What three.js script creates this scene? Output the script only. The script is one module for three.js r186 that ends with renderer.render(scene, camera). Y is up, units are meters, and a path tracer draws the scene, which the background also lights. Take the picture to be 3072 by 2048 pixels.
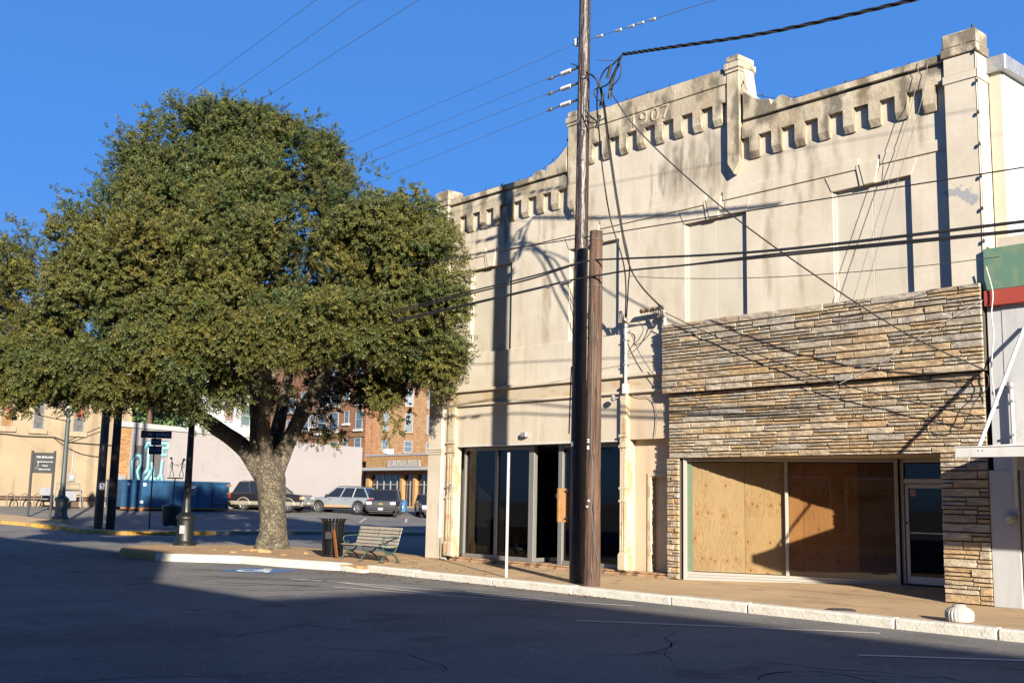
import * as THREE from 'three';
import { mergeGeometries, toCreasedNormals } from 'three/addons/utils/BufferGeometryUtils.js';
import { TextGeometry } from 'three/addons/geometries/TextGeometry.js';
import { FontLoader } from 'three/addons/loaders/FontLoader.js';

// ---------------------------------------------------------------- camera, sky, sun, exposure
// World: x runs right along the shopfronts, z towards the street, y up, metres.
// (0, 0, 0) is the foot of the corner building's left pilaster.
const scene = new THREE.Scene();
const EYE = new THREE.Vector3(25.256, 1.7, 19.686), F_PX = 3288.4376, PX_C = 1536, PY_C = 1024;
const UPV = new THREE.Vector3(454, 22724, -F_PX).normalize();
const LEFTV = new THREE.Vector3(-2997, -416, -F_PX); LEFTV.addScaledVector(UPV, -LEFTV.dot(UPV)).normalize();
const AX = LEFTV.clone().negate(), AY = UPV.clone(), AZ = new THREE.Vector3().crossVectors(AX, AY);
const camera = new THREE.PerspectiveCamera(34.5926, 1024 / 682, 0.1, 2000);
{
  const m = new THREE.Matrix4().set(AX.x, AX.y, AX.z, 0, AY.x, AY.y, AY.z, 0, AZ.x, AZ.y, AZ.z, 0, 0, 0, 0, 1);
  camera.quaternion.setFromRotationMatrix(m); camera.position.copy(EYE); camera.updateMatrixWorld();
}
const SUN_DIR = new THREE.Vector3(2.02, 0.68, 1).normalize();
{ // clear late-afternoon sky: deep blue overhead, paler towards the horizon
  const w = 256, h = 128, d = new Float32Array(w * h * 4);
  const hor = [0.0916, 0.1789, 0.3229], mid = [0.0335, 0.1165, 0.3220], top = [0.0105, 0.0419, 0.1440];
  for (let j = 0; j < h; j++) for (let i = 0; i < w; i++) {
    const el = ((j + 0.5) / h - 0.5) * 180, k = (j * w + i) * 4;
    const a = Math.min(1, Math.max(0, el / 16)), b = Math.min(1, Math.max(0, (el - 14) / 46)), s = a * a * (3 - 2 * a);
    for (let c = 0; c < 3; c++) d[k + c] = el < 0 ? [0.08, 0.088, 0.105][c] : (hor[c] * (1 - s) + mid[c] * s) * (1 - b) + top[c] * b;
    d[k + 3] = 1;
  }
  const t = new THREE.DataTexture(d, w, h, THREE.RGBAFormat, THREE.FloatType);
  t.mapping = THREE.EquirectangularReflectionMapping; t.magFilter = THREE.LinearFilter; t.needsUpdate = true;
  scene.background = t; scene.environment = t;
}
const sun = new THREE.DirectionalLight(new THREE.Color(1, 0.9, 0.76), 5);
sun.position.copy(SUN_DIR).multiplyScalar(120); sun.castShadow = true; sun.shadow.radius = 1.2;
sun.shadow.mapSize.set(4096, 4096);
Object.assign(sun.shadow.camera, { left: -110, right: 60, top: 60, bottom: -60, near: 1, far: 320 });
scene.add(sun, sun.target);
const renderer = new THREE.WebGLRenderer({ antialias: true });
renderer.toneMapping = THREE.LinearToneMapping; renderer.toneMappingExposure = 2.75; renderer.shadowMap.enabled = true;

// ---------------------------------------------------------------- helpers
const V3 = (x, y, z) => new THREE.Vector3(x, y, z);
function rng(seed) { let a = seed >>> 0; return () => { a = (a + 0x6D2B79F5) >>> 0; let t = Math.imul(a ^ (a >>> 15), 1 | a); t = (t + Math.imul(t ^ (t >>> 7), 61 | t)) ^ t; return ((t ^ (t >>> 14)) >>> 0) / 4294967296; }; }
const clamp = (v, a = 0, b = 1) => Math.min(b, Math.max(a, v)), lerp = (a, b, t) => a + (b - a) * t;
const smooth = (a, b, v) => { const t = clamp((v - a) / (b - a)); return t * t * (3 - 2 * t); };
function hash(i, j, s) { let h = Math.imul(i, 374761393) + Math.imul(j, 668265263) + Math.imul(s, 1274126177); h = Math.imul(h ^ (h >>> 13), 1274126177); return ((h ^ (h >>> 16)) >>> 0) / 4294967296; }
const LAT = new Float32Array(65536); { const r = rng(99); for (let i = 0; i < 65536; i++) LAT[i] = r(); }
function vnoise(x, y, s, px = 0, py = 0) { // value noise, tileable with period px, py
  const xi = Math.floor(x), yi = Math.floor(y), fx = x - xi, fy = y - yi, u = fx * fx * (3 - 2 * fx), v = fy * fy * (3 - 2 * fy), o = s * 7919;
  let x0 = xi, x1 = xi + 1, y0 = yi, y1 = yi + 1; if (px) { x0 %= px; if (x0 < 0) x0 += px; x1 = x0 + 1 === px ? 0 : x0 + 1; } if (py) { y0 %= py; if (y0 < 0) y0 += py; y1 = y0 + 1 === py ? 0 : y0 + 1; }
  const r0 = Math.imul(y0, 30011) + o, r1 = Math.imul(y1, 30011) + o, a = LAT[(r0 + x0 * 197) & 65535], b = LAT[(r0 + x1 * 197) & 65535], c = LAT[(r1 + x0 * 197) & 65535], d = LAT[(r1 + x1 * 197) & 65535];
  const p = a + (b - a) * u; return p + (c + (d - c) * u - p) * v;
}
function fbm(x, y, s, oct = 4, px = 0, py = 0) { let t = 0, a = 0.5, n = 0; for (let o = 0; o < oct; o++) { t += a * vnoise(x, y, s + o, px, py); n += a; a *= 0.5; x *= 2; y *= 2; px *= 2; py *= 2; } return t / n; }
function dataTex(w, h, fn, srgb = true, repeat = true) { // fn(u, v) -> [r, g, b] linear 0..1 (srgb) or a number
  const d = new Uint8Array(w * h * 4), enc = (v) => Math.round(255 * clamp(v <= 0.0031308 ? v * 12.92 : 1.055 * Math.pow(v, 1 / 2.4) - 0.055));
  for (let j = 0; j < h; j++) for (let i = 0; i < w; i++) {
    const r = fn((i + 0.5) / w, (j + 0.5) / h), k = (j * w + i) * 4;
    if (typeof r === 'number') { d[k] = d[k + 1] = d[k + 2] = Math.round(255 * clamp(r)); } else { d[k] = enc(r[0]); d[k + 1] = enc(r[1]); d[k + 2] = enc(r[2]); }
    d[k + 3] = 255;
  }
  const t = new THREE.DataTexture(d, w, h); t.magFilter = THREE.LinearFilter; t.minFilter = THREE.LinearFilter;
  if (srgb) t.colorSpace = THREE.SRGBColorSpace; if (repeat) t.wrapS = t.wrapT = THREE.RepeatWrapping; t.needsUpdate = true; return t;
}
const scaled = (t, sx, sy = sx) => { const c = t.clone(); c.repeat.set(sx, sy); c.needsUpdate = true; return c; };
const col = (r, g, b) => new THREE.Color().setRGB(r, g, b);
const mat = (r, g, b, o = {}) => new THREE.MeshStandardMaterial({ color: col(r, g, b), roughness: 0.9, ...o });
// photograph pixel -> ray, and its meeting with a plane, the ground or a distance
function ray(px, py) { const c = V3(px - PX_C, -(py - PY_C), -F_PX); return V3(AX.dot(c), AY.dot(c), AZ.dot(c)); }
function onZ(px, py, z) { const d = ray(px, py); return EYE.clone().addScaledVector(d, (z - EYE.z) / d.z); }
function onX(px, py, x) { const d = ray(px, py); return EYE.clone().addScaledVector(d, (x - EYE.x) / d.x); }
function onY(px, py, y) { const d = ray(px, py); return EYE.clone().addScaledVector(d, (y - EYE.y) / d.y); }
const GX = [[400, -0.15], [0, -0.15], [-28, -0.1], [-36, 0.2], [-46.5, 0.72], [-600, 0.72]];
function groundY(x) { for (let i = 1; i < GX.length; i++) if (x >= GX[i][0]) return lerp(GX[i - 1][1], GX[i][1], (x - GX[i - 1][0]) / (GX[i][0] - GX[i - 1][0])); return 0.72; }
function onGround(px, py, up = 0) { let p = onY(px, py, 0); for (let i = 0; i < 40; i++) { const q = onY(px, py, groundY(p.x) + up); p.lerp(q, 0.5); } p.y = groundY(p.x) + up; return p; }
// names, things, parts
const used = new Map();
function numbered(n) { const k = used.get(n) ?? 0; used.set(n, k + 1); return k ? `${n}_${String(k).padStart(3, '0')}` : n; }
function tag(o, label, category, group) { o.userData.label = label; o.userData.category = category; if (group) o.userData.group = group; return o; }
function shadowed(o) { o.castShadow = o.receiveShadow = true; return o; }
function thing(name, label, category, pos = [0, 0, 0], turn = 0, group) { const g = new THREE.Group(); g.name = numbered(name); g.position.set(...pos); g.rotation.y = turn; tag(g, label, category, group); scene.add(g); return g; }
function merged(geos) { const l = (Array.isArray(geos) ? geos : [geos]).map((g) => { let q = g.index ? g.toNonIndexed() : g; for (const n of Object.keys(q.attributes)) if (!['position', 'normal', 'uv', 'color'].includes(n)) q.deleteAttribute(n); if (!q.attributes.uv) q.setAttribute('uv', new THREE.BufferAttribute(new Float32Array(q.attributes.position.count * 2), 2)); return q; }); return l.length === 1 ? l[0] : mergeGeometries(l); }
function part(name, geos, m, parent, kind) { const o = shadowed(new THREE.Mesh(merged(geos), m)); o.name = name; parent.add(o); if (kind) o.userData.kind = kind; return o; }
function single(name, geos, m, label, category, group) { const o = shadowed(new THREE.Mesh(merged(geos), m)); o.name = numbered(name); tag(o, label, category, group); scene.add(o); return o; }
function struct(name, geos, m) { const o = shadowed(new THREE.Mesh(merged(geos), m)); o.name = numbered(name); o.userData.kind = 'structure'; scene.add(o); return o; }
// geometries; uv in metres by the face's main direction
function metreUV(g, off = 0) {
  g = g.index ? g.toNonIndexed() : g; const p = g.attributes.position, n = p.count, uv = new Float32Array(n * 2), a = V3(), b = V3(), c = V3();
  for (let i = 0; i < n; i += 3) {
    a.fromBufferAttribute(p, i); b.fromBufferAttribute(p, i + 1); c.fromBufferAttribute(p, i + 2);
    const nx = b.clone().sub(a).cross(c.clone().sub(a)), ax = Math.abs(nx.x), ay = Math.abs(nx.y), az = Math.abs(nx.z);
    [a, b, c].forEach((v, k) => { const q = az >= ax && az >= ay ? [v.x, v.y] : ax >= ay ? [v.z, v.y] : [v.x, v.z]; uv[(i + k) * 2] = q[0] + off; uv[(i + k) * 2 + 1] = q[1] + off * 0.7; });
  }
  g.setAttribute('uv', new THREE.BufferAttribute(uv, 2)); return g;
}
function box(x0, x1, y0, y1, z0, z1) { const g = new THREE.BoxGeometry(Math.abs(x1 - x0), Math.abs(y1 - y0), Math.abs(z1 - z0)); g.translate((x0 + x1) / 2, (y0 + y1) / 2, (z0 + z1) / 2); return metreUV(g); }
function cbox(x0, x1, y0, y1, z0, z1, b = 0.01, jit = null) { // box with chamfered edges; jit() moves the eight corners of the core a little
  const lo = [Math.min(x0, x1), Math.min(y0, y1), Math.min(z0, z1)], hi = [Math.max(x0, x1), Math.max(y0, y1), Math.max(z0, z1)];
  const P = {}, pos = [];
  for (let k = 0; k < 8; k++) { const s = [k & 1, (k >> 1) & 1, (k >> 2) & 1], j = jit ? jit() : [0, 0, 0];
    for (let ax = 0; ax < 3; ax++) { const v = [0, 1, 2].map((i) => i === ax ? (s[i] ? hi[i] : lo[i]) : (s[i] ? hi[i] - b : lo[i] + b)); P[k + '_' + ax] = v.map((q, i) => q + j[i]); } }
  const mid = lo.map((v, i) => (v + hi[i]) / 2);
  const tri = (a, b2, c) => { const A = V3(...a), B = V3(...b2), D = V3(...c), n = B.clone().sub(A).cross(D.clone().sub(A)), o = A.clone().add(B).add(D).multiplyScalar(1 / 3).sub(V3(...mid)); n.dot(o) >= 0 ? pos.push(...a, ...b2, ...c) : pos.push(...a, ...c, ...b2); };
  const quad = (a, b2, c, d) => { tri(a, b2, c); tri(a, c, d); };
  for (let ax = 0; ax < 3; ax++) { const o1 = 1 << ((ax + 1) % 3), o2 = 1 << ((ax + 2) % 3);
    for (const s of [0, 1 << ax]) quad(P[s + '_' + ax], P[(s | o1) + '_' + ax], P[(s | o1 | o2) + '_' + ax], P[(s | o2) + '_' + ax]);
    for (const a of [0, o1]) for (const c of [0, o2]) { const k0 = a | c, k1 = k0 | (1 << ax), ay = (ax + 1) % 3, az = (ax + 2) % 3; quad(P[k0 + '_' + ay], P[k1 + '_' + ay], P[k1 + '_' + az], P[k0 + '_' + az]); } }
  for (let k = 0; k < 8; k++) tri(P[k + '_0'], P[k + '_1'], P[k + '_2']);
  const g = new THREE.BufferGeometry(); g.setAttribute('position', new THREE.Float32BufferAttribute(pos, 3)); g.computeVertexNormals(); return metreUV(g);
}
function extrude(pts, z0, z1, holes = [], bevel = 0) { // polygon in x, y pulled from z0 to z1
  const s = new THREE.Shape(pts.map(([x, y]) => new THREE.Vector2(x, y)));
  for (const h of holes) s.holes.push(new THREE.Path(h.map(([x, y]) => new THREE.Vector2(x, y))));
  const g = new THREE.ExtrudeGeometry(s, { depth: Math.abs(z1 - z0) - 2 * bevel, bevelEnabled: bevel > 0, bevelSize: bevel, bevelThickness: bevel, bevelOffset: -bevel, bevelSegments: 1, curveSegments: 6 });
  g.translate(0, 0, Math.min(z0, z1) + bevel); return metreUV(g);
}
function side(pts, x0, x1, bevel = 0) { // polygon in z, y pulled along x
  const g = extrude(pts.map(([z, y]) => [-z, y]), 0, Math.abs(x1 - x0), [], bevel); g.rotateY(Math.PI / 2); g.translate(Math.min(x0, x1), 0, 0); return metreUV(g);
}
function slab(pts, y0, y1, bevel = 0) { // polygon in x, z between two heights
  const g = extrude(pts.map(([x, z]) => [x, -z]), 0, Math.abs(y1 - y0), [], bevel); g.rotateX(-Math.PI / 2); g.translate(0, Math.min(y0, y1), 0); return metreUV(g);
}
function tube(pts, r, rs = 6, seg = 0, closed = false) { const c = new THREE.CatmullRomCurve3(pts.map((p) => p.isVector3 ? p : V3(...p)), closed, 'centripetal'); return new THREE.TubeGeometry(c, seg || Math.max(2, (pts.length - 1) * 6), r, rs, closed); }
function bar(a, b, r, rs = 6, r2 = r) { // straight round bar
  a = a.isVector3 ? a : V3(...a); b = b.isVector3 ? b : V3(...b); const d = b.clone().sub(a), g = new THREE.CylinderGeometry(r2, r, d.length(), rs, 1);
  g.applyQuaternion(new THREE.Quaternion().setFromUnitVectors(V3(0, 1, 0), d.clone().normalize())); g.translate((a.x + b.x) / 2, (a.y + b.y) / 2, (a.z + b.z) / 2); return g;
}
function taperTube(pts, radii, rs = 10, seg = 24, wob = 0, seed = 1, caps = false) { // round limb with its own radius along the way
  const c = new THREE.CatmullRomCurve3(pts.map((p) => p.isVector3 ? p : V3(...p))), fr = c.computeFrenetFrames(seg), pos = [], uv = [], idx = []; let len = 0, prev = null;
  for (let i = 0; i <= seg; i++) { const t = i / seg, p = c.getPoint(t), f = t * (radii.length - 1), k = Math.min(radii.length - 2, Math.floor(f)), r = lerp(radii[k], radii[k + 1], f - k);
    if (prev) len += p.distanceTo(prev); prev = p; const N = fr.normals[i], B = fr.binormals[i];
    for (let j = 0; j <= rs; j++) { const a = (j % rs) / rs * 2 * Math.PI, rr = r * (1 + wob * (fbm(Math.cos(a) * 2.2 + 9, Math.sin(a) * 2.2 + len * 1.4, seed, 3) - 0.5) * 2);
      pos.push(p.x + rr * (Math.cos(a) * N.x + Math.sin(a) * B.x), p.y + rr * (Math.cos(a) * N.y + Math.sin(a) * B.y), p.z + rr * (Math.cos(a) * N.z + Math.sin(a) * B.z)); uv.push(j / rs * 2 * Math.PI * Math.max(r, 0.02), len); } }
  for (let i = 0; i < seg; i++) for (let j = 0; j < rs; j++) { const a = i * (rs + 1) + j, b = a + rs + 1; idx.push(a, a + 1, b, b, a + 1, b + 1); }
  if (caps) { const n = pos.length / 3, e = c.getPoint(1); pos.push(e.x, e.y, e.z); uv.push(0, 0); for (let j = 0; j < rs; j++) idx.push(seg * (rs + 1) + j, seg * (rs + 1) + j + 1, n); }
  const g = new THREE.BufferGeometry(); g.setAttribute('position', new THREE.Float32BufferAttribute(pos, 3)); g.setAttribute('uv', new THREE.Float32BufferAttribute(uv, 2)); g.setIndex(idx); g.computeVertexNormals(); return g;
}
function lathe(pts, seg = 20) { return new THREE.LatheGeometry(pts.map(([r, y]) => new THREE.Vector2(r, y)), seg); }
function at(g, x, y, z, ry = 0, rx = 0, rz = 0) { if (rx) g.rotateX(rx); if (rz) g.rotateZ(rz); if (ry) g.rotateY(ry); g.translate(x, y, z); return g; }
function sag(a, b, drop, n = 14) { const l = []; for (let i = 0; i <= n; i++) { const t = i / n, p = a.clone().lerp(b, t); p.y -= 4 * drop * t * (1 - t); l.push(p); } return l; }
function canvasTex(w, h, draw) { const c = document.createElement('canvas'); c.width = w; c.height = h; draw(c.getContext('2d'), w, h); const t = new THREE.CanvasTexture(c); t.colorSpace = THREE.SRGBColorSpace; return t; }
function plate(w, h) { return new THREE.PlaneGeometry(w, h); }

// ---------------------------------------------------------------- procedural surfaces
const mix3 = (a, b, t) => [lerp(a[0], b[0], t), lerp(a[1], b[1], t), lerp(a[2], b[2], t)];
const T = {};
{ // painted stucco of the 1907 front, x -0.5..16.5 m, y 4.6..12 m, with the mildew streaks where they are
  const R = rng(5), streaks = [];
  const add = (x, w, y0, y1, s, kind = 0) => streaks.push([x, w, y0, y1, s, kind]);
  for (let i = 0; i < 26; i++) add(8.45 + R() * 1.75, 0.05 + R() * 0.12, 8.85 + R() * 0.5, 9.6 + R() * 0.75, 0.45 + R() * 0.5);
  add(2.85, 0.1, 8.72, 9.5, 1); add(2.8, 0.18, 8.8, 9.7, 0.7); add(12.35, 0.08, 6.2, 8.4, 0.5, 1); add(11.55, 0.16, 6.3, 9.3, 0.6, 1); add(4.55, 0.22, 5.9, 7.6, 0.7, 1); add(4.45, 0.1, 6.0, 9.2, 0.5, 1);
  add(8.1, 0.15, 5.9, 7.8, 0.35, 1); add(0.9, 0.3, 8.8, 9.5, 0.4, 1); add(12.7, 0.2, 8.9, 9.4, 0.5); add(5.0, 0.15, 9.2, 9.9, 0.6); add(11.9, 0.12, 9.0, 9.5, 0.5);
  for (let i = 0; i < 34; i++) add(0.4 + R() * 15, 0.03 + R() * 0.1, 9.0 - R() * 0.9, 9.5 + R() * 0.4, 0.2 + R() * 0.4, R() < 0.6 ? 1 : 0);
  for (let i = 0; i < 22; i++) add(0.4 + R() * 15, 0.04 + R() * 0.12, 5.8 + R(), 7 + R() * 1.4, 0.12 + R() * 0.2, 1);
  T.front = dataTex(1536, 768, (u, v) => {
    const x = u * 17 - 0.5, y = 4.6 + v * 7.4, n = fbm(x * 1.3, y * 1.3, 11, 5), f = fbm(x * 14, y * 14, 23, 3), st = fbm(x * 5, y * 0.7, 31, 4);
    let c = mix3([0.485, 0.43, 0.335], [0.575, 0.525, 0.43], clamp(0.5 + (n - 0.5) * 1.5 + (f - 0.5) * 0.5));
    let dark = 0, tan = clamp((st - 0.55) * 2.2) * 0.35;
    for (let k = 0; k < streaks.length; k++) { const q0 = streaks[k], sx = q0[0], w = q0[1], y0 = q0[2], y1 = q0[3], s = q0[4], kind = q0[5]; if (x - sx > 1.6 * w || sx - x > 1.6 * w || y < y0 - 0.3 || y > y1 + 0.2) continue; const d = Math.abs(x - sx - (vnoise(y * 2.5, sx * 7, 77) - 0.5) * w) / w; if (d > 1 || y < y0 - 0.3 || y > y1 + 0.2) continue;
      const q = (1 - d * d) * smooth(y0 - 0.3, y0 + 0.15, y) * (1 - smooth(y1 - 0.1, y1 + 0.2, y)) * s * clamp(0.2 + 1.9 * (fbm(x * 9, y * 3.2, 41, 4) - 0.22)); if (kind) tan = Math.max(tan, q); else dark = Math.max(dark, q); }
    c = mix3(c, [0.25, 0.195, 0.115], clamp(tan)); c = mix3(c, [0.15, 0.13, 0.098], clamp(dark));
    const rep = smooth(0.5, 0.62, fbm(x * 6, y * 6, 61, 4) + 0.25 - Math.hypot((x - 16.05) / 0.5, (y - 7.55 + (x - 16.05) * 0.35) / 0.14) * 0.35);
    return mix3(c, [0.24, 0.26, 0.30], rep * (x > 15.4 ? 0.8 : 0));
  });
  T.front.repeat.set(1 / 17, 1 / 7.4); T.front.offset.set(0.5 / 17, -4.6 / 7.4);
}
T.mildew = dataTex(640, 640, (u, v) => { // weathered bare stucco, 4 m tile
  const n = fbm(u * 10, v * 10, 3, 5, 10, 10), m = fbm(u * 14, v * 7, 9, 5, 14, 7), f = fbm(u * 90, v * 90, 15, 2, 90, 90);
  let c = mix3([0.385, 0.325, 0.225], [0.52, 0.455, 0.34], clamp(0.5 + (n - 0.5) * 2 + (f - 0.5) * 0.4));
  c = mix3(c, [0.115, 0.1, 0.076], clamp((m - 0.45) * 4.4) * 0.85); return mix3(c, [0.30, 0.21, 0.10], clamp((fbm(u * 6, v * 3, 19, 4, 6, 3) - 0.56) * 4) * 0.5);
});
T.paintwall = dataTex(512, 512, (u, v) => { const n = fbm(u * 6, v * 6, 4, 5, 6, 6), f = fbm(u * 80, v * 80, 8, 2, 80, 80), s = fbm(u * 16, v * 2, 12, 4, 16, 2); const k = 0.93 + (n - 0.5) * 0.16 + (f - 0.5) * 0.08 - clamp((s - 0.58) * 2) * 0.16; return [k, k * (0.995 - clamp((s - 0.58)) * 0.1), k * (0.985 - clamp(s - 0.55) * 0.25)]; });
T.asphalt = dataTex(1024, 1024, (u, v) => { // worn street asphalt, 9 m tile: pale aggregate, patches, old oil spots
  const n = fbm(u * 9, v * 9, 2, 5, 9, 9), n2 = fbm(u * 4, v * 4, 22, 4, 4, 4), g = hash(Math.floor(u * 1024), Math.floor(v * 1024), 7), p = vnoise(u * 300, v * 300, 6, 300, 300), oil = clamp((fbm(u * 13, v * 13, 32, 4, 13, 13) - 0.66) * 6); let k = 0.112 + (n - 0.5) * 0.06 + (n2 - 0.5) * 0.06 + (g - 0.5) * 0.045 + (p > 0.72 ? (p - 0.72) * 0.4 : 0); k *= 1 - oil * 0.4; return [k * 1.05, k, k * 0.92]; });
T.tan = dataTex(640, 640, (u, v) => { const n = fbm(u * 5, v * 5, 21, 5, 5, 5), w = fbm(u * 24, v * 24, 25, 4, 24, 24), g = hash(Math.floor(u * 640), Math.floor(v * 640), 17); const k = 1 + (n - 0.5) * 0.5 + (w - 0.5) * 0.25 + (g - 0.5) * 0.14; const d = clamp((fbm(u * 9, v * 9, 35, 5, 9, 9) - 0.62) * 5); return mix3([0.44 * k, 0.30 * k, 0.155 * k], [0.14, 0.10, 0.06], d * 0.5); });
T.kerb = dataTex(512, 512, (u, v) => { const n = fbm(u * 8, v * 8, 14, 5, 8, 8), f = fbm(u * 60, v * 60, 28, 3, 60, 60), w = smooth(0.6, 0.74, n + (f - 0.5) * 0.5); return mix3([0.56 + (f - 0.5) * 0.1, 0.535 + (f - 0.5) * 0.1, 0.46], [0.36, 0.33, 0.27], w * 0.5); });
T.stone = dataTex(512, 512, (u, v) => { const n = fbm(u * 6, v * 14, 44, 5, 6, 14), f = fbm(u * 50, v * 60, 48, 3, 50, 60), s = fbm(u * 3, v * 9, 54, 4, 3, 9); const k = 0.74 + (n - 0.5) * 0.7 + (f - 0.5) * 0.35; return mix3([k, k * 0.97, k * 0.93], [k * 0.98, k * 0.8, k * 0.58], clamp((s - 0.54) * 2.4) * 0.8); });
T.stoneBump = dataTex(512, 512, (u, v) => 0.5 + (fbm(u * 8, v * 20, 44, 5, 8, 20) - 0.5) * 0.9 + (fbm(u * 40, v * 60, 48, 3, 40, 60) - 0.5) * 0.5, false);
T.pole = dataTex(256, 1024, (u, v) => { const n = fbm(u * 28, v * 4, 64, 4, 28, 4), f = fbm(u * 60, v * 14, 68, 3, 60, 14), c = Math.abs(fbm(u * 14, v * 1.0, 72, 3, 14, 1) - 0.5); let k = 0.6 + (n - 0.5) * 0.9 + (f - 0.5) * 0.5; if (c < 0.012) k *= 0.25; return [k, k * 0.95, k * 0.9]; });
T.poleBump = dataTex(256, 1024, (u, v) => { const c = Math.abs(fbm(u * 14, v * 1.0, 72, 3, 14, 1) - 0.5); return c < 0.014 ? 0.05 : 0.5 + (fbm(u * 40, v * 6, 64, 4, 40, 6) - 0.5) * 0.8; }, false);
T.bark = dataTex(512, 512, (u, v) => { const x = u * 44 + fbm(u * 10, v * 10, 5, 3, 10, 10) * 4, r = Math.abs(fbm(x, v * 12, 84, 4, 0, 12) - 0.5) * 2, l = fbm(u * 56, v * 56, 88, 3, 56, 56), l2 = fbm(u * 7, v * 7, 92, 3, 7, 7); let c = mix3([0.055, 0.046, 0.035], [0.17, 0.14, 0.105], clamp(r * 2.6)); if (l + l2 * 0.35 > 0.8) c = mix3(c, [0.34, 0.335, 0.28], clamp((l + l2 * 0.35 - 0.8) * 10)); return mix3(c, [0.17, 0.16, 0.06], clamp((l2 - 0.55) * 3) * 0.5); });
T.barkBump = dataTex(512, 512, (u, v) => { const x = u * 44 + fbm(u * 10, v * 10, 5, 3, 10, 10) * 4; return clamp(Math.abs(fbm(x, v * 12, 84, 4, 0, 12) - 0.5) * 5); }, false);
T.ply = dataTex(640, 768, (u, v) => { // one 1.22 m x 2.44 m plywood sheet: wavy grain round knots
  const kn = [[0.14, 0.52], [0.34, 0.53], [0.62, 0.51], [0.22, 0.12], [0.38, 0.12], [0.46, 0.10], [0.68, 0.11], [0.84, 0.12], [0.30, 0.78], [0.66, 0.78], [0.1, 0.3], [0.85, 0.36]];
  let x = u * 9 + fbm(u * 3, v * 5, 6, 4) * 2.4, knot = 0, near = 0;
  for (const [a, b] of kn) { const du = (u - a) * 1.0, dv = (v - b) * 1.6, q = Math.exp(-(du * du + dv * dv * 0.25) / 0.0035); x += Math.sign(du || 1) * q * 0.9; near = Math.max(near, q); knot = Math.max(knot, smooth(0.019, 0.008, Math.hypot(du * 1.0, dv * 0.8))); }
  const ring = 0.5 + 0.5 * Math.sin(x * 14 + fbm(u * 30, v * 6, 16, 3) * 3), f = fbm(u * 160, v * 12, 26, 3), big = fbm(u * 2.5, v * 2, 36, 3), band = smooth(0.25, 0.5, fbm(u * 5, v * 1.2, 46, 3));
  let c = mix3([0.46, 0.305, 0.165], [0.36, 0.21, 0.095], Math.pow(ring, 3) * (0.25 + 0.6 * band)); const k = 0.82 + (f - 0.5) * 0.25 + (big - 0.5) * 0.3; c = c.map((q) => q * k);
  c = mix3(c, [0.36, 0.16, 0.045], near * 0.35); return mix3(c, [0.10, 0.035, 0.015], knot * 0.9);
});
T.rust = dataTex(512, 512, (u, v) => { const n = fbm(u * 8, v * 4, 55, 5, 8, 4), f = fbm(u * 40, v * 20, 58, 3, 40, 20), r = smooth(0.5, 0.62, n + (f - 0.5) * 0.35), d = smooth(0.66, 0.74, fbm(u * 7, v * 3, 63, 4, 7, 3) + (f - 0.5) * 0.3); let c = mix3([0.50, 0.43, 0.30], [0.38, 0.19, 0.075], r * 0.65); return mix3(c, [0.09, 0.075, 0.06], d * 0.8); });
T.brick = dataTex(640, 640, (u, v) => { // small running-bond brick for the far and off-view fronts, 3.2 m tile
  const row = Math.floor(v * 40), bx = u * 14 + (row % 2) * 0.5, k = Math.floor(bx), fx = bx - k, fy = v * 40 - row; const m = fx < 0.05 || fy < 0.14, h = hash(((k % 14) + 14) % 14, row, 3), n = fbm(u * 5, v * 5, 66, 3, 5, 5);
  if (m) return [0.55, 0.5, 0.42]; const t = 0.62 + h * 0.5 + (n - 0.5) * 0.3; return [t, t * (0.9 + (h - 0.5) * 0.12), t * (0.82 + (h - 0.5) * 0.2)]; });
T.speck = dataTex(512, 512, (u, v) => { const n = fbm(u * 12, v * 12, 94, 5, 12, 12), f = fbm(u * 80, v * 80, 96, 2, 80, 80); const k = 0.86 + (n - 0.5) * 0.5 + (f - 0.5) * 0.25; return [k, k, k]; });
T.bump = dataTex(512, 512, (u, v) => 0.5 + (fbm(u * 20, v * 20, 97, 5, 20, 20) - 0.5) + (fbm(u * 90, v * 90, 99, 2, 90, 90) - 0.5) * 0.4, false);

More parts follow.
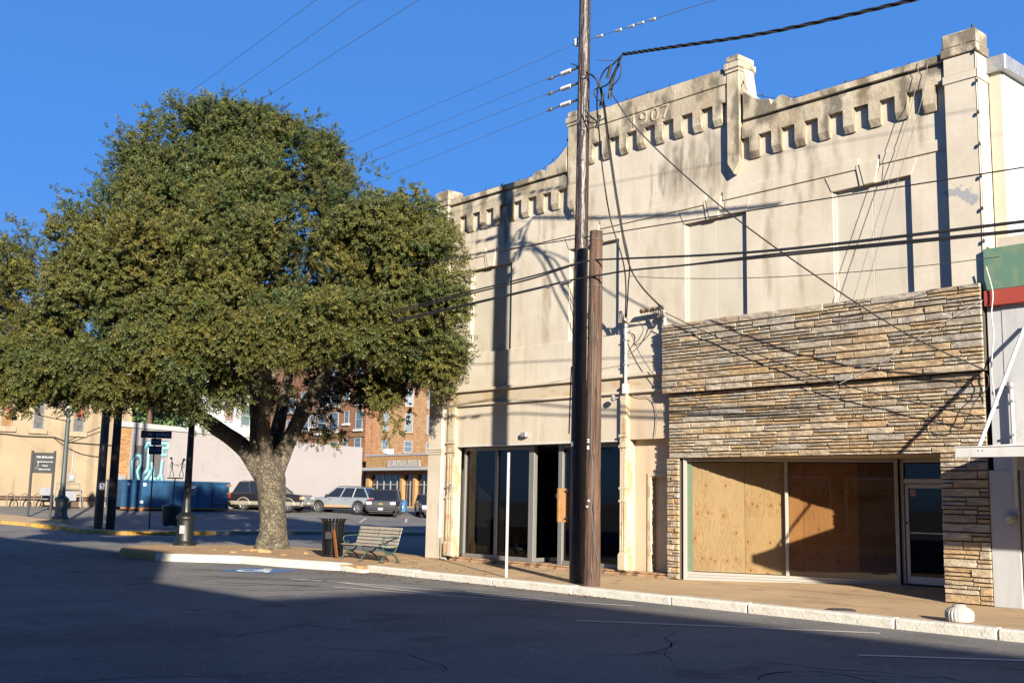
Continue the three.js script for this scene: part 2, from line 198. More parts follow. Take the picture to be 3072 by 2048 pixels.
const M = {
  front: new THREE.MeshStandardMaterial({ map: T.front, roughness: 0.92, bumpMap: scaled(T.bump, 0.6), bumpScale: 0.0015 }),
  mildew: new THREE.MeshStandardMaterial({ map: scaled(T.mildew, 0.25), roughness: 0.95, bumpMap: scaled(T.bump, 0.6), bumpScale: 0.008 }),
  panel: mat(0.53, 0.49, 0.405, { map: scaled(T.paintwall, 0.35), roughness: 0.8 }),
  cream: mat(0.555, 0.495, 0.395, { map: scaled(T.paintwall, 0.3), roughness: 0.85, bumpMap: scaled(T.bump, 1), bumpScale: 0.003 }),
  peach: mat(0.55, 0.445, 0.32, { map: scaled(T.paintwall, 0.3), roughness: 0.85 }),
  rust: new THREE.MeshStandardMaterial({ map: scaled(T.rust, 0.5), roughness: 0.85, bumpMap: scaled(T.bump, 2), bumpScale: 0.004 }),
  beam: new THREE.MeshStandardMaterial({ color: col(0.9, 0.9, 0.9), map: dataTex(1024, 128, (u, v) => { const s = smooth(0.52, 0.68, fbm(u * 26, v * 2, 71, 5, 26, 2) + (fbm(u * 80, v * 5, 73, 3, 80, 5) - 0.5) * 0.3); return mix3([0.52, 0.44, 0.32], [0.47, 0.27, 0.12], s * 0.5); }), roughness: 0.8 }),
  asphalt: new THREE.MeshStandardMaterial({ map: scaled(T.asphalt, 0.11), roughness: 0.95, bumpMap: scaled(T.bump, 0.45), bumpScale: 0.003 }),
  tan: new THREE.MeshStandardMaterial({ map: scaled(T.tan, 0.16), roughness: 0.95, bumpMap: scaled(T.bump, 0.8), bumpScale: 0.003 }),
  soil: new THREE.MeshStandardMaterial({ map: scaled(T.tan, 0.3), color: col(0.88, 0.8, 0.72), roughness: 1, bumpMap: scaled(T.bump, 0.7), bumpScale: 0.05 }),
  kerb: new THREE.MeshStandardMaterial({ map: scaled(T.kerb, 0.45), roughness: 0.85, bumpMap: scaled(T.bump, 1), bumpScale: 0.008 }),
  kerbGrey: new THREE.MeshStandardMaterial({ map: scaled(T.kerb, 0.7), color: col(0.5, 0.47, 0.43), roughness: 0.9 }),
  kerbYellow: new THREE.MeshStandardMaterial({ map: scaled(T.kerb, 0.5), color: col(0.66, 0.42, 0.13), roughness: 0.85 }),
  plinth: new THREE.MeshStandardMaterial({ map: scaled(T.mildew, 0.6), color: col(0.85, 0.6, 0.45), roughness: 0.95 }),
  mortar: mat(0.07, 0.06, 0.05),
  linepaint: mat(1.0, 0.98, 0.95, { map: scaled(T.kerb, 1.1) }),
  poleBrown: new THREE.MeshStandardMaterial({ map: scaled(T.pole, 1, 0.42), color: col(0.15, 0.092, 0.064), roughness: 0.9, bumpMap: scaled(T.poleBump, 1, 0.42), bumpScale: 0.03 }),
  poleTar: new THREE.MeshStandardMaterial({ map: scaled(T.pole, 1, 0.42), color: col(0.062, 0.038, 0.027), roughness: 0.42, bumpMap: scaled(T.poleBump, 1, 0.42), bumpScale: 0.02 }),
  bark: new THREE.MeshStandardMaterial({ map: scaled(T.bark, 0.7, 0.7), color: col(0.82, 0.79, 0.73), roughness: 0.95, bumpMap: scaled(T.barkBump, 0.7, 0.7), bumpScale: 0.03 }),
  wire: mat(0.02, 0.02, 0.02, { roughness: 0.55 }),
  wireGrey: mat(0.16, 0.16, 0.16, { roughness: 0.5, metalness: 0.4 }),
  black: mat(0.012, 0.012, 0.013, { roughness: 0.35 }),
  blackMatte: mat(0.02, 0.02, 0.022, { roughness: 0.7 }),
  porcelain: mat(0.55, 0.56, 0.56, { roughness: 0.3 }),
  galv: mat(0.42, 0.43, 0.44, { metalness: 0.5, roughness: 0.45, map: scaled(T.speck, 2) }),
  alu: mat(0.46, 0.44, 0.40, { metalness: 0.4, roughness: 0.42 }),
  aluDark: mat(0.24, 0.235, 0.22, { metalness: 0.4, roughness: 0.45 }),
  white: mat(0.60, 0.60, 0.58, { map: scaled(T.paintwall, 0.3), roughness: 0.75 }),
  whiteWall: mat(0.62, 0.60, 0.58, { map: scaled(T.paintwall, 0.2), roughness: 0.85 }),
  greyWall: mat(0.46, 0.47, 0.48, { map: scaled(T.paintwall, 0.5), roughness: 0.85 }),
  greenPanel: mat(0.15, 0.25, 0.185, { map: dataTex(512, 256, (u, v) => { const n = fbm(u * 6, v * 5, 81, 5), s = fbm(u * 14, v * 3, 83, 4); return mix3(mix3([0.7, 0.8, 0.75], [1.9, 1.5, 1.2].map((q) => q * 0.62), clamp((n - 0.42) * 2.4)), [1, 0.55, 0.4], clamp((s - 0.62) * 6) * 0.7); }), roughness: 0.6 }),
  red: mat(0.34, 0.055, 0.035, { map: scaled(T.paintwall, 0.4), roughness: 0.6 }),
  glassDark: new THREE.MeshPhysicalMaterial({ color: col(0.3, 0.3, 0.3), transmission: 1, thickness: 0, roughness: 0.015, ior: 1.36 }),
  glassClear: new THREE.MeshPhysicalMaterial({ color: col(0.96, 0.98, 0.96), transmission: 1, thickness: 0, roughness: 0.01, ior: 1.5 }),
  carGlass: new THREE.MeshPhysicalMaterial({ color: col(0.012, 0.014, 0.016), roughness: 0.05, clearcoat: 0.5 }),
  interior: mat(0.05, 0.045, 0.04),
  tyre: mat(0.022, 0.021, 0.02, { roughness: 0.9 }),
  rim: mat(0.42, 0.42, 0.43, { metalness: 0.8, roughness: 0.3 }),
  chrome: mat(0.6, 0.6, 0.6, { metalness: 0.9, roughness: 0.15 }),
  redLamp: mat(0.42, 0.01, 0.01, { roughness: 0.2 }), amber: mat(0.6, 0.22, 0.02, { roughness: 0.3 }), headlamp: mat(0.55, 0.56, 0.58, { roughness: 0.12, metalness: 0.2 }),
  plateWhite: mat(0.6, 0.6, 0.6, { roughness: 0.5 }),
};

// ---------------------------------------------------------------- ground, sidewalks, kerbs
{
  const line = (a, b, st) => { const l = []; for (let v = a; v < b - 1e-6; v += st) l.push(v); return l; };
  const xs = [-600, -300, -150, -100, -75, -58, ...line(-46.5, -36, 1.5), ...line(-36, 0, 1), ...line(0, 34, 1), 34, 50, 80, 150, 400].sort((a, b) => a - b);
  const zs = [-500, -250, -120, -80, -60, ...line(-46, 24, 1), 24, 30, 50, 100, 300];
  const pos = [], uv = [], idx = [];
  for (const z of zs) for (const x of xs) {
    pos.push(x, groundY(x), z); uv.push(x, z);
  }
  const nx = xs.length; for (let j = 0; j < zs.length - 1; j++) for (let i = 0; i < nx - 1; i++) { const a = j * nx + i; idx.push(a, a + nx, a + 1, a + 1, a + nx, a + nx + 1); }
  const g = new THREE.BufferGeometry(); g.setAttribute('position', new THREE.Float32BufferAttribute(pos, 3)); g.setAttribute('uv', new THREE.Float32BufferAttribute(uv, 2)); g.setIndex(idx); g.computeVertexNormals();
  const road = struct('road', g, M.asphalt);
  // cracks: thin dark sealed lines wandering over the asphalt
  const R = rng(31), strips = [];
  const crack = (x, z, ang, len, w, up = 0.004) => { let px = x, pz = z; const L = [], Rr = []; const n = Math.ceil(len / 0.18); for (let i = 0; i <= n; i++) { const ww = w * (0.35 + 0.9 * R()) * Math.sin(Math.PI * clamp((i + 0.6) / (n + 1.2))); const nx2 = -Math.sin(ang), nz2 = Math.cos(ang); L.push([px + nx2 * ww, pz + nz2 * ww]); Rr.push([px - nx2 * ww, pz - nz2 * ww]); px += Math.cos(ang) * 0.18; pz += Math.sin(ang) * 0.18; ang += (R() - 0.5) * 0.75; }
    const p = []; for (let i = 0; i < n; i++) for (const q of [L[i], Rr[i], L[i + 1], L[i + 1], Rr[i], Rr[i + 1]]) p.push(q[0], groundY(q[0]) + up, q[1]); const cg = new THREE.BufferGeometry(); cg.setAttribute('position', new THREE.Float32BufferAttribute(p, 3)); cg.computeVertexNormals(); const nn = cg.attributes.normal; for (let i = 0; i < nn.count; i++) nn.setXYZ(i, 0, 1, 0); strips.push(cg); };
  for (let i = 0; i < 60; i++) { const x = -14 + R() * 36, z = 4.6 + R() * 12; crack(x, z, R() < 0.6 ? (R() - 0.5) * 0.9 : Math.PI / 2 + (R() - 0.5), 1 + R() * 4, 0.005 + R() * 0.007); }
  for (const [px, py, a, l, w] of [[500, 1726, 0.3, 3.5, 0.03], [560, 1730, 0.5, 4, 0.03], [640, 1745, 0.2, 2.5, 0.04], [600, 1752, 0, 3, 0.03], [680, 1770, 0.1, 3, 0.03], [530, 1705, 0.1, 2.5, 0.025], [800, 1735, 0.3, 2.5, 0.035], [330, 1650, 0.2, 3, 0.03], [250, 1640, 0.1, 3, 0.03]]) { const p = onGround(px, py); crack(p.x, p.z, a - 0.8, l, w); }
  part('road_crack', strips, mat(0.025, 0.023, 0.022, { side: THREE.DoubleSide }), road, 'stuff');
}
const KERB_Z = 3.62;
// pixel outlines of the sidewalk's rounded corner bed (top edges)
const bedFront = [[358, 1652], [372, 1655], [466, 1665], [520, 1667], [600, 1669], [726, 1673], [826, 1681], [914, 1687], [1024, 1694], [1085, 1700]].map(([x, y]) => onGround(x, y, 0.15));
const bedBack = [[364, 1644], [392, 1637], [480, 1634], [697, 1635], [900, 1642], [1180, 1658]].map(([x, y]) => onGround(x, y, 0.15));
{
  // sidewalk along the shops, with the recess floors, and the corner bed as one raised area
  const end = V3(2.0, 0, KERB_Z - 0.24), flat = [[60, 0], [60, KERB_Z - 0.22], [1.9, KERB_Z - 0.22], [0.6, 3.2], [-0.15, 2.2], [-0.15, 0]];
  struct('sidewalk', slab([...flat.slice(0, 3), [1.4, 3.2], [-0.2, 3.2], [-0.2, -0.05], [60, -0.05]], -0.6, 0), M.tan);
  // corner bed: triangulated between its front and back edges, so that it follows the rise of the street
  const pos = [], n = 24, pick = (l, t) => { const f = t * (l.length - 1), k = Math.min(l.length - 2, Math.floor(f)); return l[k].clone().lerp(l[k + 1], f - k); };
  const fr = [...bedFront, V3(2.1, 0, KERB_Z - 0.1)], bk = [...bedBack, V3(-0.2, 0.0, -0.3)], rows = 8, P = [];
  for (let i = 0; i <= n; i++) { const a = pick(fr, i / n), b = pick(bk, i / n), row = []; for (let j = 0; j <= rows; j++) { const p = a.clone().lerp(b, j / rows); const e = Math.min(j, rows - j, i, n - i) / 2; p.y += 0.012 + Math.min(1, e) * 0.07 * (fbm(p.x * 1.5, p.z * 1.5, 5, 3) - 0.1) * smooth(1.2, -1.2, p.x); row.push(p); } P.push(row); }
  for (let i = 0; i < n; i++) for (let j = 0; j < rows; j++) for (const q of [P[i][j], P[i + 1][j], P[i][j + 1], P[i + 1][j], P[i + 1][j + 1], P[i][j + 1]]) pos.push(q.x, q.y, q.z);
  const edge = [...P.map((r) => r[0]), ...P.map((r) => r[rows]).reverse()];
  for (let i = 0; i < edge.length; i++) { const a = edge[i], b = edge[(i + 1) % edge.length]; for (const q of [a, V3(a.x, a.y - 0.5, a.z), b, b, V3(a.x, a.y - 0.5, a.z), V3(b.x, b.y - 0.5, b.z)]) pos.push(q.x, q.y, q.z); }
  let g = new THREE.BufferGeometry(); g.setAttribute('position', new THREE.Float32BufferAttribute(pos, 3)); g.computeVertexNormals(); struct('corner_bed', metreUV(g), new THREE.MeshStandardMaterial({ ...M.soil, map: M.soil.map, bumpMap: M.soil.bumpMap, color: M.soil.color, bumpScale: 0.02, roughness: 1, side: THREE.DoubleSide }));
  // white kerb stones along the shops
  const kerb = new THREE.Group(); kerb.name = 'kerb'; kerb.userData.kind = 'structure'; scene.add(kerb); const R = rng(8);
  let x = 1.95; const joints = [4.1, 6.9, 9.35, 11.9, 13.6, 16.35, 17.95]; const xs = [x, ...joints]; for (let q = 20.5; q < 50; q += 2.6) xs.push(q);
  xs.forEach((a, i) => { if (i === xs.length - 1) return; const dz = (R() - 0.5) * 0.02, dy = (R() - 0.5) * 0.012; part('kerb_stone', cbox(a + 0.003, xs[i + 1] - 0.003, -0.35, 0.012 + dy, KERB_Z - 0.24, KERB_Z + dz, 0.03, () => [0, (R() - 0.5) * 0.01, (R() - 0.5) * 0.012]), M.kerb, kerb); });
  // white, tapering kerb of the corner bed
  const kb = new THREE.Group(); kb.name = 'corner_kerb'; kb.userData.kind = 'structure'; scene.add(kb);
  const pts = bedFront.slice(2), cutAt = [0, 3, 5, 6, 7];
  const stone = (list, m, hEnd = 1) => { const p = []; const sec = list.map((q, i) => { const d = list[Math.min(i + 1, list.length - 1)].clone().sub(list[Math.max(0, i - 1)]).setY(0).normalize(), nrm = V3(-d.z, 0, d.x); const hh = i === list.length - 1 ? hEnd : 1; return [[0.02, -0.4], [0.02, -0.02 * 1], [-0.03, 0.045], [-0.22, 0.05], [-0.24, -0.3]].map(([o, y]) => q.clone().addScaledVector(nrm, o).setY(q.y + (y > -0.1 ? y * hh - (1 - hh) * 0.13 : y))); });
    for (let i = 0; i < sec.length - 1; i++) for (let k = 0; k < 4; k++) for (const v of [sec[i][k], sec[i + 1][k], sec[i][k + 1], sec[i + 1][k], sec[i + 1][k + 1], sec[i][k + 1]]) p.push(v.x, v.y, v.z);
    for (const [s, f] of [[sec[0], 0], [sec[sec.length - 1], 1]]) for (let k = 1; k < 4; k++) for (const v of f ? [s[0], s[k + 1], s[k]] : [s[0], s[k], s[k + 1]]) p.push(v.x, v.y, v.z);
    const gg = new THREE.BufferGeometry(); gg.setAttribute('position', new THREE.Float32BufferAttribute(p, 3)); gg.computeVertexNormals(); return part('kerb_stone', metreUV(gg), m, kb); };
  const dbl = (m) => { const c = m.clone(); c.side = THREE.DoubleSide; return c; }, kW = dbl(M.kerb);
  for (let i = 0; i < cutAt.length - 1; i++) stone(pts.slice(cutAt[i], cutAt[i + 1] + 1).map((p, k, l) => k === 0 ? p.clone().lerp(l[1], 0.008) : k === l.length - 1 ? p.clone().lerp(l[k - 1], 0.008) : p), kW, i === cutAt.length - 2 ? 0.25 : 1);
  stone(bedFront.slice(0, 3).map((p) => p.clone()), dbl(M.kerbYellow)).material = dbl(M.kerbYellow);
  // far corner: sidewalk slab with stencilled yellow kerb
  const far = [[0, 1562], [74, 1568], [178, 1580], [261, 1590], [350, 1594], [478, 1595], [644, 1595], [894, 1594], [1283, 1598], [1650, 1604]].map(([px, py]) => onGround(px, py, 0.15));
  const fp = [], fpos = []; const back = far.map((p, i) => V3(p.x - (i < 4 ? 6 : 2.6), 0, p.z - (i < 4 ? 1.5 : 0))); back.forEach((p) => { p.y = groundY(p.x) + 0.15; });
  for (let i = 0; i < far.length - 1; i++) for (const q of [far[i], far[i + 1], back[i], far[i + 1], back[i + 1], back[i]]) fpos.push(q.x, q.y, q.z);
  for (const l of [far, back]) for (let i = 0; i < l.length - 1; i++) for (const q of [l[i], V3(l[i].x, l[i].y - 0.4, l[i].z), l[i + 1], l[i + 1], V3(l[i].x, l[i].y - 0.4, l[i].z), V3(l[i + 1].x, l[i + 1].y - 0.4, l[i + 1].z)]) fpos.push(q.x, q.y, q.z);
  g = new THREE.BufferGeometry(); g.setAttribute('position', new THREE.Float32BufferAttribute(fpos, 3)); g.computeVertexNormals(); const farM = M.tan.clone(); farM.side = THREE.DoubleSide; struct('far_sidewalk', metreUV(g), farM);
  const fk = new THREE.Group(); fk.name = 'far_kerb'; fk.userData.kind = 'structure'; scene.add(fk);
  const stencil = (txt) => canvasTex(512, 64, (c, w, h) => { c.fillStyle = '#d9a43c'; c.fillRect(0, 0, w, h); c.fillStyle = '#2a241c'; c.font = 'bold 44px monospace'; c.textBaseline = 'middle'; c.textAlign = 'center'; c.fillText(txt, w / 2, h / 2); });
  for (let i = 0; i < far.length - 1; i++) { const a = far[i], b = far[i + 1], d = b.clone().sub(a).setY(0), L = d.length(), gk = cbox(0.01, L - 0.01, -0.4, 0.02, -0.2, 0.02, 0.02), o = part('kerb_stone', gk, i > 5 ? M.kerbGrey : M.kerbYellow, fk); o.position.copy(a); o.rotation.y = Math.atan2(-d.z, d.x); o.rotation.z = Math.atan2(b.y - a.y, L); o.rotation.order = 'YZX';
    const txt = { 1: 'FIRE  LANE', 2: 'NO PARKING', 4: 'NO PARKING', 5: 'NO PARKING' }[i]; if (txt) { const s = part('stencil', at(plate(Math.min(2, L * 0.6), 0.12), L / 2, -0.06, 0.0255), new THREE.MeshStandardMaterial({ map: stencil(txt), roughness: 0.9 }), fk); s.position.copy(a); s.rotation.copy(o.rotation); } }
}
{ // painted lines
  const strip = (pts, w) => { const p = []; const q = pts.map(([x, y]) => onGround(x, y)); for (let i = 0; i < q.length - 1; i++) { const d = q[i + 1].clone().sub(q[i]).setY(0).normalize(), n = V3(-d.z, 0, d.x).multiplyScalar(w / 2), k = Math.ceil(q[i].distanceTo(q[i + 1]) / 0.8); for (let s = 0; s < k; s++) { const A = q[i].clone().lerp(q[i + 1], s / k), B = q[i].clone().lerp(q[i + 1], (s + 1) / k); for (const v of [A.clone().add(n), B.clone().add(n), A.clone().sub(n), B.clone().add(n), B.clone().sub(n), A.clone().sub(n)]) p.push(v.x, groundY(v.x) + 0.008, v.z); } }
    const g = new THREE.BufferGeometry(); g.setAttribute('position', new THREE.Float32BufferAttribute(p, 3)); g.computeVertexNormals(); const nn = g.attributes.normal; for (let i = 0; i < nn.count; i++) nn.setXYZ(i, 0, 1, 0); return metreUV(g); };
  const m = M.linepaint.clone(); m.side = THREE.DoubleSide;
  const L = [[[[1730, 1862], [2200, 1881], [2640, 1900]], 0.12], [[[2575, 1966], [3072, 1982], [3300, 1990]], 0.12], [[[870, 1737], [1000, 1745], [1180, 1767], [1357, 1789]], 0.1], [[[1000, 1760], [1300, 1786], [1588, 1802]], 0.09], [[[900, 1738], [1090, 1752], [1390, 1778], [1588, 1800]], 0.09], [[[1400, 1774], [1700, 1806], [1900, 1818]], 0.1],
    [[[617, 1558], [711, 1544]], 0.12], [[[1078, 1567], [1098, 1554]], 0.12], [[[1217, 1567], [1219, 1556]], 0.14], [[[345, 1546], [440, 1552]], 0.12], [[[560, 1546], [700, 1551]], 0.1], [[[860, 1586], [950, 1589]], 0.1]];
  const mk = new THREE.Group(); mk.name = 'road_markings'; mk.userData.kind = 'structure'; scene.add(mk);
  for (const [p, w] of L) part('painted_line', strip(p, w), m, mk);
  // worn blue square with the white wheelchair symbol
  const c = onGround(780, 1711), tex = canvasTex(256, 256, (x, w) => { x.fillStyle = '#2f5f96'; x.fillRect(0, 0, w, w); x.fillStyle = '#7b7f80'; const R = rng(3); for (let i = 0; i < 260; i++) { x.globalAlpha = 0.55; x.fillRect(R() * w, R() * w, 3 + R() * 16, 2 + R() * 7); } x.globalAlpha = 1; x.strokeStyle = '#e4e4dc'; x.lineWidth = 20; x.lineCap = 'round'; x.beginPath(); x.arc(112, 160, 58, -0.3, Math.PI * 1.35); x.stroke(); x.beginPath(); x.moveTo(112, 62); x.lineTo(116, 140); x.lineTo(176, 140); x.lineTo(206, 210); x.stroke(); x.beginPath(); x.moveTo(116, 100); x.lineTo(160, 104); x.stroke(); x.fillStyle = '#e4e4dc'; x.beginPath(); x.arc(110, 38, 20, 0, 7); x.fill(); });
  const g = plate(1.5, 1.5); g.rotateX(-Math.PI / 2); g.rotateY(0.5); const o = part('wheelchair_symbol', g, new THREE.MeshStandardMaterial({ map: tex, roughness: 0.9 }), mk); o.position.set(c.x, groundY(c.x) + 0.006, c.z);
}

// ---------------------------------------------------------------- the 1907 corner building
const font = await new FontLoader().loadAsync('fonts/droid/droid_sans_regular.typeface.json');
const fontBold = await new FontLoader().loadAsync('fonts/droid/droid_sans_bold.typeface.json');
const fontSerif = await new FontLoader().loadAsync('fonts/droid/droid_serif_bold.typeface.json');
function text(s, size, depth, f = font) { const g = new TextGeometry(s, { font: f, size, depth, curveSegments: 4, bevelEnabled: false }); g.computeBoundingBox(); return g; }
const ZW = -0.15;                                  // plane of the upper wall; pilasters stand at z = 0
const B = thing('corner_building', 'two-storey cream stucco corner building with corbelled parapet dated 1907', 'building');
{
  const ramp = (x0, x1, y0, y1, flip) => { const l = []; for (let i = 0; i <= 6; i++) { const t = i / 6, a = t * Math.PI / 2; l.push(flip ? [lerp(x0, x1, Math.sin(a)), lerp(y0, y1, 1 - Math.cos(a))] : [lerp(x0, x1, 1 - Math.cos(a)), lerp(y0, y1, Math.sin(a))]); } return l; };
  const arc = (x0, x1, y, h, dir) => { const l = []; for (let i = 0; i <= 5; i++) { const t = i / 5; l.push([lerp(x0, x1, t), y + h * Math.sin(Math.PI * t)]); } return l; };
  // parapet outline, left to right
  const topL = [[-0.2, 10.43], [4.0, 10.43], ...arc(4.05, 4.55, 10.46, 0.1), ...[0, 1, 2, 3, 4, 5].map((i) => { const t = i / 5; return [4.6 + 0.72 * t, 10.6 + 0.36 * t * t]; })];
  const topR = [...[0, 1, 2, 3, 4, 5].map((i) => { const t = 1 - i / 5; return [11.05 + 0.66 * (1 - t), 10.6 + 0.36 * t * t]; }), ...arc(11.76, 12.24, 10.46, 0.14), [12.3, 10.43], [15.75, 10.43]];
  const win = [3.15, 7.13, 10.97, 14.90].map((r) => [r - 1.75, r]);
  const outline = [[-0.12, 4.72], [16.33, 4.72], [16.33, 10.43], ...topR.slice().reverse(), [10.95, 11.6], [5.42, 11.6], ...topL.slice().reverse().slice(0, -1), [-0.12, 10.43]];
  const rect = ([a, b], y0, y1) => [[a, y0], [b, y0], [b, y1], [a, y1]];
  part('wall', extrude(outline, ZW - 0.35, ZW, win.map((w) => rect(w, 5.79, 8.22))), M.front, B);
  for (const w of win) { // bricked-up, painted window recesses: panel boards with a centre seam
    const mx = (w[0] + w[1]) / 2, o = part('window_panel', cbox(w[0], mx - 0.004, 5.79, 8.22, ZW - 0.16, ZW - 0.085, 0.004), M.panel, B);
    part('window_panel', cbox(mx + 0.004, w[1], 5.79, 8.22, ZW - 0.16, ZW - 0.086, 0.004), M.panel, B);
    for (const q of [w[1] - 0.05, w[0]]) part('trim', box(q, q + 0.05, 5.79, 8.2, ZW - 0.084, ZW - 0.045), M.panel, o);
    // flat arch with keystone
    for (const q of [extrude([[w[0] - 0.01, 8.222], [w[0] + 0.6, 8.222], [w[0] + 0.55, 8.55], [w[0] - 0.16, 8.55]], ZW, ZW + 0.016), extrude([[w[1] - 0.6, 8.222], [w[1] + 0.01, 8.222], [w[1] + 0.14, 8.55], [w[1] - 0.56, 8.55]], ZW, ZW + 0.016)]) part('flat_arch', q, M.front, B);
    part('keystone', extrude([[mx - 0.12, 8.215], [mx + 0.12, 8.215], [mx + 0.225, 8.68], [mx - 0.225, 8.68]], ZW, ZW + 0.055, [], 0.008), M.front, B);
    part('keystone_edge', extrude([[mx - 0.21, 8.212], [mx - 0.135, 8.212], [mx - 0.24, 8.66], [mx - 0.3, 8.66]], ZW, ZW + 0.04), M.front, B);
  }
  // belt course, with sunk joint under it
  const gaps = []; let cx = 0.42; for (const w of win) { const m = (w[0] + w[1]) / 2; gaps.push([cx, m - 0.245]); cx = m + 0.245; } gaps.push([cx, 15.72]);
  for (const [a, b] of gaps) part('belt_course', cbox(a, b, 8.575, 8.8, ZW - 0.01, ZW + 0.03, 0.006), M.front, B);
  part('frieze', cbox(0.42, 8.74, 4.79, 5.78, ZW - 0.02, ZW + 0.035, 0.01), M.front, B);
  part('frieze', cbox(8.8, 16.3, 4.79, 5.72, ZW - 0.02, ZW + 0.03, 0.01), M.front, B);
  // corbel table: fascia, corbels, coping, three stretches
  const stretch = (x0, x1, yb, firsts, topPts) => {
    part('fascia', [box(x0, x1, yb, yb + 0.29, ZW, ZW + 0.11), extrude([[x0, yb + 0.29], [x1, yb + 0.29], [x1, yb + 0.33], [x0, yb + 0.33]], ZW, ZW + 0.085), box(x0, x1, yb + 0.33, yb + 0.405, ZW, ZW + 0.06)], M.mildew, B);
    const R = rng(Math.round(x0 * 10) + 3);
    for (const c of firsts) { const w = 0.25; part('corbel', side([[ZW, yb - 0.5], [ZW + 0.04, yb - 0.5], [ZW + 0.115, yb - 0.36], [ZW + 0.118, yb - 0.02], [ZW + 0.116, yb + 0.002], [ZW, yb + 0.002]].map(([z, y]) => [z, y + (R() - 0.5) * 0.008]), c + (R() - 0.5) * 0.01, c + w, 0.006), M.mildew, B); }
    const n = topPts.length, L = []; for (let i = 0; i < n; i++) L.push(topPts[i]); for (let i = n - 1; i >= 0; i--) L.push([topPts[i][0], yb + 0.425]);
    part('coping', extrude(L, ZW - 0.4, ZW + 0.135, [], 0.01), M.mildew, B);
  };
  const row = (x, n) => Array.from({ length: n }, (_, i) => x + 0.587 * i);
  stretch(0.42, 5.4, 9.88, row(0.66, 8), [[0.42, 10.45], ...topL.slice(1).map(([x, y]) => [x, y + 0.02]).filter(([x]) => x < 5.36), [5.36, 10.99]]);
  stretch(5.78, 10.55, 10.86, row(6.03, 8), [[5.78, 11.72], [10.55, 11.66]]);
  stretch(10.95, 15.72, 9.88, row(11.15, 8), [[11.0, 10.99], ...topR.slice(1).map(([x, y]) => [x, y + 0.02]).filter(([x]) => x > 11.02 && x < 15.7), [15.7, 10.45]]);
  // hanging pilasters of the raised centre
  for (const x of [5.42, 10.57]) {
    const q = part('hanging_pilaster', [extrude([[x, 9.36], [x + 0.17, 9.1], [x + 0.34, 9.36], [x + 0.34, 11.5], [x, 11.5]].map(([a, b]) => [a, b]), ZW - 0.1, 0.0, [], 0.012), box(x - 0.01, x + 0.35, 11.25, 11.5, ZW - 0.42, ZW - 0.02)], M.mildew, B);
    part('cap', [cbox(x - 0.025, x + 0.365, 11.5, 11.57, ZW - 0.44, 0.03, 0.01), cbox(x - 0.06, x + 0.40, 11.57, 11.74, ZW - 0.46, 0.06, 0.025), cbox(x - 0.02, x + 0.36, 11.74, 11.9, ZW - 0.44, 0.02, 0.03)], M.mildew, q);
  }
  // end pilasters
  const endPil = (x0, x1, y0, zb) => {
    const q = part('end_pilaster', [cbox(x0, x1, y0, 9.8, zb, 0, 0.012), cbox(x0 - 0.02, x1 + 0.02, 9.8, 9.96, zb, 0.02, 0.008), cbox(x0, x1, 9.962, 10.31, zb, 0.0, 0.01)], M.front, B);
    part('cap', [cbox(x0 - 0.035, x1 + 0.035, 10.33, 10.5, zb - 0.02, 0.035, 0.012), cbox(x0 - 0.015, x1 + 0.015, 10.5, 10.8, zb - 0.02, 0.015, 0.03)], M.mildew, q);
  };
  endPil(-0.2, 0.42, 0.012, ZW - 0.4); endPil(15.72, 16.36, 5.7, ZW - 0.34);
  part('pilaster_band', [0, 1, 2].map((i) => cbox(-0.225, 0.46, 2.96 + i * 0.065, 3.01 + i * 0.065, -0.2, 0.022, 0.008)), M.cream, B);
  // the year in raised numerals
  for (const [d, x] of [['1', 7.55], ['9', 7.88], ['0', 8.25], ['7', 8.58]]) { const g = text(d, 0.32, 0.022, font); g.scale(1.12, 1, 1); g.translate(x, 10.95, ZW + 0.11); part('numeral', g, M.mildew, B); }
  part('numeral_field', box(6.0, 10.5, 10.88, 11.27, ZW, ZW + 0.112), M.mildew, B);
  // steel beam over the shopfront: web and two flanges
  const beam = part('steel_beam', (() => { const g = box(0.45, 8.74, 4.36, 4.70, ZW - 0.2, ZW + 0.035); const u = g.attributes.uv; for (let i = 0; i < u.count; i++) u.setXY(i, u.getX(i) / 8.4, (u.getY(i) - 4.36) / 0.34); return g; })(), M.beam, B);
  part('flange', [cbox(0.45, 8.74, 4.70, 4.785, ZW - 0.2, ZW + 0.12, 0.012), cbox(0.45, 8.74, 4.30, 4.36, ZW - 0.2, ZW + 0.11, 0.012)], M.cream, beam);
  // board over the glass
  part('sign_board', [cbox(0.98, 4.35, 3.2, 4.3, ZW - 0.12, ZW + 0.03, 0.005), cbox(4.353, 7.3, 3.2, 4.3, ZW - 0.12, ZW + 0.03, 0.005)], M.cream, B);
  part('board_edge', cbox(0.98, 7.3, 3.155, 3.2, ZW - 0.12, ZW + 0.05, 0.006), M.white, B);
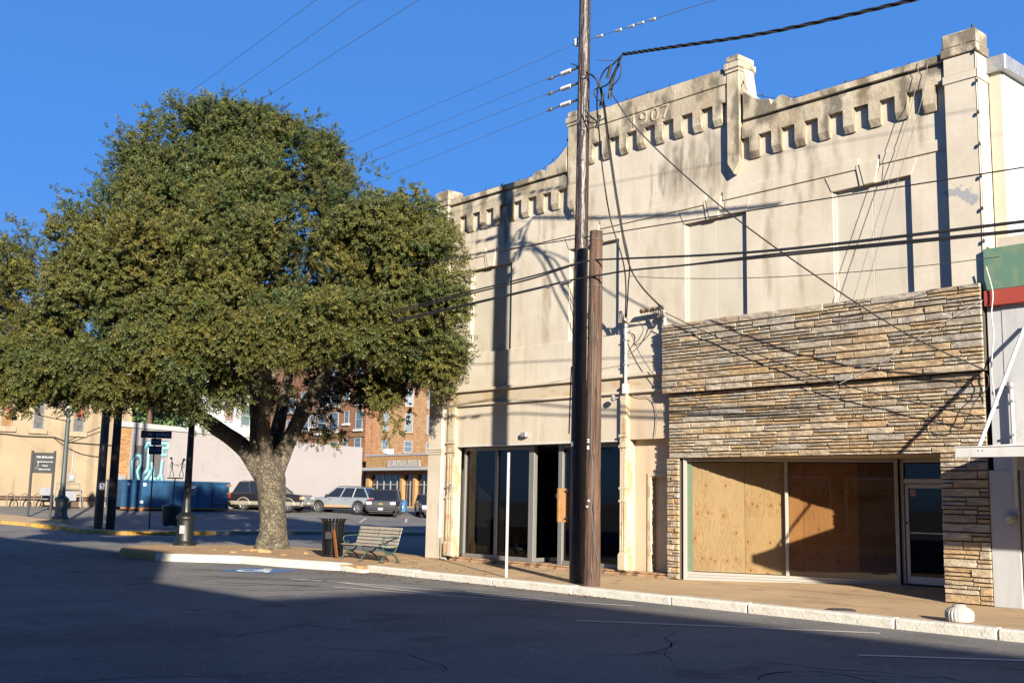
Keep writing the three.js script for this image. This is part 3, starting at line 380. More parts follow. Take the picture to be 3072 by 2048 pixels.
  // cast-iron columns, rusting through the paint
  const iron = (x0, x1, zf) => {
    const w = x1 - x0, col0 = part('iron_column', cbox(x0, x1, 0.1, 4.3, zf - 0.26, zf, 0.012), M.rust, B);
    part('flute', [0.22, 0.5, 0.78].map((t) => cbox(x0 + w * t - w * 0.09, x0 + w * t + w * 0.09, 0.55, 2.9, zf, zf + 0.014, 0.006)).concat([cbox(x0 + w * 0.15, x1 - w * 0.15, 3.35, 4.15, zf, zf + 0.012, 0.005)]), M.rust, col0);
    for (const q of [cbox(x0 - 0.03, x1 + 0.03, 0.1, 0.5, zf - 0.2, zf + 0.04, 0.03), cbox(x0 - 0.012, x1 + 0.012, 1.7, 1.76, zf - 0.2, zf + 0.02, 0.008), cbox(x0 - 0.012, x1 + 0.012, 2.0, 2.06, zf - 0.2, zf + 0.02, 0.008), cbox(x0 - 0.02, x1 + 0.02, 3.0, 3.06, zf - 0.2, zf + 0.03, 0.01), cbox(x0 - 0.02, x1 + 0.02, 3.25, 3.31, zf - 0.2, zf + 0.03, 0.01)]) part('moulding', q, M.rust, col0);
  };
  iron(0.62, 0.98, -0.04); iron(7.3, 7.52, -0.02);
  part('corner_pier', box(0.42, 0.62, 0.01, 4.3, ZW - 0.3, -0.09), M.cream, B);
  // recessed bay with the painted-over side door
  part('bay_wall', [box(7.52, 8.76, 3.2, 4.3, ZW - 0.3, ZW + 0.02), box(7.3, 7.5, 0.1, 3.2, ZW - 0.6, -0.285), box(7.5, 8.02, 0.1, 3.2, ZW - 0.6, ZW - 0.2), box(8.02, 8.85, 2.3, 3.2, ZW - 0.6, ZW - 0.2)], M.peach, B);
  const sd = part('side_door', cbox(8.02, 8.9, 0.1, 2.3, ZW - 0.55, ZW - 0.36, 0.004), M.peach, B);
  part('frame', [box(7.93, 8.018, 0.1, 2.33, ZW - 0.24, ZW - 0.17), box(7.93, 8.8, 2.332, 2.4, ZW - 0.24, ZW - 0.17)], M.rust, sd);
  part('threshold', [cbox(0.9, 8.85, -0.02, 0.055, -0.62, 0.0, 0.02), cbox(0.95, 8.85, 0.055, 0.1, -0.62, -0.07, 0.02)], M.plinth, B);
  // aluminium shopfront: dark glass bays and a centre doorway set back
  const ZG = ZW - 0.3, fr = (x0, x1, y0, y1, z0 = ZG - 0.06, z1 = ZG + 0.06) => cbox(x0, x1, y0, y1, z0, z1, 0.006);
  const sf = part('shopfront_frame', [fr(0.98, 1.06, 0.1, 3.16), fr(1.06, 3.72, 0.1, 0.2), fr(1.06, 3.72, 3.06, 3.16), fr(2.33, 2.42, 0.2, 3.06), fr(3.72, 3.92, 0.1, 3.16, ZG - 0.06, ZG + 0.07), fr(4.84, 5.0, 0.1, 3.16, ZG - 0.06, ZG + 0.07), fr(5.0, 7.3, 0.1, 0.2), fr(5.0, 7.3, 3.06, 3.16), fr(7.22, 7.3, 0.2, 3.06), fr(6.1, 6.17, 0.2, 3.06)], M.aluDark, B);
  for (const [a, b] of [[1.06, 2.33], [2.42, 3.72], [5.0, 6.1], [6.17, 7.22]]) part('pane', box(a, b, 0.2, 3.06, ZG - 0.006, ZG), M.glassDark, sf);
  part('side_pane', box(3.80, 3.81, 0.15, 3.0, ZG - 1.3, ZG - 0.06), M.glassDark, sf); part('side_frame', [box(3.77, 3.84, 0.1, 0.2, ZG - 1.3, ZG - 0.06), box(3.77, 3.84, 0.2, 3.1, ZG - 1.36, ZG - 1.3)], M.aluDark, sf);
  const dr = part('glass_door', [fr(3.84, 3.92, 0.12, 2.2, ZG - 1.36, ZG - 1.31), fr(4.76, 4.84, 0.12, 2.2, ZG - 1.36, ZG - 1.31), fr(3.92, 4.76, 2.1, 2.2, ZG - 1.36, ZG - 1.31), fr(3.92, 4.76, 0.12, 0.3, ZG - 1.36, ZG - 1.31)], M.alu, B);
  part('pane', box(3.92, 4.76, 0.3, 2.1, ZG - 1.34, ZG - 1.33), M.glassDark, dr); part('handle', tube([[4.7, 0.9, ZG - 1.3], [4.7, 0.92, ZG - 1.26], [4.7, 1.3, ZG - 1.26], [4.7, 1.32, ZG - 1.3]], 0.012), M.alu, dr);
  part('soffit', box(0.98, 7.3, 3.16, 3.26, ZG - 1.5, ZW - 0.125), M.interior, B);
  // hull of the building: side, back and party walls, roof, floor, one partition
  part('hull', [box(-0.12, 0.2, 0.0, 10.1, -26, ZW - 0.56), box(0.2, 16.3, 0.0, 10.0, -26.3, -26), box(8.86, 9.12, 0.02, 9.8, -26, -0.55), box(0.2, 16.3, 9.7, 9.85, -26, ZW - 0.352)], M.whiteWall, B);
  part('floor', box(0.2, 8.86, -0.2, 0.09, -26, ZW - 0.64), M.interior, B);
  part('partition', box(0.2, 8.86, 0.1, 4.4, -9.2, -9.0), M.interior, B); part('ceiling', box(0.2, 8.86, 3.3, 3.4, -9, ZW - 0.36), M.interior, B);
  // white party wall with bent metal coping, seen over the lower neighbour
  const sw = part('party_wall', box(16.302, 16.62, 0.0, 9.98, -25.9, -0.56), M.whiteWall, B);
  part('wall_end', box(16.37, 16.6, 5.0, 9.98, -0.558, -0.5), M.cream, sw);
  part('metal_coping', [cbox(16.25, 16.72, 10.0, 10.3, -26, -0.45, 0.012), cbox(16.22, 16.75, 9.97, 10.0, -26, -0.42, 0.008)], M.galv, sw);
}
// string of bulbs clipped along the parapet
{
  const t = thing('light_string', 'thin black cable of small dark bulbs clipped along the parapet top', 'string lights');
  const path = [[0.1, 10.83], [0.5, 10.47], [2.2, 10.47], [4.0, 10.48], [4.6, 10.65], [5.3, 11.05], [5.5, 11.93], [5.85, 11.75], [8, 11.73], [10.5, 11.69], [10.7, 11.93], [11.1, 11.0], [11.7, 10.65], [12.4, 10.48], [14, 10.47], [15.6, 10.47], [16.3, 10.83]];
  part('cable', tube(path.map(([x, y]) => [x, y, ZW + 0.1]), 0.006, 4, 90), M.wire, t); part('cable', tube([[16.38, 10.8, 0.02], [16.39, 8, 0.02], [16.38, 6.2, 0.03]], 0.006, 4, 20), M.wire, t);
  const c = new THREE.CatmullRomCurve3(path.map(([x, y]) => V3(x, y, ZW + 0.1))); for (let i = 0; i < 27; i++) { const p = c.getPointAt(i / 26); part('bulb', at(lathe([[0, -0.015], [0.022, 0], [0.02, 0.05], [0, 0.07]], 7), p.x, p.y, p.z), M.wire, t); }
  for (let i = 0; i < 7; i++) part('bulb', at(lathe([[0, -0.02], [0.024, 0], [0.02, 0.05], [0, 0.07]], 7), 16.39, 10.3 - i * 0.62, 0.045), M.wire, t);
}
// two small floodlights and a vent on the shopfront board
{
  const t = thing('floodlight', 'small bullet floodlight aimed down beside the right iron column', 'floodlight', [7.16, 4.18, ZW + 0.035]);
  part('bracket', [bar([0.06, 0.06, 0], [0.02, 0.03, 0.1], 0.014), at(new THREE.CylinderGeometry(0.045, 0.045, 0.03, 10), 0.06, 0.06, 0.015, 0, Math.PI / 2)], M.galv, t); part('lamp_head', at(lathe([[0.02, 0.16], [0.05, 0.12], [0.06, 0], [0.055, 0], [0.01, 0.02]], 12), -0.02, -0.02, 0.16, 0, 0.5, -0.5), M.galv, t);
  const v = thing('vent_box', 'little metal vent box on the cream board above the glass shopfront', 'vent', [3.87, 3.42, ZW + 0.031]);
  part('hood', extrude([[-0.1, -0.06], [0.1, -0.06], [0.1, 0.06], [-0.1, 0.06]], 0, 0.12, [], 0.012), M.galv, v); part('opening', at(new THREE.CylinderGeometry(0.04, 0.04, 0.02, 10), 0, -0.07, 0.06), M.blackMatte, v);
}

// ---------------------------------------------------------------- the stone-faced shopfront
const stoneMats = [[0.40, 0.325, 0.225], [0.38, 0.285, 0.175], [0.35, 0.31, 0.25], [0.43, 0.37, 0.28], [0.31, 0.25, 0.18], [0.34, 0.315, 0.27], [0.40, 0.29, 0.165], [0.39, 0.35, 0.28], [0.28, 0.245, 0.2]].map(([r, g, b], i) => { const m = scaled(T.stone, 1.1); m.offset.set(i * 0.13, i * 0.29); return new THREE.MeshStandardMaterial({ color: col(r * 1.28, g * 1.28, b * 1.28), map: m, roughness: 0.95, bumpMap: scaled(T.stoneBump, 1.1), bumpScale: 0.015 }); });
const S = thing('stone_shopfront', 'boarded shopfront faced with split tan and grey stone', 'shopfront');
{
  const R = rng(77), list = [];
  const rough = (x0, x1, y0, y1, z0, z1) => { // split face: a front of small tilted facets
    const nx = clamp(Math.round((x1 - x0) / 0.16), 1, 6), ny = y1 - y0 > 0.1 ? 2 : 1, b = Math.min(0.014, (y1 - y0) * 0.2), pos = [], q = [];
    for (let j = 0; j <= ny; j++) for (let i = 0; i <= nx; i++) { const ex = i === 0 || i === nx, ey = j === 0 || j === ny; q.push(V3(lerp(x0 + b * 0.6, x1 - b * 0.6, i / nx) + (ex ? 0 : (R() - 0.5) * 0.05), lerp(y0 + b * 0.7, y1 - b * 0.7, j / ny) + (ey ? (R() - 0.5) * 0.006 : (R() - 0.5) * 0.03), z1 + (R() - 0.5) * 0.02 - (ex ? 0.006 : 0))); }
    const Q = (i, j) => q[j * (nx + 1) + i], tri = (a, c, d) => pos.push(a.x, a.y, a.z, c.x, c.y, c.z, d.x, d.y, d.z), quad = (a, c, d, e) => { tri(a, c, d); tri(a, d, e); };
    for (let j = 0; j < ny; j++) for (let i = 0; i < nx; i++) R() < 0.5 ? quad(Q(i, j), Q(i + 1, j), Q(i + 1, j + 1), Q(i, j + 1)) : quad(Q(i + 1, j), Q(i + 1, j + 1), Q(i, j + 1), Q(i, j));
    const bk = (p) => V3(p.x <= x0 + b ? x0 : p.x >= x1 - b ? x1 : p.x, p.y < (y0 + y1) / 2 ? y0 : y1, z0);
    for (let i = 0; i < nx; i++) { quad(bk(Q(i, 0)), bk(Q(i + 1, 0)), Q(i + 1, 0), Q(i, 0)); quad(Q(i, ny), Q(i + 1, ny), bk(Q(i + 1, ny)), bk(Q(i, ny))); }
    for (let j = 0; j < ny; j++) { const l0 = Q(0, j), l1 = Q(0, j + 1), r0 = Q(nx, j), r1 = Q(nx, j + 1); const L0 = V3(x0, j ? l0.y : y0, z0), L1 = V3(x0, j === ny - 1 ? y1 : l1.y, z0), R0 = V3(x1, j ? r0.y : y0, z0), R1 = V3(x1, j === ny - 1 ? y1 : r1.y, z0); quad(L0, l0, l1, L1); quad(r0, R0, R1, r1); }
    const g = new THREE.BufferGeometry(); g.setAttribute('position', new THREE.Float32BufferAttribute(pos, 3)); g.computeVertexNormals(); return metreUV(g, R() * 7);
  };
  const put = (x0, x1, y0, y1, z, cols) => { const j = 0.006; if (x1 - x0 < 0.05) return; const d = 0.03 + R() * 0.03; list.push([(x1 - x0) * (y1 - y0), rough(x0 + j, x1 - j, y0 + j, y1 - j, z - 0.04, z + d - 0.03), stoneMats[cols[Math.floor(R() * cols.length)]]]); };
  const all = [0, 1, 2, 3, 4, 5, 6, 7, 8, 0, 3, 1], warm = [0, 1, 3, 6, 0, 3, 6], grey = [2, 5, 7, 8, 2, 5, 4, 0, 1];
  function field(x0, x1, y0, y1, z, h, cols, lmin = 0.36, lmax = 1.15, single = 0.5) { const n = Math.round((y1 - y0) / h); for (let r = 0; r < n; r++) { const ya = lerp(y0, y1, r / n), yb = lerp(y0, y1, (r + 1) / n), pal = cols(r / n); let x = x0; while (x < x1 - 0.01) { let l = lmin + R() * (lmax - lmin); if (x + l > x1 - lmin * 0.7) l = x1 - x; if (R() < single) put(x, x + l, ya, yb, z, pal); else { const s = ya + (yb - ya) * (0.38 + R() * 0.24); for (const [a, b] of [[ya, s], [s, yb]]) { if (l > 0.55 && R() < 0.6) { const m = x + l * (0.3 + R() * 0.4); put(x, m, a, b, z, pal); put(m, x + l, a, b, z, pal); } else put(x, x + l, a, b, z, pal); } } x += l; } } }
  const ZS = 0.0, ZU = 0.13;
  field(8.76, 16.33, 4.2, 5.5, ZU, 0.14, (t) => t > 0.55 ? grey : all); field(8.76, 16.33, 5.5, 5.82, ZU + 0.02, 0.16, () => grey, 0.5, 1.2);
  field(8.86, 16.26, 2.72, 4.2, ZS, 0.14, (t) => t < 0.5 ? warm.concat(all) : all);
  field(8.8, 9.14, 0.01, 2.72, ZS, 0.128, () => warm.concat(all), 0.11, 0.24, 0.75); field(15.37, 16.26, 0.01, 2.72, ZS, 0.155, (t) => t < 0.4 ? warm : all, 0.22, 0.75);
  list.sort((a, b) => b[0] - a[0]); const backing = part('backing_wall', [box(8.78, 16.31, 4.215, 5.80, ZW + 0.036, ZU - 0.03), box(8.88, 16.24, 2.73, 4.214, ZW - 0.3, ZS - 0.03), box(8.82, 9.13, 0.01, 2.73, ZW - 0.3, ZS - 0.03), box(15.39, 16.24, 0.01, 2.73, -0.4, ZS - 0.03)], M.mortar, S);
  list.slice(0, 300).forEach(([, g, m], i) => part('stone', g, m, S));
  for (const m of stoneMats) { const l = list.slice(300).filter((q) => q[2] === m).map((q) => q[1]); if (l.length) part('small_stones', l, m, S, 'stuff'); }
  // returns of the piers, roughly coursed
  const ret = []; for (let y = 0.02; y < 2.7; y += 0.155) { ret.push([0.2, cbox(15.345, 15.4, y, y + 0.145, -0.38, -0.06, 0.012, () => [(R() - 0.5) * 0.02, 0, 0]), stoneMats[warm[Math.floor(R() * 7)]]]); } for (const [, g, m] of ret) part('return_stone', g, m, S);
  // soffit over the slanted entrance
  part('soffit', box(9.14, 15.37, 2.735, 2.8, -2.7, -0.31), M.peach, S);
  // slanted show window: a line from (9.2, -0.14) to (13.3, -2.16)
  const A = V3(9.22, 0, -0.12), Bp = V3(13.33, 0, -2.14), d = Bp.clone().sub(A), L = d.length(), ang = Math.atan2(-d.z, d.x);
  const floorY = (z) => 0.11 * clamp(-z / 2.3);
  const fl = []; { const p = [[8.9, 0.0], [15.4, 0.0], [15.4, -2.6], [8.9, -2.6]]; for (const q of [0, 1, 2, 0, 2, 3]) fl.push(p[q][0], floorY(p[q][1]) + 0.004, p[q][1]); }
  const fg = new THREE.BufferGeometry(); fg.setAttribute('position', new THREE.Float32BufferAttribute(fl, 3)); fg.computeVertexNormals(); part('entrance_floor', metreUV(fg), (() => { const m = M.tan.clone(); m.side = THREE.DoubleSide; return m; })(), S);
  const W = new THREE.Group(); W.name = 'show_window'; W.position.copy(A); W.rotation.y = ang; S.add(W); const y0 = 0.19, y1 = 2.66, mull = 2.27;
  part('window_frame', [cbox(-0.03, 0.05, 0.0, 2.73, -0.05, 0.05, 0.008), cbox(L - 0.06, L + 0.02, 0.0, 2.73, -0.05, 0.05, 0.008), cbox(mull - 0.035, mull + 0.035, y0, 2.73, -0.04, 0.05, 0.008), cbox(0.05, L - 0.06, y1, 2.73, -0.04, 0.05, 0.008)], M.alu, W);
  part('sill', [cbox(-0.03, L, -0.1, 0.075, -0.06, 0.055, 0.008), cbox(-0.03, L, 0.078, 0.13, -0.06, 0.045, 0.008), cbox(-0.03, L, 0.132, y0, -0.06, 0.035, 0.008)], M.alu, W);
  part('green_jamb', box(0.05, 0.16, y0, y1, -0.05, -0.04), mat(0.14, 0.185, 0.13), W);
  for (const [a, b] of [[0.05, mull - 0.035], [mull + 0.035, L - 0.06]]) part('pane', box(a, b, y0, y1, 0.0, 0.005), M.glassClear, W);
  const ply = (u0, v0, w, h, tint) => { const t = T.ply.clone(); t.repeat.set(w, h); t.offset.set(u0, v0); t.needsUpdate = true; return new THREE.MeshStandardMaterial({ map: t, color: col(...tint), roughness: 0.85 }); };
  const sheet = (a, b, m, z) => { const g = cbox(a, b, y0 + 0.01, y1 - 0.02, z - 0.018, z, 0.003), u = g.attributes.uv, p = g.attributes.position; for (let i = 0; i < u.count; i++) u.setXY(i, (p.getX(i) - a) / (b - a), (p.getY(i) - y0) / (y1 - y0)); return part('plywood_sheet', g, m, W); };
  sheet(0.1, 1.33, ply(0, 0, 1, 1, [0.88, 0.87, 0.86]), -0.09); sheet(1.336, mull, ply(0.25, 0.5, 0.7, 1, [0.86, 0.82, 0.72]), -0.094); sheet(mull + 0.004, mull + 0.34, ply(0.5, 0.3, 0.25, 1, [0.62, 0.4, 0.22]), -0.094); sheet(mull + 0.344, mull + 1.5, ply(0.05, 0.37, 0.9, 1, [0.6, 0.38, 0.2]), -0.09); sheet(mull + 1.504, L - 0.07, ply(0.4, 0.6, 0.6, 1, [0.3, 0.18, 0.11]), -0.094);
  // glazed entrance door with transom
  const D = new THREE.Group(); D.name = 'entrance_door'; D.position.set(13.36, 0.115, -2.24); S.add(D);
  part('door_frame', [cbox(0, 0.08, 0, 2.62, -0.06, 0.05, 0.008), cbox(0.08, 1.2, 2.1, 2.2, -0.06, 0.05, 0.008), cbox(0.08, 1.2, 2.54, 2.62, -0.06, 0.05, 0.008), cbox(1.14, 1.22, 0, 2.1, -0.06, 0.05, 0.008)], M.alu, D);
  part('door_leaf', [cbox(0.09, 0.17, 0.02, 2.09, -0.03, 0.02, 0.006), cbox(1.05, 1.13, 0.02, 2.09, -0.03, 0.02, 0.006), cbox(0.17, 1.05, 2.0, 2.09, -0.03, 0.02, 0.006), cbox(0.17, 1.05, 0.02, 0.18, -0.03, 0.02, 0.006), cbox(0.17, 1.05, 1.06, 1.09, -0.02, 0.03, 0.004)], M.alu, D);
  part('pane', [box(0.17, 1.05, 0.18, 1.06, -0.008, -0.003), box(0.17, 1.05, 1.09, 2.0, -0.008, -0.003)], M.glassDark, D); part('transom_pane', box(0.08, 1.14, 2.2, 2.54, -0.008, -0.003), M.glassDark, D);
  part('lock', at(new THREE.CylinderGeometry(0.02, 0.02, 0.03, 10), 0.12, 1.28, 0.03, 0, Math.PI / 2), M.blackMatte, D); part('kraft_paper', extrude([[0.2, 0.2], [1.0, 0.2], [1.0, 1.3], [0.62, 1.75], [0.2, 1.35]], -0.12, -0.118), mat(0.20, 0.155, 0.10), D);
  part('sticker', at(plate(0.11, 0.12), 0.26, 1.9, -0.0015), new THREE.MeshStandardMaterial({ map: canvasTex(64, 64, (c) => { c.fillStyle = '#c9c2b8'; c.fillRect(0, 0, 64, 64); c.fillStyle = '#b3402e'; c.fillRect(6, 6, 52, 18); c.fillRect(6, 30, 24, 28); c.fillRect(36, 30, 22, 28); }), roughness: 0.6 }), D);
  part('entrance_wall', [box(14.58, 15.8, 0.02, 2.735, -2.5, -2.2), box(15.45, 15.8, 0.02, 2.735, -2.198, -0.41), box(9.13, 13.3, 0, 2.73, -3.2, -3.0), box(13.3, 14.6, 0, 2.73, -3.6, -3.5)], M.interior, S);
}

// ---------------------------------------------------------------- the low neighbour with green and red band and canopy
{
  const N = thing('neighbour_shop', 'pale low shop with faded green and red sign band', 'shop');
  part('wall', [box(16.63, 40, 2.4, 5.4, -0.4, -0.02), box(16.27, 16.77, 0.005, 2.4, -0.4, -0.02), box(17.9, 40, 0.005, 2.4, -0.4, -0.02), box(16.36, 16.63, 2.4, 5.36, -0.3, -0.03)], M.greyWall, N);
  part('sign_panel', [cbox(16.38, 20.4, 5.66, 6.44, -0.35, 0.09, 0.01), cbox(20.41, 24.4, 5.66, 6.44, -0.35, 0.09, 0.01)], M.greenPanel, N); part('red_band', cbox(16.37, 40, 5.37, 5.655, -0.35, 0.11, 0.008), M.red, N);
  part('parapet', [box(16.64, 40, 6.445, 6.62, -0.5, 0.03), box(16.63, 40, 5.2, 6.44, -0.8, -0.36)], M.cream, N); part('roof', box(16.63, 40, 5.6, 5.75, -25, -0.81), mat(0.3, 0.3, 0.29), N); part('party_side', box(39.7, 40, 0, 6.4, -25, -0.4), M.cream, N);
  part('door_frame', [cbox(16.8, 16.88, 0.01, 2.5, -0.3, -0.05, 0.006), cbox(17.8, 17.88, 0.01, 2.5, -0.3, -0.05, 0.006)], M.alu, N); part('pane', box(16.9, 17.78, 0.05, 2.4, -0.2, -0.19), M.glassDark, N); part('back_wall', box(16.64, 39, 0, 5.3, -6.2, -6), M.interior, N);
  // flat metal canopy hung on struts
  const Cn = new THREE.Group(); Cn.name = 'canopy'; N.add(Cn); const x0 = 16.76, zc = 2.25, yw = 2.86, yf = 2.70;
  part('deck', side([[-0.02, yw - 0.14], [zc - 0.06, yf - 0.13], [zc - 0.06, yf - 0.05], [-0.02, yw - 0.05]], x0 + 0.03, 34), M.white, Cn);
  part('edge_trim', [cbox(x0, 34, yf - 0.17, yf + 0.0, zc - 0.055, zc, 0.006), cbox(x0 - 0.004, 34, yf - 0.005, yf + 0.016, zc - 0.08, zc + 0.015, 0.004), side([[-0.0, yw - 0.16], [zc - 0.06, yf - 0.16], [zc - 0.06, yf + 0.003], [0, yw + 0.003]], x0 - 0.002, x0 + 0.028)], M.white, Cn);
  for (const x of [17.05, 21.5, 26]) part('strut', [bar([x, yf + 0.02, zc - 0.25], [x, 4.95, 0.02], 0.032, 8)], M.white, Cn);
  part('rivet', [0.4, 0.47, 1.6, 1.67, 2.9].map((q) => at(new THREE.SphereGeometry(0.012, 6, 4), x0 + q, yf - 0.06, zc + 0.002)), M.galv, Cn);
}
{ // service mast, meter and cables of the neighbour
  const m = thing('service_mast', 'white conduit mast with weatherhead rising from the canopy on the pale wall', 'conduit', [16.78, 0, 0.02]);
  part('conduit', [bar([0, 2.3, 0.05], [0, 3.85, 0.05], 0.035, 10), bar([0, 1.75, 0.05], [0, 2.3, 0.05], 0.025, 8)], M.white, m); part('weatherhead', at(lathe([[0, 0.1], [0.06, 0.07], [0.07, 0], [0.04, -0.04], [0.036, -0.08]], 12), 0, 3.88, 0.06, 0, 0.4), M.galv, m); part('clamp', [cbox(-0.05, 0.05, 3.0, 3.04, 0, 0.1, 0.006), cbox(-0.05, 0.05, 3.6, 3.64, 0, 0.1, 0.006)], M.galv, m);
  const e = thing('electric_meter', 'round glass electric meter on the pale pier beside stone pillar', 'meter', [16.66, 1.55, -0.02]);
  part('socket', at(new THREE.CylinderGeometry(0.1, 0.1, 0.06, 18), 0, 0, 0.03, 0, Math.PI / 2), M.galv, e); part('glass_cover', at(lathe([[0, 0.13], [0.06, 0.125], [0.085, 0.09], [0.088, 0]], 18), 0, 0, 0.06, 0, Math.PI / 2), mat(0.35, 0.38, 0.33, { roughness: 0.1 }), e); part('dial', at(plate(0.09, 0.035), 0, 0.01, 0.192), M.plateWhite, e);
}

// ---------------------------------------------------------------- buildings across the street (behind the camera): they shade the road and show in the glass
{
  const brickRed = new THREE.MeshStandardMaterial({ map: scaled(T.brick, 0.31), color: col(0.27, 0.115, 0.075), roughness: 0.9 }), dim = mat(0.3, 0.27, 0.22, { map: scaled(T.paintwall, 0.3) });
  const across = (label, x0, x1, h, m) => { const t = thing('street_building', label, 'building'); part('wall', box(x0, x1, -0.3, h, 22.5, 42), m, t); part('cornice', cbox(x0, x1, h - 0.5, h - 0.35, 22.38, 22.5, 0.02), dim, t);
    for (let x = x0 + 1.2; x < x1 - 1.8; x += 2.9) { if (h > 10) { const w = part('upper_window', box(x, x + 1.2, 5.6, 7.8, 22.4, 22.47), M.carGlass, t); part('sill', box(x - 0.1, x + 1.3, 5.48, 5.6, 22.3, 22.49), dim, w); } }
    for (let x = x0 + 0.8; x < x1 - 2.8; x += 3.6) { const w = part('shop_window', box(x, x + 2.8, 0.5, 2.9, 22.42, 22.47), M.carGlass, t); part('frame', [box(x - 0.08, x, 0.4, 3, 22.36, 22.49), box(x + 2.8, x + 2.88, 0.4, 3, 22.36, 22.49), box(x - 0.08, x + 2.88, 2.9, 3, 22.36, 22.49)], M.alu, w); } };
  across('red brick two-storey shop row across the street, behind the viewer', 3, 29.3, 11.55, brickRed); across('lower plastered shop across the street between taller brick buildings', 29.302, 42.6, 8.75, dim); across('long brick block across the street beyond the low plastered shop', 42.602, 75, 11.75, brickRed);
  struct('far_side_pavement', box(-5, 75, -0.3, 0.0, 18.6, 22.5), M.tan);
}

// ---------------------------------------------------------------- utility poles and wires
const PZ = 2.8, PXX = 8.69;
const Pole = thing('utility_pole', 'tall tarred utility pole with white insulators beside the shorter brown pole', 'utility pole', [PXX, 0, PZ]);
{
  part('shaft', taperTube([[0, -0.3, 0], [0.0, 5, 0], [0.03, 10, 0], [0.06, 16, 0]], [0.168, 0.156, 0.14, 0.118], 18, 40, 0.03, 4), M.poleTar, Pole);
  const ins = (y, len) => { const q = new THREE.Group(); q.name = 'insulator'; q.position.set(-0.13, y, 0.02); Pole.add(q); const pr = [[0.012, 0]]; for (let i = 0; i < 8; i++) pr.push([0.03, 0.02 + i * 0.04], [0.055, 0.03 + i * 0.04], [0.03, 0.04 + i * 0.04]); pr.push([0.012, 0.36]); const g = lathe(pr, 10); g.rotateZ(Math.PI / 2); g.translate(-0.2, 0, 0); part('porcelain', g, M.porcelain, q); part('fitting', [bar([0.05, 0, 0], [-0.2, 0, 0], 0.03, 8), bar([-0.56, 0, 0], [-0.95, 0, 0], 0.018, 6), cbox(-0.98, -0.82, -0.03, 0.03, -0.03, 0.03, 0.008)], M.wireGrey, q); };
  for (const py of [213, 259, 308]) ins(onZ(1712, py, PZ).y, 1);
  const sy = onZ(1706, 137, PZ).y; part('spool', [at(lathe([[0.02, -0.08], [0.06, -0.07], [0.035, -0.03], [0.06, 0], [0.035, 0.03], [0.06, 0.07], [0.02, 0.08]], 10), -0.22, sy, 0), bar([-0.22, sy - 0.1, 0], [-0.1, sy - 0.1, 0], 0.012), bar([-0.22, sy + 0.1, 0], [-0.1, sy + 0.1, 0], 0.012)], M.porcelain, Pole);
  part('step_bolt', [[0.13, 9.9], [0.13, 9.2], [0.0, 10.1], [0.13, 11.1]].map(([x, y]) => at(new THREE.CylinderGeometry(0.03, 0.03, 0.07, 8), x, y, 0.1, 0, Math.PI / 2)), M.galv, Pole);
  const by = onZ(1682, 1515, PZ).y; part('meter_board', cbox(-0.42, -0.36, by - 0.36, by + 0.36, -0.06, 0.22, 0.008), mat(0.75, 0.6, 0.42, { map: T.ply }), Pole); part('bracket', [bar([-0.36, by + 0.3, 0.05], [0, by + 0.3, 0], 0.02), bar([-0.36, by - 0.28, 0.05], [0, by - 0.28, 0], 0.02), cbox(-0.36, -0.16, by - 0.32, by + 0.3, -0.05, 0.02, 0.01)], M.blackMatte, Pole); part('meter', at(lathe([[0, 0.12], [0.07, 0.11], [0.09, 0.06], [0.09, 0]], 14), -0.42, by + 0.2, 0.08, 0, 0, Math.PI / 2), M.porcelain, Pole);
  part('ground_wire', tube([[-0.17, 0, 0.06], [-0.17, 2.5, 0.06], [-0.16, 4.6, 0.06], [-0.16, 7, 0.08]], 0.008, 5), M.wire, Pole); part('riser_cable', tube([[-0.28, 3.15, 0.02], [-0.24, 3.8, 0.04], [-0.17, 4.6, 0.08]], 0.015, 5), M.wire, Pole); part('tag', cbox(-0.06, 0.02, 2.86, 2.96, 0.165, 0.172, 0.002), M.galv, Pole);
}
const STX = 9.5, STZ = 3.2, stubTop = onZ(1775, 697, STZ).y;
{
  const s = thing('pole_stub', 'shorter brown cut-off utility pole standing at the kerb', 'utility pole', [STX, 0, STZ]);
  part('shaft', taperTube([[0, -0.3, 0], [0.0, 2.5, 0], [0.02, 5, 0], [0.03, stubTop, 0]], [0.172, 0.162, 0.152, 0.138], 20, 30, 0.06, 14, true), M.poleBrown, s);
  const front = V3(EYE.x - STX, 0, EYE.z - STZ).normalize(); const on = (y, o = 0.165, side = 0) => [front.x * o - front.z * side, y, front.z * o + front.x * side];
  for (const [ch, y] of [['2', 2.9], ['8', 2.76]]) { const g = text(ch, 0.075, 0.006, fontBold); g.rotateY(Math.atan2(front.x, front.z)); g.translate(...on(y, 0.155, 0.13)); part('number_tag', g, M.galv, s); }
  part('reflector', [at(new THREE.CylinderGeometry(0.022, 0.022, 0.02, 10), ...on(1.72, 0.15, 0.08), Math.atan2(front.x, front.z), Math.PI / 2), at(new THREE.CylinderGeometry(0.02, 0.02, 0.02, 10), ...on(1.6, 0.148, 0.11), Math.atan2(front.x, front.z), Math.PI / 2)], M.plateWhite, s);
  part('loose_wire', [tube([on(2.9, 0.168, 0.05), on(2.2, 0.168, 0.0), on(1.6, 0.166, 0.02), on(0.9, 0.166, -0.04), on(0.5, 0.166, -0.12)], 0.006, 4), tube([on(5.6, 0.16, 0.02), on(4.2, 0.162, 0.03), on(2.9, 0.168, 0.05)], 0.006, 4)], M.wireGrey, s); part('band', [0, 1].map((i) => at(new THREE.TorusGeometry(0.149, 0.008, 5, 18), 0.03, stubTop - 0.2 - i * 1.0, 0, 0, Math.PI / 2)), M.wireGrey, s);
}
function wire(pts, r, label, group, m = M.wire) { return single('overhead_wire', tube(pts, r, 5, Math.max(16, pts.length * 6)), m, label, 'wire', group); }
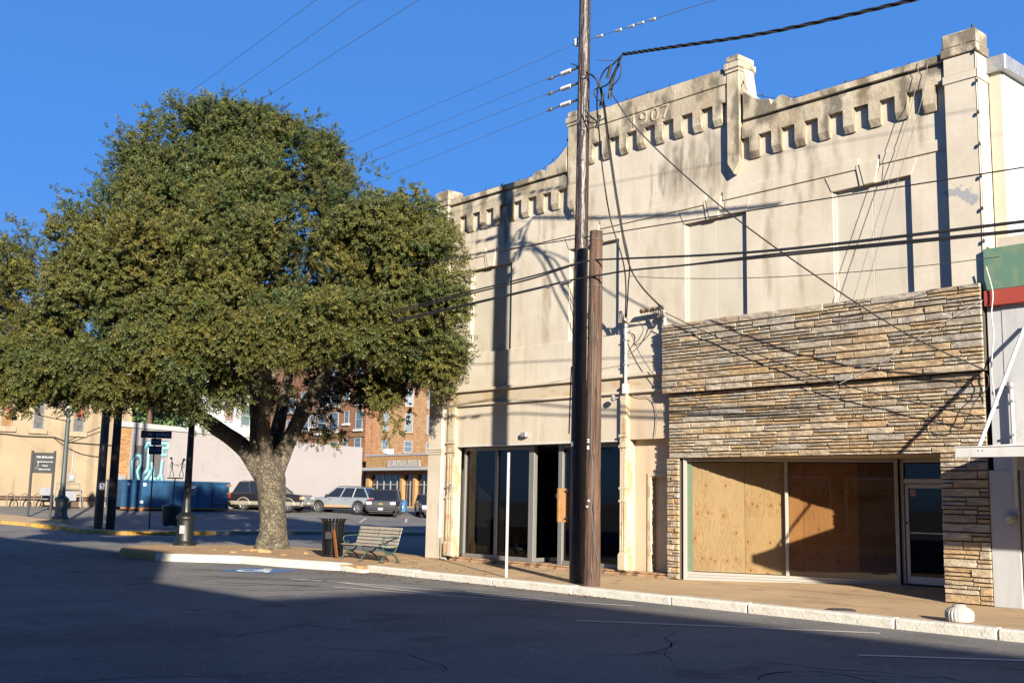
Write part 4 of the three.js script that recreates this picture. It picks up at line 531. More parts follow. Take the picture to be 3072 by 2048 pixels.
{
  const Z = (l, z = PZ) => l.map(([x, y]) => onZ(x, y, z)), ext = (a, b, x) => { const t = (x - a.x) / (b.x - a.x); return V3(x, a.y + (b.y - a.y) * t, a.z + (b.z - a.z) * t); };
  for (const [a, b] of [[[1708, 140], [1038, 431]], [[1648, 233], [1020, 490]], [[1648, 279], [1046, 512]], [[1648, 331], [1118, 543]]]) { const [p, q] = Z([a, b]); wire(sag(p, ext(p, q, -42), 0.0, 4), 0.006, 'thin wire running from tall tarred pole away over the oak', 'line wires beyond the tarred pole', M.wireGrey); }
  for (const [a, b] of [[[947, 0], [562, 281]], [[1084, 0], [679, 287]], [[1254, 0], [771, 307]]]) { const [p, q] = Z([a, b], 6); wire([ext(p, q, p.x + 7), p, q, q.clone().addScaledVector(q.clone().sub(p), 0.22)], 0.007, 'high thin wire slanting down behind the crown of the oak', 'high wires over the oak', M.wireGrey); }
  { const [p, q] = Z([[1715, 135], [2142, 0]]); wire([p, q, ext(p, q, 24)], 0.007, 'thin bare wire rising right from the top of the tarred pole', null, M.wireGrey); const d = q.clone().sub(p); const k = thing('wire_splices', 'row of grey splice clamps on the bare wire beside the tarred pole', 'clamps'); for (const t of [0.1, 0.22, 0.36, 0.45, 0.52, 0.6]) part('clamp', at(cbox(-0.09, 0.09, -0.03, 0.03, -0.025, 0.025, 0.01), ...p.clone().addScaledVector(d, t).toArray(), 0, 0, Math.atan2(d.y, d.x)), M.galv, k); }
  { // twisted service cable
    const c = new THREE.CatmullRomCurve3([...Z([[1868, 163], [2000, 143], [2299, 98], [2736, 0], [2950, -55]])]), t = thing('twisted_cable', 'thick black twisted power cable rising right against the sky', 'cable');
    for (let s = 0; s < 3; s++) { const l = []; for (let i = 0; i <= 120; i++) { const p = c.getPoint(i / 120), a = i * 0.55 + s * 2.094; p.y += Math.cos(a) * 0.022; p.z += Math.sin(a) * 0.022; l.push(p); } part('strand', tube(l, 0.019, 5, 240), M.wire, t); }
    const J = Z([[1868, 163], [1858, 172]]); const loops = [[[1868, 163], [1840, 192], [1815, 210], [1800, 240], [1800, 262]], [[1866, 166], [1850, 200], [1838, 225], [1826, 250], [1805, 262]], [[1866, 166], [1856, 195], [1835, 240], [1830, 262], [1828, 298]], [[1860, 185], [1863, 220], [1850, 245], [1832, 262]], [[1715, 190], [1745, 205], [1772, 224], [1790, 240], [1800, 262]], [[1752, 235], [1770, 222], [1788, 236], [1796, 262]], [[1800, 262], [1784, 270], [1786, 290], [1808, 309]], [[1753, 330], [1770, 345], [1785, 358], [1793, 365]], [[1753, 345], [1772, 352], [1788, 362]], [[1755, 362], [1778, 369], [1800, 362], [1818, 352]]];
    loops.forEach((l, i) => part('tail', tube(Z(l, PZ + 0.05 + (i % 4) * 0.05), i < 3 ? 0.02 : 0.014, 5), M.wire, t)); part('sleeve', [[1828, 215], [1838, 240], [1832, 275], [1806, 300], [1795, 365]].map(([x, y]) => { const p = onZ(x, y, PZ + 0.1); return bar([p.x - 0.05, p.y - 0.14, p.z], [p.x + 0.05, p.y + 0.14, p.z], 0.035, 7); }), M.wire, t); part('tail', tube(Z([[1860, 182], [1800, 180], [1790, 178]]), 0.01, 4), M.wireGrey, t);
  }
  const Zl = (l, z0, z1) => { const n = l.length - 1; return l.map(([x, y], i) => onZ(x, y, lerp(z0, z1, i / n))); };
  wire(Z([[1200, 800], [1428, 762], [1713, 718], [2300, 624], [3072, 502], [3300, 466]], 2.85), 0.013, 'single thin wire strung level past both poles under the window heads', null);
  for (const o of [0, 7]) wire(Z([[1180, 940 - o], [1424, 878 - o], [1602, 834 - o], [1764, 782], [1798, 779], [2272, 754 + o * 0.3], [3072, 663 + o * 0.4], [3300, 636]], 3.3), 0.02, 'dark communications cable bound to the brown pole top', 'upper cable pair at the brown pole');
  for (const o of [0, 6]) wire(Z([[1180, 962 + o], [1428, 906 + o * 0.6], [1607, 865 + o * 0.4], [1719, 839], [1796, 826], [1888, 811], [2050, 796], [2272, 768 + o], [3072, 689 + o * 0.6], [3300, 665]], 3.35), 0.02, 'dark communications cable with a splice case by the brown pole', 'lower cable pair at the brown pole');
  single('splice_case', (() => { const p = onZ(1685, 851, 3.35), q = onZ(1712, 843, 3.35); return [bar(p, q, 0.045, 10), bar(onZ(1640, 862, 3.35), onZ(1650, 859, 3.35), 0.03, 8)]; })(), M.wireGrey, 'grey splice case hanging on the lower cable beside the poles', 'splice case');
  wire(Zl([[1828, 268], [1894, 366], [2142, 601], [2481, 849], [2742, 1012], [2958, 1110]], 2.9, 0.25), 0.016, 'long black service wire slanting from the pole across the facade to the stone corner', null);
  for (const l of [[[1793, 262], [1791, 319], [1797, 390], [1807, 500], [1831, 653], [1870, 786], [1878, 860], [1876, 955]], [[1804, 262], [1814, 319], [1823, 415], [1838, 500], [1862, 663], [1888, 786], [1885, 860], [1880, 950]], [[1800, 262], [1812, 330], [1826, 440], [1856, 640], [1890, 800], [1923, 857], [1950, 888], [1984, 922]], [[1803, 262], [1816, 330], [1830, 440], [1862, 650], [1893, 806], [1935, 870], [1992, 926]]]) wire(Zl(l, 2.9, 0.22), 0.017, 'black service drop hanging from the tarred pole to the facade masts', 'service drops to the facade');
  wire(Zl([[1990, 935], [2150, 1010], [2500, 1146], [2950, 1252]], 0.3, 0.25), 0.011, 'black wire slung down across the stone front from the insulator rack', null); wire(Zl([[1888, 828], [2000, 834], [2300, 832], [2743, 800], [3000, 770]], 2.6, 0.5), 0.008, 'very thin wire sagging gently across the facade above the stone', null);
  for (const o of [0, 26]) wire(Zl([[2760 + o, 182], [2740 + o, 300], [2690 + o, 470], [2620 + o, 700], [2560 + o * 1.2, 900]], 0.02, 0.3), 0.006, 'loose thin wire trailing from the parapet down to the stone front', 'trailing parapet wires', M.wireGrey);
  // loose cords over the stone and at the neighbour's corner
  wire([...[[2960, 800], [2980, 880], [2976, 940], [2982, 1000], [2976, 1110], [2985, 1190]].map(([x, y]) => onZ(x, y, 0.16))], 0.012, 'white cord hanging down the pale wall of the neighbour shop', null, M.white); wire([[2950, 900], [2800, 985], [2640, 1090], [2500, 1160]].map(([x, y]) => onZ(x, y, 0.24)), 0.006, 'pale cord slanting down over the stone front from its top corner', null, M.white);
  wire([[2952, 1110], [2966, 1130], [2965, 1160], [2950, 1180], [2930, 1200], [2905, 1250], [2890, 1280], [2830, 1270], [2815, 1255], [2840, 1220], [2880, 1190]].map(([x, y]) => onZ(x, y, 0.2)), 0.009, 'slack loop of black cord hanging on the stone corner', null);
}
{ // service masts on the corner building
  const mk = (px, y0, y1, label, m2) => { const a = onZ(px, y0, -0.02), b = onZ(px + 2, y1, -0.02), t = thing('service_mast', label, 'conduit', [a.x, 0, -0.02]); part('conduit', bar([0, a.y, 0], [0, b.y, 0], 0.036, 12), M.white, t); part('weatherhead', at(lathe([[0, 0.12], [0.05, 0.1], [0.075, 0.02], [0.05, -0.05], [0.038, -0.1]], 12), 0.0, a.y + 0.04, 0.03, 0, 0.5), M.galv, t); part('clamp', [0.3, 0.7].map((q) => cbox(-0.06, 0.06, lerp(b.y, a.y, q), lerp(b.y, a.y, q) + 0.03, -0.1, 0.045, 0.006)), M.galv, t); part('cable_tail', [-1, 0, 1].map((k) => tube([[k * 0.02, a.y, 0.07], [k * 0.05, a.y - 0.06, 0.12], [k * 0.06 + 0.02, a.y + 0.1, 0.18], [k * 0.03, a.y + 0.25, 0.2]], 0.012, 5)), M.wire, t); part('fitting_box', cbox(-0.07, 0.07, b.y - 0.26, b.y, -0.07, 0.07, 0.02), m2, t); return t; };
  mk(1878, 966, 1150, 'white conduit mast ending at the steel beam above the iron column', M.white); mk(1995, 948, 1140, 'white conduit mast with rusty box at the edge of the stone', M.rust);
  const r = thing('insulator_rack', 'rack of four brown spool insulators on the wall above the stone corner', 'insulators', [0, 0, 0]); const a = onZ(1922, 934, 0.05), b = onZ(1988, 922, 0.05); part('rod', bar(a, b, 0.02, 6), M.rust, r); for (let i = 0; i < 4; i++) { const p = a.clone().lerp(b, 0.1 + i * 0.27), g = lathe([[0.02, -0.06], [0.06, -0.05], [0.035, 0], [0.06, 0.05], [0.02, 0.06]], 10); g.rotateZ(Math.PI / 2); part('spool', at(g, p.x, p.y, p.z), mat(0.14, 0.08, 0.05, { roughness: 0.35 }), r); }
  wire([[1885, 970], [1905, 960], [1930, 985], [1915, 1020], [1900, 1035], [1920, 1030], [1950, 1000], [1975, 950]].map(([x, y]) => onZ(x, y, 0.12)), 0.01, 'slack black cable loop between the two white masts', null); wire([[1888, 990], [1920, 1060], [1955, 1115], [1975, 1140]].map(([x, y]) => onZ(x, y, 0.03)), 0.008, 'thin black cord slanting down the wall between the masts', null);
  wire([[1890, 1180], [1920, 1190], [1950, 1192], [1966, 1215], [1970, 1260], [1965, 1310]].map(([x, y]) => onZ(x, y, -0.08)), 0.008, 'grey cord drooping down the peach panel beside the stone', null, M.wireGrey);
}

// ---------------------------------------------------------------- street furniture near the shops
{ // perforated sign post without a sign
  const p = onY(1517, 1732, 0), t = thing('sign_post', 'bare perforated white steel sign post standing by the kerb', 'sign post', [p.x, 0, p.z - 0.02], 0.6), h = 2.76, w = 0.028;
  part('tube', [cbox(-w, w, -0.05, h, -w, w, 0.006)], mat(0.55, 0.56, 0.57, { metalness: 0.35, roughness: 0.45 }), t); const holes = []; for (let y = 0.06; y < h - 0.02; y += 0.0254 * 2) { for (const r of [0, Math.PI / 2]) { const g = new THREE.CircleGeometry(0.0075, 8); g.translate(0, y, w + 0.0008); g.rotateY(r); holes.push(g); } } part('hole', holes, M.black, t, 'stuff'); part('bolt', [at(new THREE.CylinderGeometry(0.012, 0.012, 0.07, 6), 0.01, h - 0.06, 0.02, 0, 0, Math.PI / 2), at(new THREE.CylinderGeometry(0.012, 0.012, 0.05, 6), 0.01, h - 0.4, 0.02, 0, 0, Math.PI / 2)], M.galv, t);
}
{ // slatted litter bin
  const p = onY(970, 1672, 0.03), t = thing('litter_bin', 'black slatted steel litter bin with flared top beside the bench', 'litter bin', [p.x, 0.02, p.z - 0.28]), n = 22;
  for (let i = 0; i < n; i++) { const a = i / n * 2 * Math.PI; const g = new THREE.BufferGeometry(), w = 0.048, th = 0.008, pr = [[0.27, 0.05], [0.29, 0.12], [0.292, 0.86], [0.305, 0.96], [0.34, 1.04], [0.385, 1.07], [0.40, 1.06]], pos = []; const V = (k, s, o) => V3(pr[k][0] + o, pr[k][1], s * w * (0.5 + pr[k][0] * 0.35)); for (let k = 0; k < pr.length - 1; k++) { const f = [V(k, -1, 0), V(k, 1, 0), V(k + 1, 1, 0), V(k + 1, -1, 0)], b = [V(k, -1, -th), V(k, 1, -th), V(k + 1, 1, -th), V(k + 1, -1, -th)]; for (const q of [[f[0], f[2], f[1]], [f[0], f[3], f[2]], [b[0], b[1], b[2]], [b[0], b[2], b[3]], [f[0], b[0], b[3]], [f[0], b[3], f[3]], [f[1], b[2], b[1]], [f[1], f[2], b[2]]]) for (const v of q) pos.push(v.x, v.y, v.z); } g.setAttribute('position', new THREE.Float32BufferAttribute(pos, 3)); g.computeVertexNormals(); g.rotateY(a); part('slat', g, new THREE.MeshPhysicalMaterial({ color: col(0.006, 0.006, 0.007), roughness: 0.22, specularIntensity: 0.5, side: THREE.DoubleSide }), t); }
  part('hoop', [0.08, 0.5, 0.94].map((y) => at(new THREE.TorusGeometry(y > 0.9 ? 0.297 : 0.278, 0.012, 5, 30), 0, y, 0, 0, Math.PI / 2)), M.black, t); part('liner', lathe([[0, 0.1], [0.24, 0.1], [0.25, 0.9], [0.27, 0.97], [0.3, 1.0], [0.27, 0.98], [0.23, 0.9], [0.22, 0.2], [0, 0.2]], 24), new THREE.MeshStandardMaterial({ color: col(0.015, 0.015, 0.015), roughness: 0.6, side: THREE.DoubleSide }), t); part('plaque', at(cbox(-0.1, 0.1, -0.1, 0.1, 0, 0.01, 0.01), 0.16, 0.62, 0.24, 0.6), M.blackMatte, t); part('foot', [0, 1, 2].map((i) => at(new THREE.CylinderGeometry(0.03, 0.04, 0.06, 10), Math.cos(i * 2.1) * 0.2, 0.02, Math.sin(i * 2.1) * 0.2)), M.black, t);
  const a = onY(1010, 1677, 0.02), b = V3(p.x + 0.37, 0.80, p.z - 0.05); const d = b.clone().sub(a), g = cbox(-0.05, 0.05, 0, d.length(), -0.02, 0.02, 0.004); g.applyQuaternion(new THREE.Quaternion().setFromUnitVectors(V3(0, 1, 0), d.clone().normalize())); g.translate(a.x, a.y, a.z); single('wooden_plank', g, mat(0.40, 0.20, 0.075, { map: scaled(T.ply, 1, 1) }), 'short orange-brown plank leaning on the black litter bin', 'plank');
}
{ // bench
  const t = thing('bench', 'weathered slatted bench with green cast-iron arms and legs', 'bench', [0.62, 0.015, 2.5], 0.03), iron = mat(0.03, 0.062, 0.046, { roughness: 0.5, map: scaled(T.speck, 3) });
  const slat = new THREE.MeshStandardMaterial({ map: scaled(T.kerb, 1.3), color: col(0.5, 0.47, 0.43), roughness: 0.9 });
  for (const x of [-0.88, 0, 0.88]) { const f = (l, r = 0.021) => tube(l.map(([z, y]) => [x, y, z]), r, 6);
    const e = part('end_frame', [f([[0.27, 0.02], [0.24, 0.1], [0.13, 0.2], [0, 0.235], [-0.12, 0.2], [-0.24, 0.1], [-0.28, 0.02]]), f([[0.25, 0.41], [0.2, 0.32], [0.1, 0.26], [0, 0.24], [-0.1, 0.26], [-0.19, 0.33], [-0.22, 0.42]]), f([[0.25, 0.405], [0, 0.375], [-0.22, 0.385]], 0.018), f([[-0.21, 0.38], [-0.25, 0.5], [-0.33, 0.8], [-0.345, 0.86]], 0.022), cbox(x - 0.035, x + 0.035, 0, 0.025, 0.22, 0.34, 0.006), cbox(x - 0.035, x + 0.035, 0, 0.025, -0.35, -0.23, 0.006), at(new THREE.TorusGeometry(0.03, 0.012, 5, 10), x, 0.24, 0, Math.PI / 2)], iron, t);
    if (x) part('armrest', [f([[-0.28, 0.64], [-0.15, 0.66], [0.05, 0.65], [0.18, 0.64], [0.24, 0.6], [0.24, 0.52], [0.2, 0.47], [0.26, 0.41], [0.33, 0.43]], 0.02), f([[0.2, 0.47], [0.12, 0.45], [0.08, 0.48], [0.1, 0.52]], 0.014)], iron, e); }
  for (let i = 0; i < 5; i++) { const z = 0.25 - i * 0.105, y = 0.425 - Math.sin(i / 4 * Math.PI) * 0.022; part('seat_slat', cbox(-0.93, 0.93, y - 0.012, y + 0.014, z - 0.044, z + 0.044, 0.006), slat, t); }
  for (let i = 0; i < 5; i++) { const y = 0.49 + i * 0.092, z = -0.215 - (y - 0.42) * 0.3; part('back_slat', at(cbox(-0.93, 0.93, -0.039, 0.039, -0.012, 0.012, 0.006), 0, y, z, 0, -0.28), slat, t); }
}
{ // fluted concrete bollard base, valve cover
  const p = onY(2862, 1868, 0), g = lathe([[0, 0], [0.19, 0], [0.215, 0.03], [0.225, 0.1], [0.215, 0.16], [0.17, 0.205], [0.11, 0.225], [0.105, 0.24], [0.085, 0.265], [0, 0.27]], 96), q = g.attributes.position; for (let i = 0; i < q.count; i++) { const x = q.getX(i), z = q.getZ(i), y = q.getY(i), r = Math.hypot(x, z); if (r > 0.12) { const k = 1 - 0.08 * smooth(0.02, 0.06, y) * smooth(0.21, 0.17, y) * Math.pow(0.5 + 0.5 * Math.cos(Math.atan2(z, x) * 24), 2); q.setX(i, x * k); q.setZ(i, z * k); } } g.computeVertexNormals(); g.scale(0.95, 1, 0.95);
  const o = single('fluted_planter', metreUV(g), mat(0.44, 0.42, 0.37, { map: scaled(T.speck, 1) }), 'squat white fluted concrete stump on the sidewalk edge near stone pillar', 'concrete stump'); o.position.set(p.x, 0.0, p.z - 0.2);
  const c = onY(2524, 1831, 0), v = single('valve_cover', [at(new THREE.CylinderGeometry(0.24, 0.245, 0.02, 24), c.x, 0.008, c.z), at(new THREE.TorusGeometry(0.2, 0.008, 4, 24), c.x, 0.019, c.z, 0, Math.PI / 2)], mat(0.05, 0.042, 0.035, { roughness: 0.7 }), 'dark round iron cover set in the tan sidewalk before the boarded window', 'utility cover');
}
{ // leaf litter in the gutter and on the sidewalk, and chalky scuffs
  const R = rng(12), n = 900, g = new THREE.PlaneGeometry(0.045, 0.022), o = new THREE.InstancedMesh(g, mat(0.15, 0.085, 0.035, { side: THREE.DoubleSide }), n), q = new THREE.Object3D();
  for (let i = 0; i < n; i++) { const gut = i < 620; let x, y, z; if (gut) { x = 1.5 + Math.pow(R(), 1.6) * 9; z = KERB_Z + 0.04 + Math.pow(R(), 2) * 1.3 * (x < 6 ? 1 : 0.35); y = -0.142; } else { x = -1 + R() * 10; z = 0.1 + R() * 3.2; y = 0.02; } q.position.set(x, y, z); q.rotation.set(-Math.PI / 2 + (R() - 0.5) * 0.7, (R() - 0.5) * 0.7, R() * 6.3); q.scale.setScalar(0.7 + R() * 0.8); q.updateMatrix(); o.setMatrixAt(i, q.matrix); o.setColorAt(i, col(0.5 + R() * 1.2, 0.5 + R() * 0.8, 0.5 + R() * 0.5)); }
  shadowed(o); o.name = 'leaf_litter'; o.userData.kind = 'stuff'; tag(o, 'dry brown fallen leaves scattered along the gutter and sidewalk', 'leaves'); scene.add(o);
}

// ---------------------------------------------------------------- the live oak on the corner
{
  const base = onGround(815, 1652, 0.15), vd = V3(base.x - EYE.x, 0, base.z - EYE.z).normalize(); base.addScaledVector(vd, 0.42);
  const right = V3(-vd.z, 0, vd.x), D = Math.hypot(base.x - EYE.x, base.z - EYE.z);
  const t = thing('oak_tree', 'spreading evergreen oak with lichened trunk on the street corner', 'tree', [base.x, base.y - 0.05, base.z]);
  // local frame: u right as seen from the street, y up, w away from the street
  const loc = (u, y, w) => right.clone().multiplyScalar(u).addScaledVector(vd, w).setY(y);
  const px = (x, y, w = 0) => { const d = ray(x, y), c = V3(base.x, 0, base.z).addScaledVector(vd, w), k = (c.clone().sub(EYE).setY(0).dot(vd)) / (d.x * vd.x + d.z * vd.z), p = EYE.clone().addScaledVector(d, k); return p.sub(t.position); };
  const R = rng(2024);
  const trunk = part('trunk', taperTube([loc(0, -0.3, 0), loc(0, 0.25, 0), loc(0.0, 0.7, 0), px(815, 1540), px(810, 1450), px(800, 1400), px(795, 1365)], [0.72, 0.53, 0.455, 0.43, 0.42, 0.46, 0.5, 0.42], 28, 44, 0.16, 7), M.bark, t);
  const limbs = [
    [[[790, 1420, 0], [730, 1345, 0.1], [665, 1295, 0.2], [600, 1250, 0.3], [520, 1215, 0.5], [420, 1120, 0.8], [300, 1000, 0.6]], [0.36, 0.27, 0.24, 0.21, 0.18, 0.13, 0.05]],
    [[[800, 1420, 0], [775, 1330, -0.1], [770, 1240, 0.2], [760, 1130, 0.6], [700, 950, 0.9], [640, 700, 0.8], [600, 420, 0.4]], [0.36, 0.27, 0.24, 0.2, 0.16, 0.11, 0.03]],
    [[[820, 1420, 0], [860, 1335, 0.1], [900, 1250, 0.2], [950, 1160, 0.3], [1030, 1050, 0.2], [1150, 900, -0.3], [1290, 800, -0.8]], [0.36, 0.26, 0.24, 0.2, 0.16, 0.1, 0.04]],
    [[[815, 1400, 0.1], [830, 1300, 0.9], [850, 1200, 1.8], [880, 1060, 3.0], [950, 850, 4.2]], [0.3, 0.24, 0.19, 0.13, 0.05]],
    [[[805, 1400, -0.1], [790, 1290, -0.9], [800, 1180, -1.8], [790, 1060, -3.0], [740, 900, -4.4]], [0.26, 0.2, 0.17, 0.12, 0.05]],
    [[[770, 1245, 0.2], [820, 1130, 0.6], [880, 960, 0.9], [960, 700, 0.8], [980, 500, 0.5]], [0.2, 0.16, 0.13, 0.08, 0.03]],
    [[[560, 1232, 0.4], [480, 1190, -0.6], [360, 1130, -2.0], [200, 1000, -3.0]], [0.16, 0.13, 0.09, 0.03]],
    [[[930, 1200, 0.25], [1020, 1130, 1.0], [1130, 1060, 1.6], [1270, 980, 1.8]], [0.16, 0.12, 0.09, 0.03]],
  ].map(([p, r]) => { const pts = p.map(([x, y, w]) => px(x, y, w)); part('limb', taperTube(pts, r, 12, 34, 0.14, Math.round(p[1][0])), M.bark, t); return pts; });
  // crown envelope: height above ground -> middle u, half width (read off the silhouette)
  const E = [[4.3, -1.3, 6.5], [5.2, -1.4, 7.0], [6.5, -1.45, 7.3], [8.0, -1.45, 7.1], [9.2, -1.4, 6.4], [10.1, -1.2, 5.1], [11.0, -1.3, 3.8], [11.7, -1.65, 3.25], [12.2, -1.9, 3.15], [12.8, -1.7, 2.75], [13.4, -1.75, 2.0], [13.85, -2.15, 0.9]];
  const env = (y) => { if (y <= E[0][0]) return [E[0][1], E[0][2]]; for (let i = 1; i < E.length; i++) if (y < E[i][0]) { const k = (y - E[i - 1][0]) / (E[i][0] - E[i - 1][0]); return [lerp(E[i - 1][1], E[i][1], k), lerp(E[i - 1][2], E[i][2], k)]; } return [-1.7, 0.3]; };
  const clumps = [];
  for (let tries = 0; clumps.length < 780 && tries < 16000; tries++) { // clumps of twigs spread over the shell, fewer within
    const y = 4.9 + Math.pow(R(), 1.05) * 8.9, [cu, hw] = env(y), a = R() * 2 * Math.PI; if (y < 6.1 && Math.cos(a) > 0.1 && Math.sin(a) < 0.6) continue; const shell = R() < 0.72; let f = shell ? 0.78 + R() * 0.26 : 0.3 + R() * 0.45; if (!shell && y < 6.6) continue;
    if (Math.cos(a) > 0 && Math.sin(a) < 0.2) f *= 1 + 0.3 * Math.cos(a) * (y < 10 ? 1 : 0.4); f *= 0.8 + 0.4 * fbm(Math.cos(a) * 3 + 5, Math.sin(a) * 3 + y * 0.8, 33, 3);
    const u = cu + Math.cos(a) * hw * f, w = 0.2 + Math.sin(a) * hw * 0.84 * f, rr = 0.3 + R() * 0.42;
    if (Math.cos(a) > 0.25 && y > 9.8 && y < 12.8 && R() < 0.6) continue;               // thinner upper right side
    const wp = loc(u, y, w).add(t.position); if (wp.x > -0.8 && wp.z < rr * 0.9 + 0.15) continue;                       // keeps clear of the corner building
    if (fbm(u * 0.55 + 20, y * 0.75 + w * 0.45, 91, 2) < (y > 9.6 ? 0.42 : 0.37)) continue;
    if (clumps.some((c) => Math.hypot(c.u - u, (c.y - y) * 1.3, c.w - w) < 0.36)) continue;
    clumps.push({ u, y, w, r: rr, out: loc(Math.cos(a), 0.25, Math.sin(a)).normalize(), low: y < 6.2 });
  }
  // fringe hanging under the rim, seen in the photograph
  for (const [x, y, w, r] of [[60, 1140, -2, 0.5], [30, 1180, -2, 0.4], [150, 1130, -2.5, 0.5], [260, 1160, -2, 0.55], [330, 1190, -1.5, 0.35], [430, 1150, -2, 0.6], [620, 1180, -3, 0.55], [600, 1230, -3, 0.38], [540, 1170, -2.5, 0.55], [700, 1190, -3, 0.4], [690, 1130, -4, 0.5], [1165, 1190, -1, 0.32], [1172, 1240, -1, 0.24], [1178, 1290, -1, 0.2], [940, 1285, 0.4, 0.42], [1000, 1300, 0.4, 0.35], [970, 1260, 0.3, 0.3], [1320, 1170, -4.5, 0.5], [1290, 1215, -4, 0.3], [1380, 1120, -5.5, 0.5], [1400, 1040, -5.5, 0.6], [1420, 940, -5.8, 0.6], [1415, 860, -5.8, 0.6], [1430, 1000, -5.9, 0.5], [1425, 910, -5.9, 0.5], [1405, 800, -5.7, 0.5], [1410, 1070, -5.8, 0.5], [1370, 850, -5.4, 0.7], [1380, 950, -5.4, 0.7], [1300, 650, -4.6, 0.5], [1290, 720, -4.4, 0.6], [1270, 620, -4.2, 0.5], [1240, 590, -3.9, 0.5], [1250, 680, -4, 0.6], [1360, 760, -5.2, 0.6], [1320, 700, -5, 0.6], [1360, 900, -5, 0.7], [1350, 1000, -5, 0.7], [1330, 1080, -4.8, 0.7], [1330, 820, -4.8, 0.7], [1390, 990, -5.5, 0.5], [20, 1090, -2, 0.6], [110, 1180, -2, 0.3], [1340, 1205, -4.5, 0.25], [380, 1110, -3, 0.6], [840, 1150, -4.5, 0.3]]) { const p = px(x, y, w < -3.4 || w > -0.05 ? w : -4.8), wq = p.clone().add(t.position); if (wq.x > -0.5 && wq.z < r * 0.9 + 0.1) continue; clumps.push({ u: p.dot(right), y: p.y, w: p.dot(vd), r, out: loc(0.2, -0.6, -1).normalize(), low: true, bare: x > 1200 }); }
  for (const [x, y] of [[1100, 490], [1140, 520], [1230, 560], [1060, 510], [1010, 430]]) { const p = px(x, y, 0); clumps.push({ u: p.dot(right), y: p.y, w: p.dot(vd), r: 0.32, out: V3(0, 1, 0), low: false, thin: true }); }
  for (let i = 0; i < 80; i++) { // low skirt towards the street, with the hollow that shows the fork left open
    const u = -8.2 + R() * 13.4; const hol = u > -2.4 && u < 5, w = -6.3 * Math.sqrt(Math.max(0, 1 - Math.pow((u + 1.45) / 8.2, 2))) - R() * 0.5, y = (hol ? (u > 1.4 ? 5.7 : 5.35) : 3.85 + 1.3 * fbm(u * 0.9 + 7, 2, 61, 2)) + R() * 1.1, wq = loc(u, y, w).add(t.position); if (wq.x > -0.5 && wq.z < 0.6) continue; clumps.push({ u, y, w, r: 0.35 + R() * 0.3, out: loc(0, -0.6, -1).normalize(), low: true }); }
  { const edge = [[560, 1230], [620, 1290], [700, 1370], [800, 1415], [900, 1438], [1050, 1435], [1150, 1390], [1220, 1310]], xr = (y) => { for (let i = 1; i < edge.length; i++) if (y <= edge[i][0]) return lerp(edge[i - 1][1], edge[i][1], (y - edge[i - 1][0]) / (edge[i][0] - edge[i - 1][0])); return 1300; };
    for (let i = 0; i < 110; i++) { const y = 620 + R() * 560, r = 0.26 + R() * 0.26, x = xr(y) - r * 95 - R() * 190 - 40 * fbm(y * 0.02, 3, 9, 2), w = x > 1300 ? -6.2 - R() * 0.9 : -4.8 - R() * 1.4, p = px(x, y, w), wq = p.clone().add(t.position); if ((x < 1300 && y > 1080) || (wq.x > -0.5 && wq.z < r * 0.9 + 0.15)) continue; clumps.push({ u: p.dot(right), y: p.y, w: p.dot(vd), r, out: loc(0.8, 0.1, -0.6).normalize(), low: y > 1000, bare: true }); } }
  // single sprigs standing out of the outline
  for (let i = 0; i < 800; i++) { const y = 5 + R() * 8.9, [cu, hw] = env(y), a = R() * 6.283, f = 0.92 + R() * 0.17, u = cu + Math.cos(a) * hw * f, w = 0.2 + Math.sin(a) * hw * 0.84 * f, wq = loc(u, y, w).add(t.position); if (wq.x > -0.6 && wq.z < 0.8) continue; clumps.push({ u, y, w, r: 0.3, out: loc(Math.cos(a), 0.5 + R() * 0.8, Math.sin(a)).normalize(), low: false, sprig: 0.5 + R() * 0.9 }); }
  for (let i = 0; i < 90; i++) { const u = -8.6 + R() * 14, w = -6.4 * Math.sqrt(Math.max(0, 1 - Math.pow((u + 1.45) / 8.4, 2))) * (0.6 + 0.45 * R()), y = 4.1 + R() * 0.9, wq = loc(u, y, w).add(t.position); if ((u > -2.4 && u < 2.4) || (u > 2.4 && R() < 0.6) || (wq.x > -0.6 && wq.z < 0.8)) continue; clumps.push({ u, y, w, r: 0.3, out: loc((R() - 0.5) * 0.6, -1, (R() - 0.5) * 0.6).normalize(), low: false, sprig: 0.4 + R() * 0.7 }); }
  // twig sprays: leaves on a short stem, four kinds
  const leafG = (seed) => { const r = rng(seed), pos = [], n = 15; for (let i = 0; i < n; i++) { const s = 0.02 + i / n * 0.17, a = i * 2.4 + r(), dir = V3(Math.cos(a), 0.35 + r() * 0.5, Math.sin(a)).normalize(), o = V3((r() - 0.5) * 0.03, s, (r() - 0.5) * 0.03), L = 0.05 + r() * 0.034, W = 0.0135 + r() * 0.0065, sd = dir.clone().cross(V3(r() - 0.5, 1, r() - 0.5)).normalize().multiplyScalar(W), up = sd.clone().cross(dir).normalize().multiplyScalar(0.005); const b = o, m1 = o.clone().addScaledVector(dir, L * 0.55).add(sd).add(up), m2 = o.clone().addScaledVector(dir, L * 0.55).sub(sd).add(up), e = o.clone().addScaledVector(dir, L), mid = o.clone().addScaledVector(dir, L * 0.55); for (const q of [b, m1, mid, m1, e, mid, b, mid, m2, mid, e, m2]) pos.push(q.x, q.y, q.z); }
    const g = new THREE.BufferGeometry(); g.setAttribute('position', new THREE.Float32BufferAttribute(pos, 3)); g.computeVertexNormals(); return g; };
  const leafM = new THREE.MeshPhysicalMaterial({ color: col(1, 1, 1), roughness: 0.5, transmission: 0.12, thickness: 0, side: THREE.DoubleSide, specularIntensity: 0.45 });
  const mats = [[], [], [], []], cols = [[], [], [], []], q = new THREE.Object3D(), up = V3(0, 1, 0), stems = [];
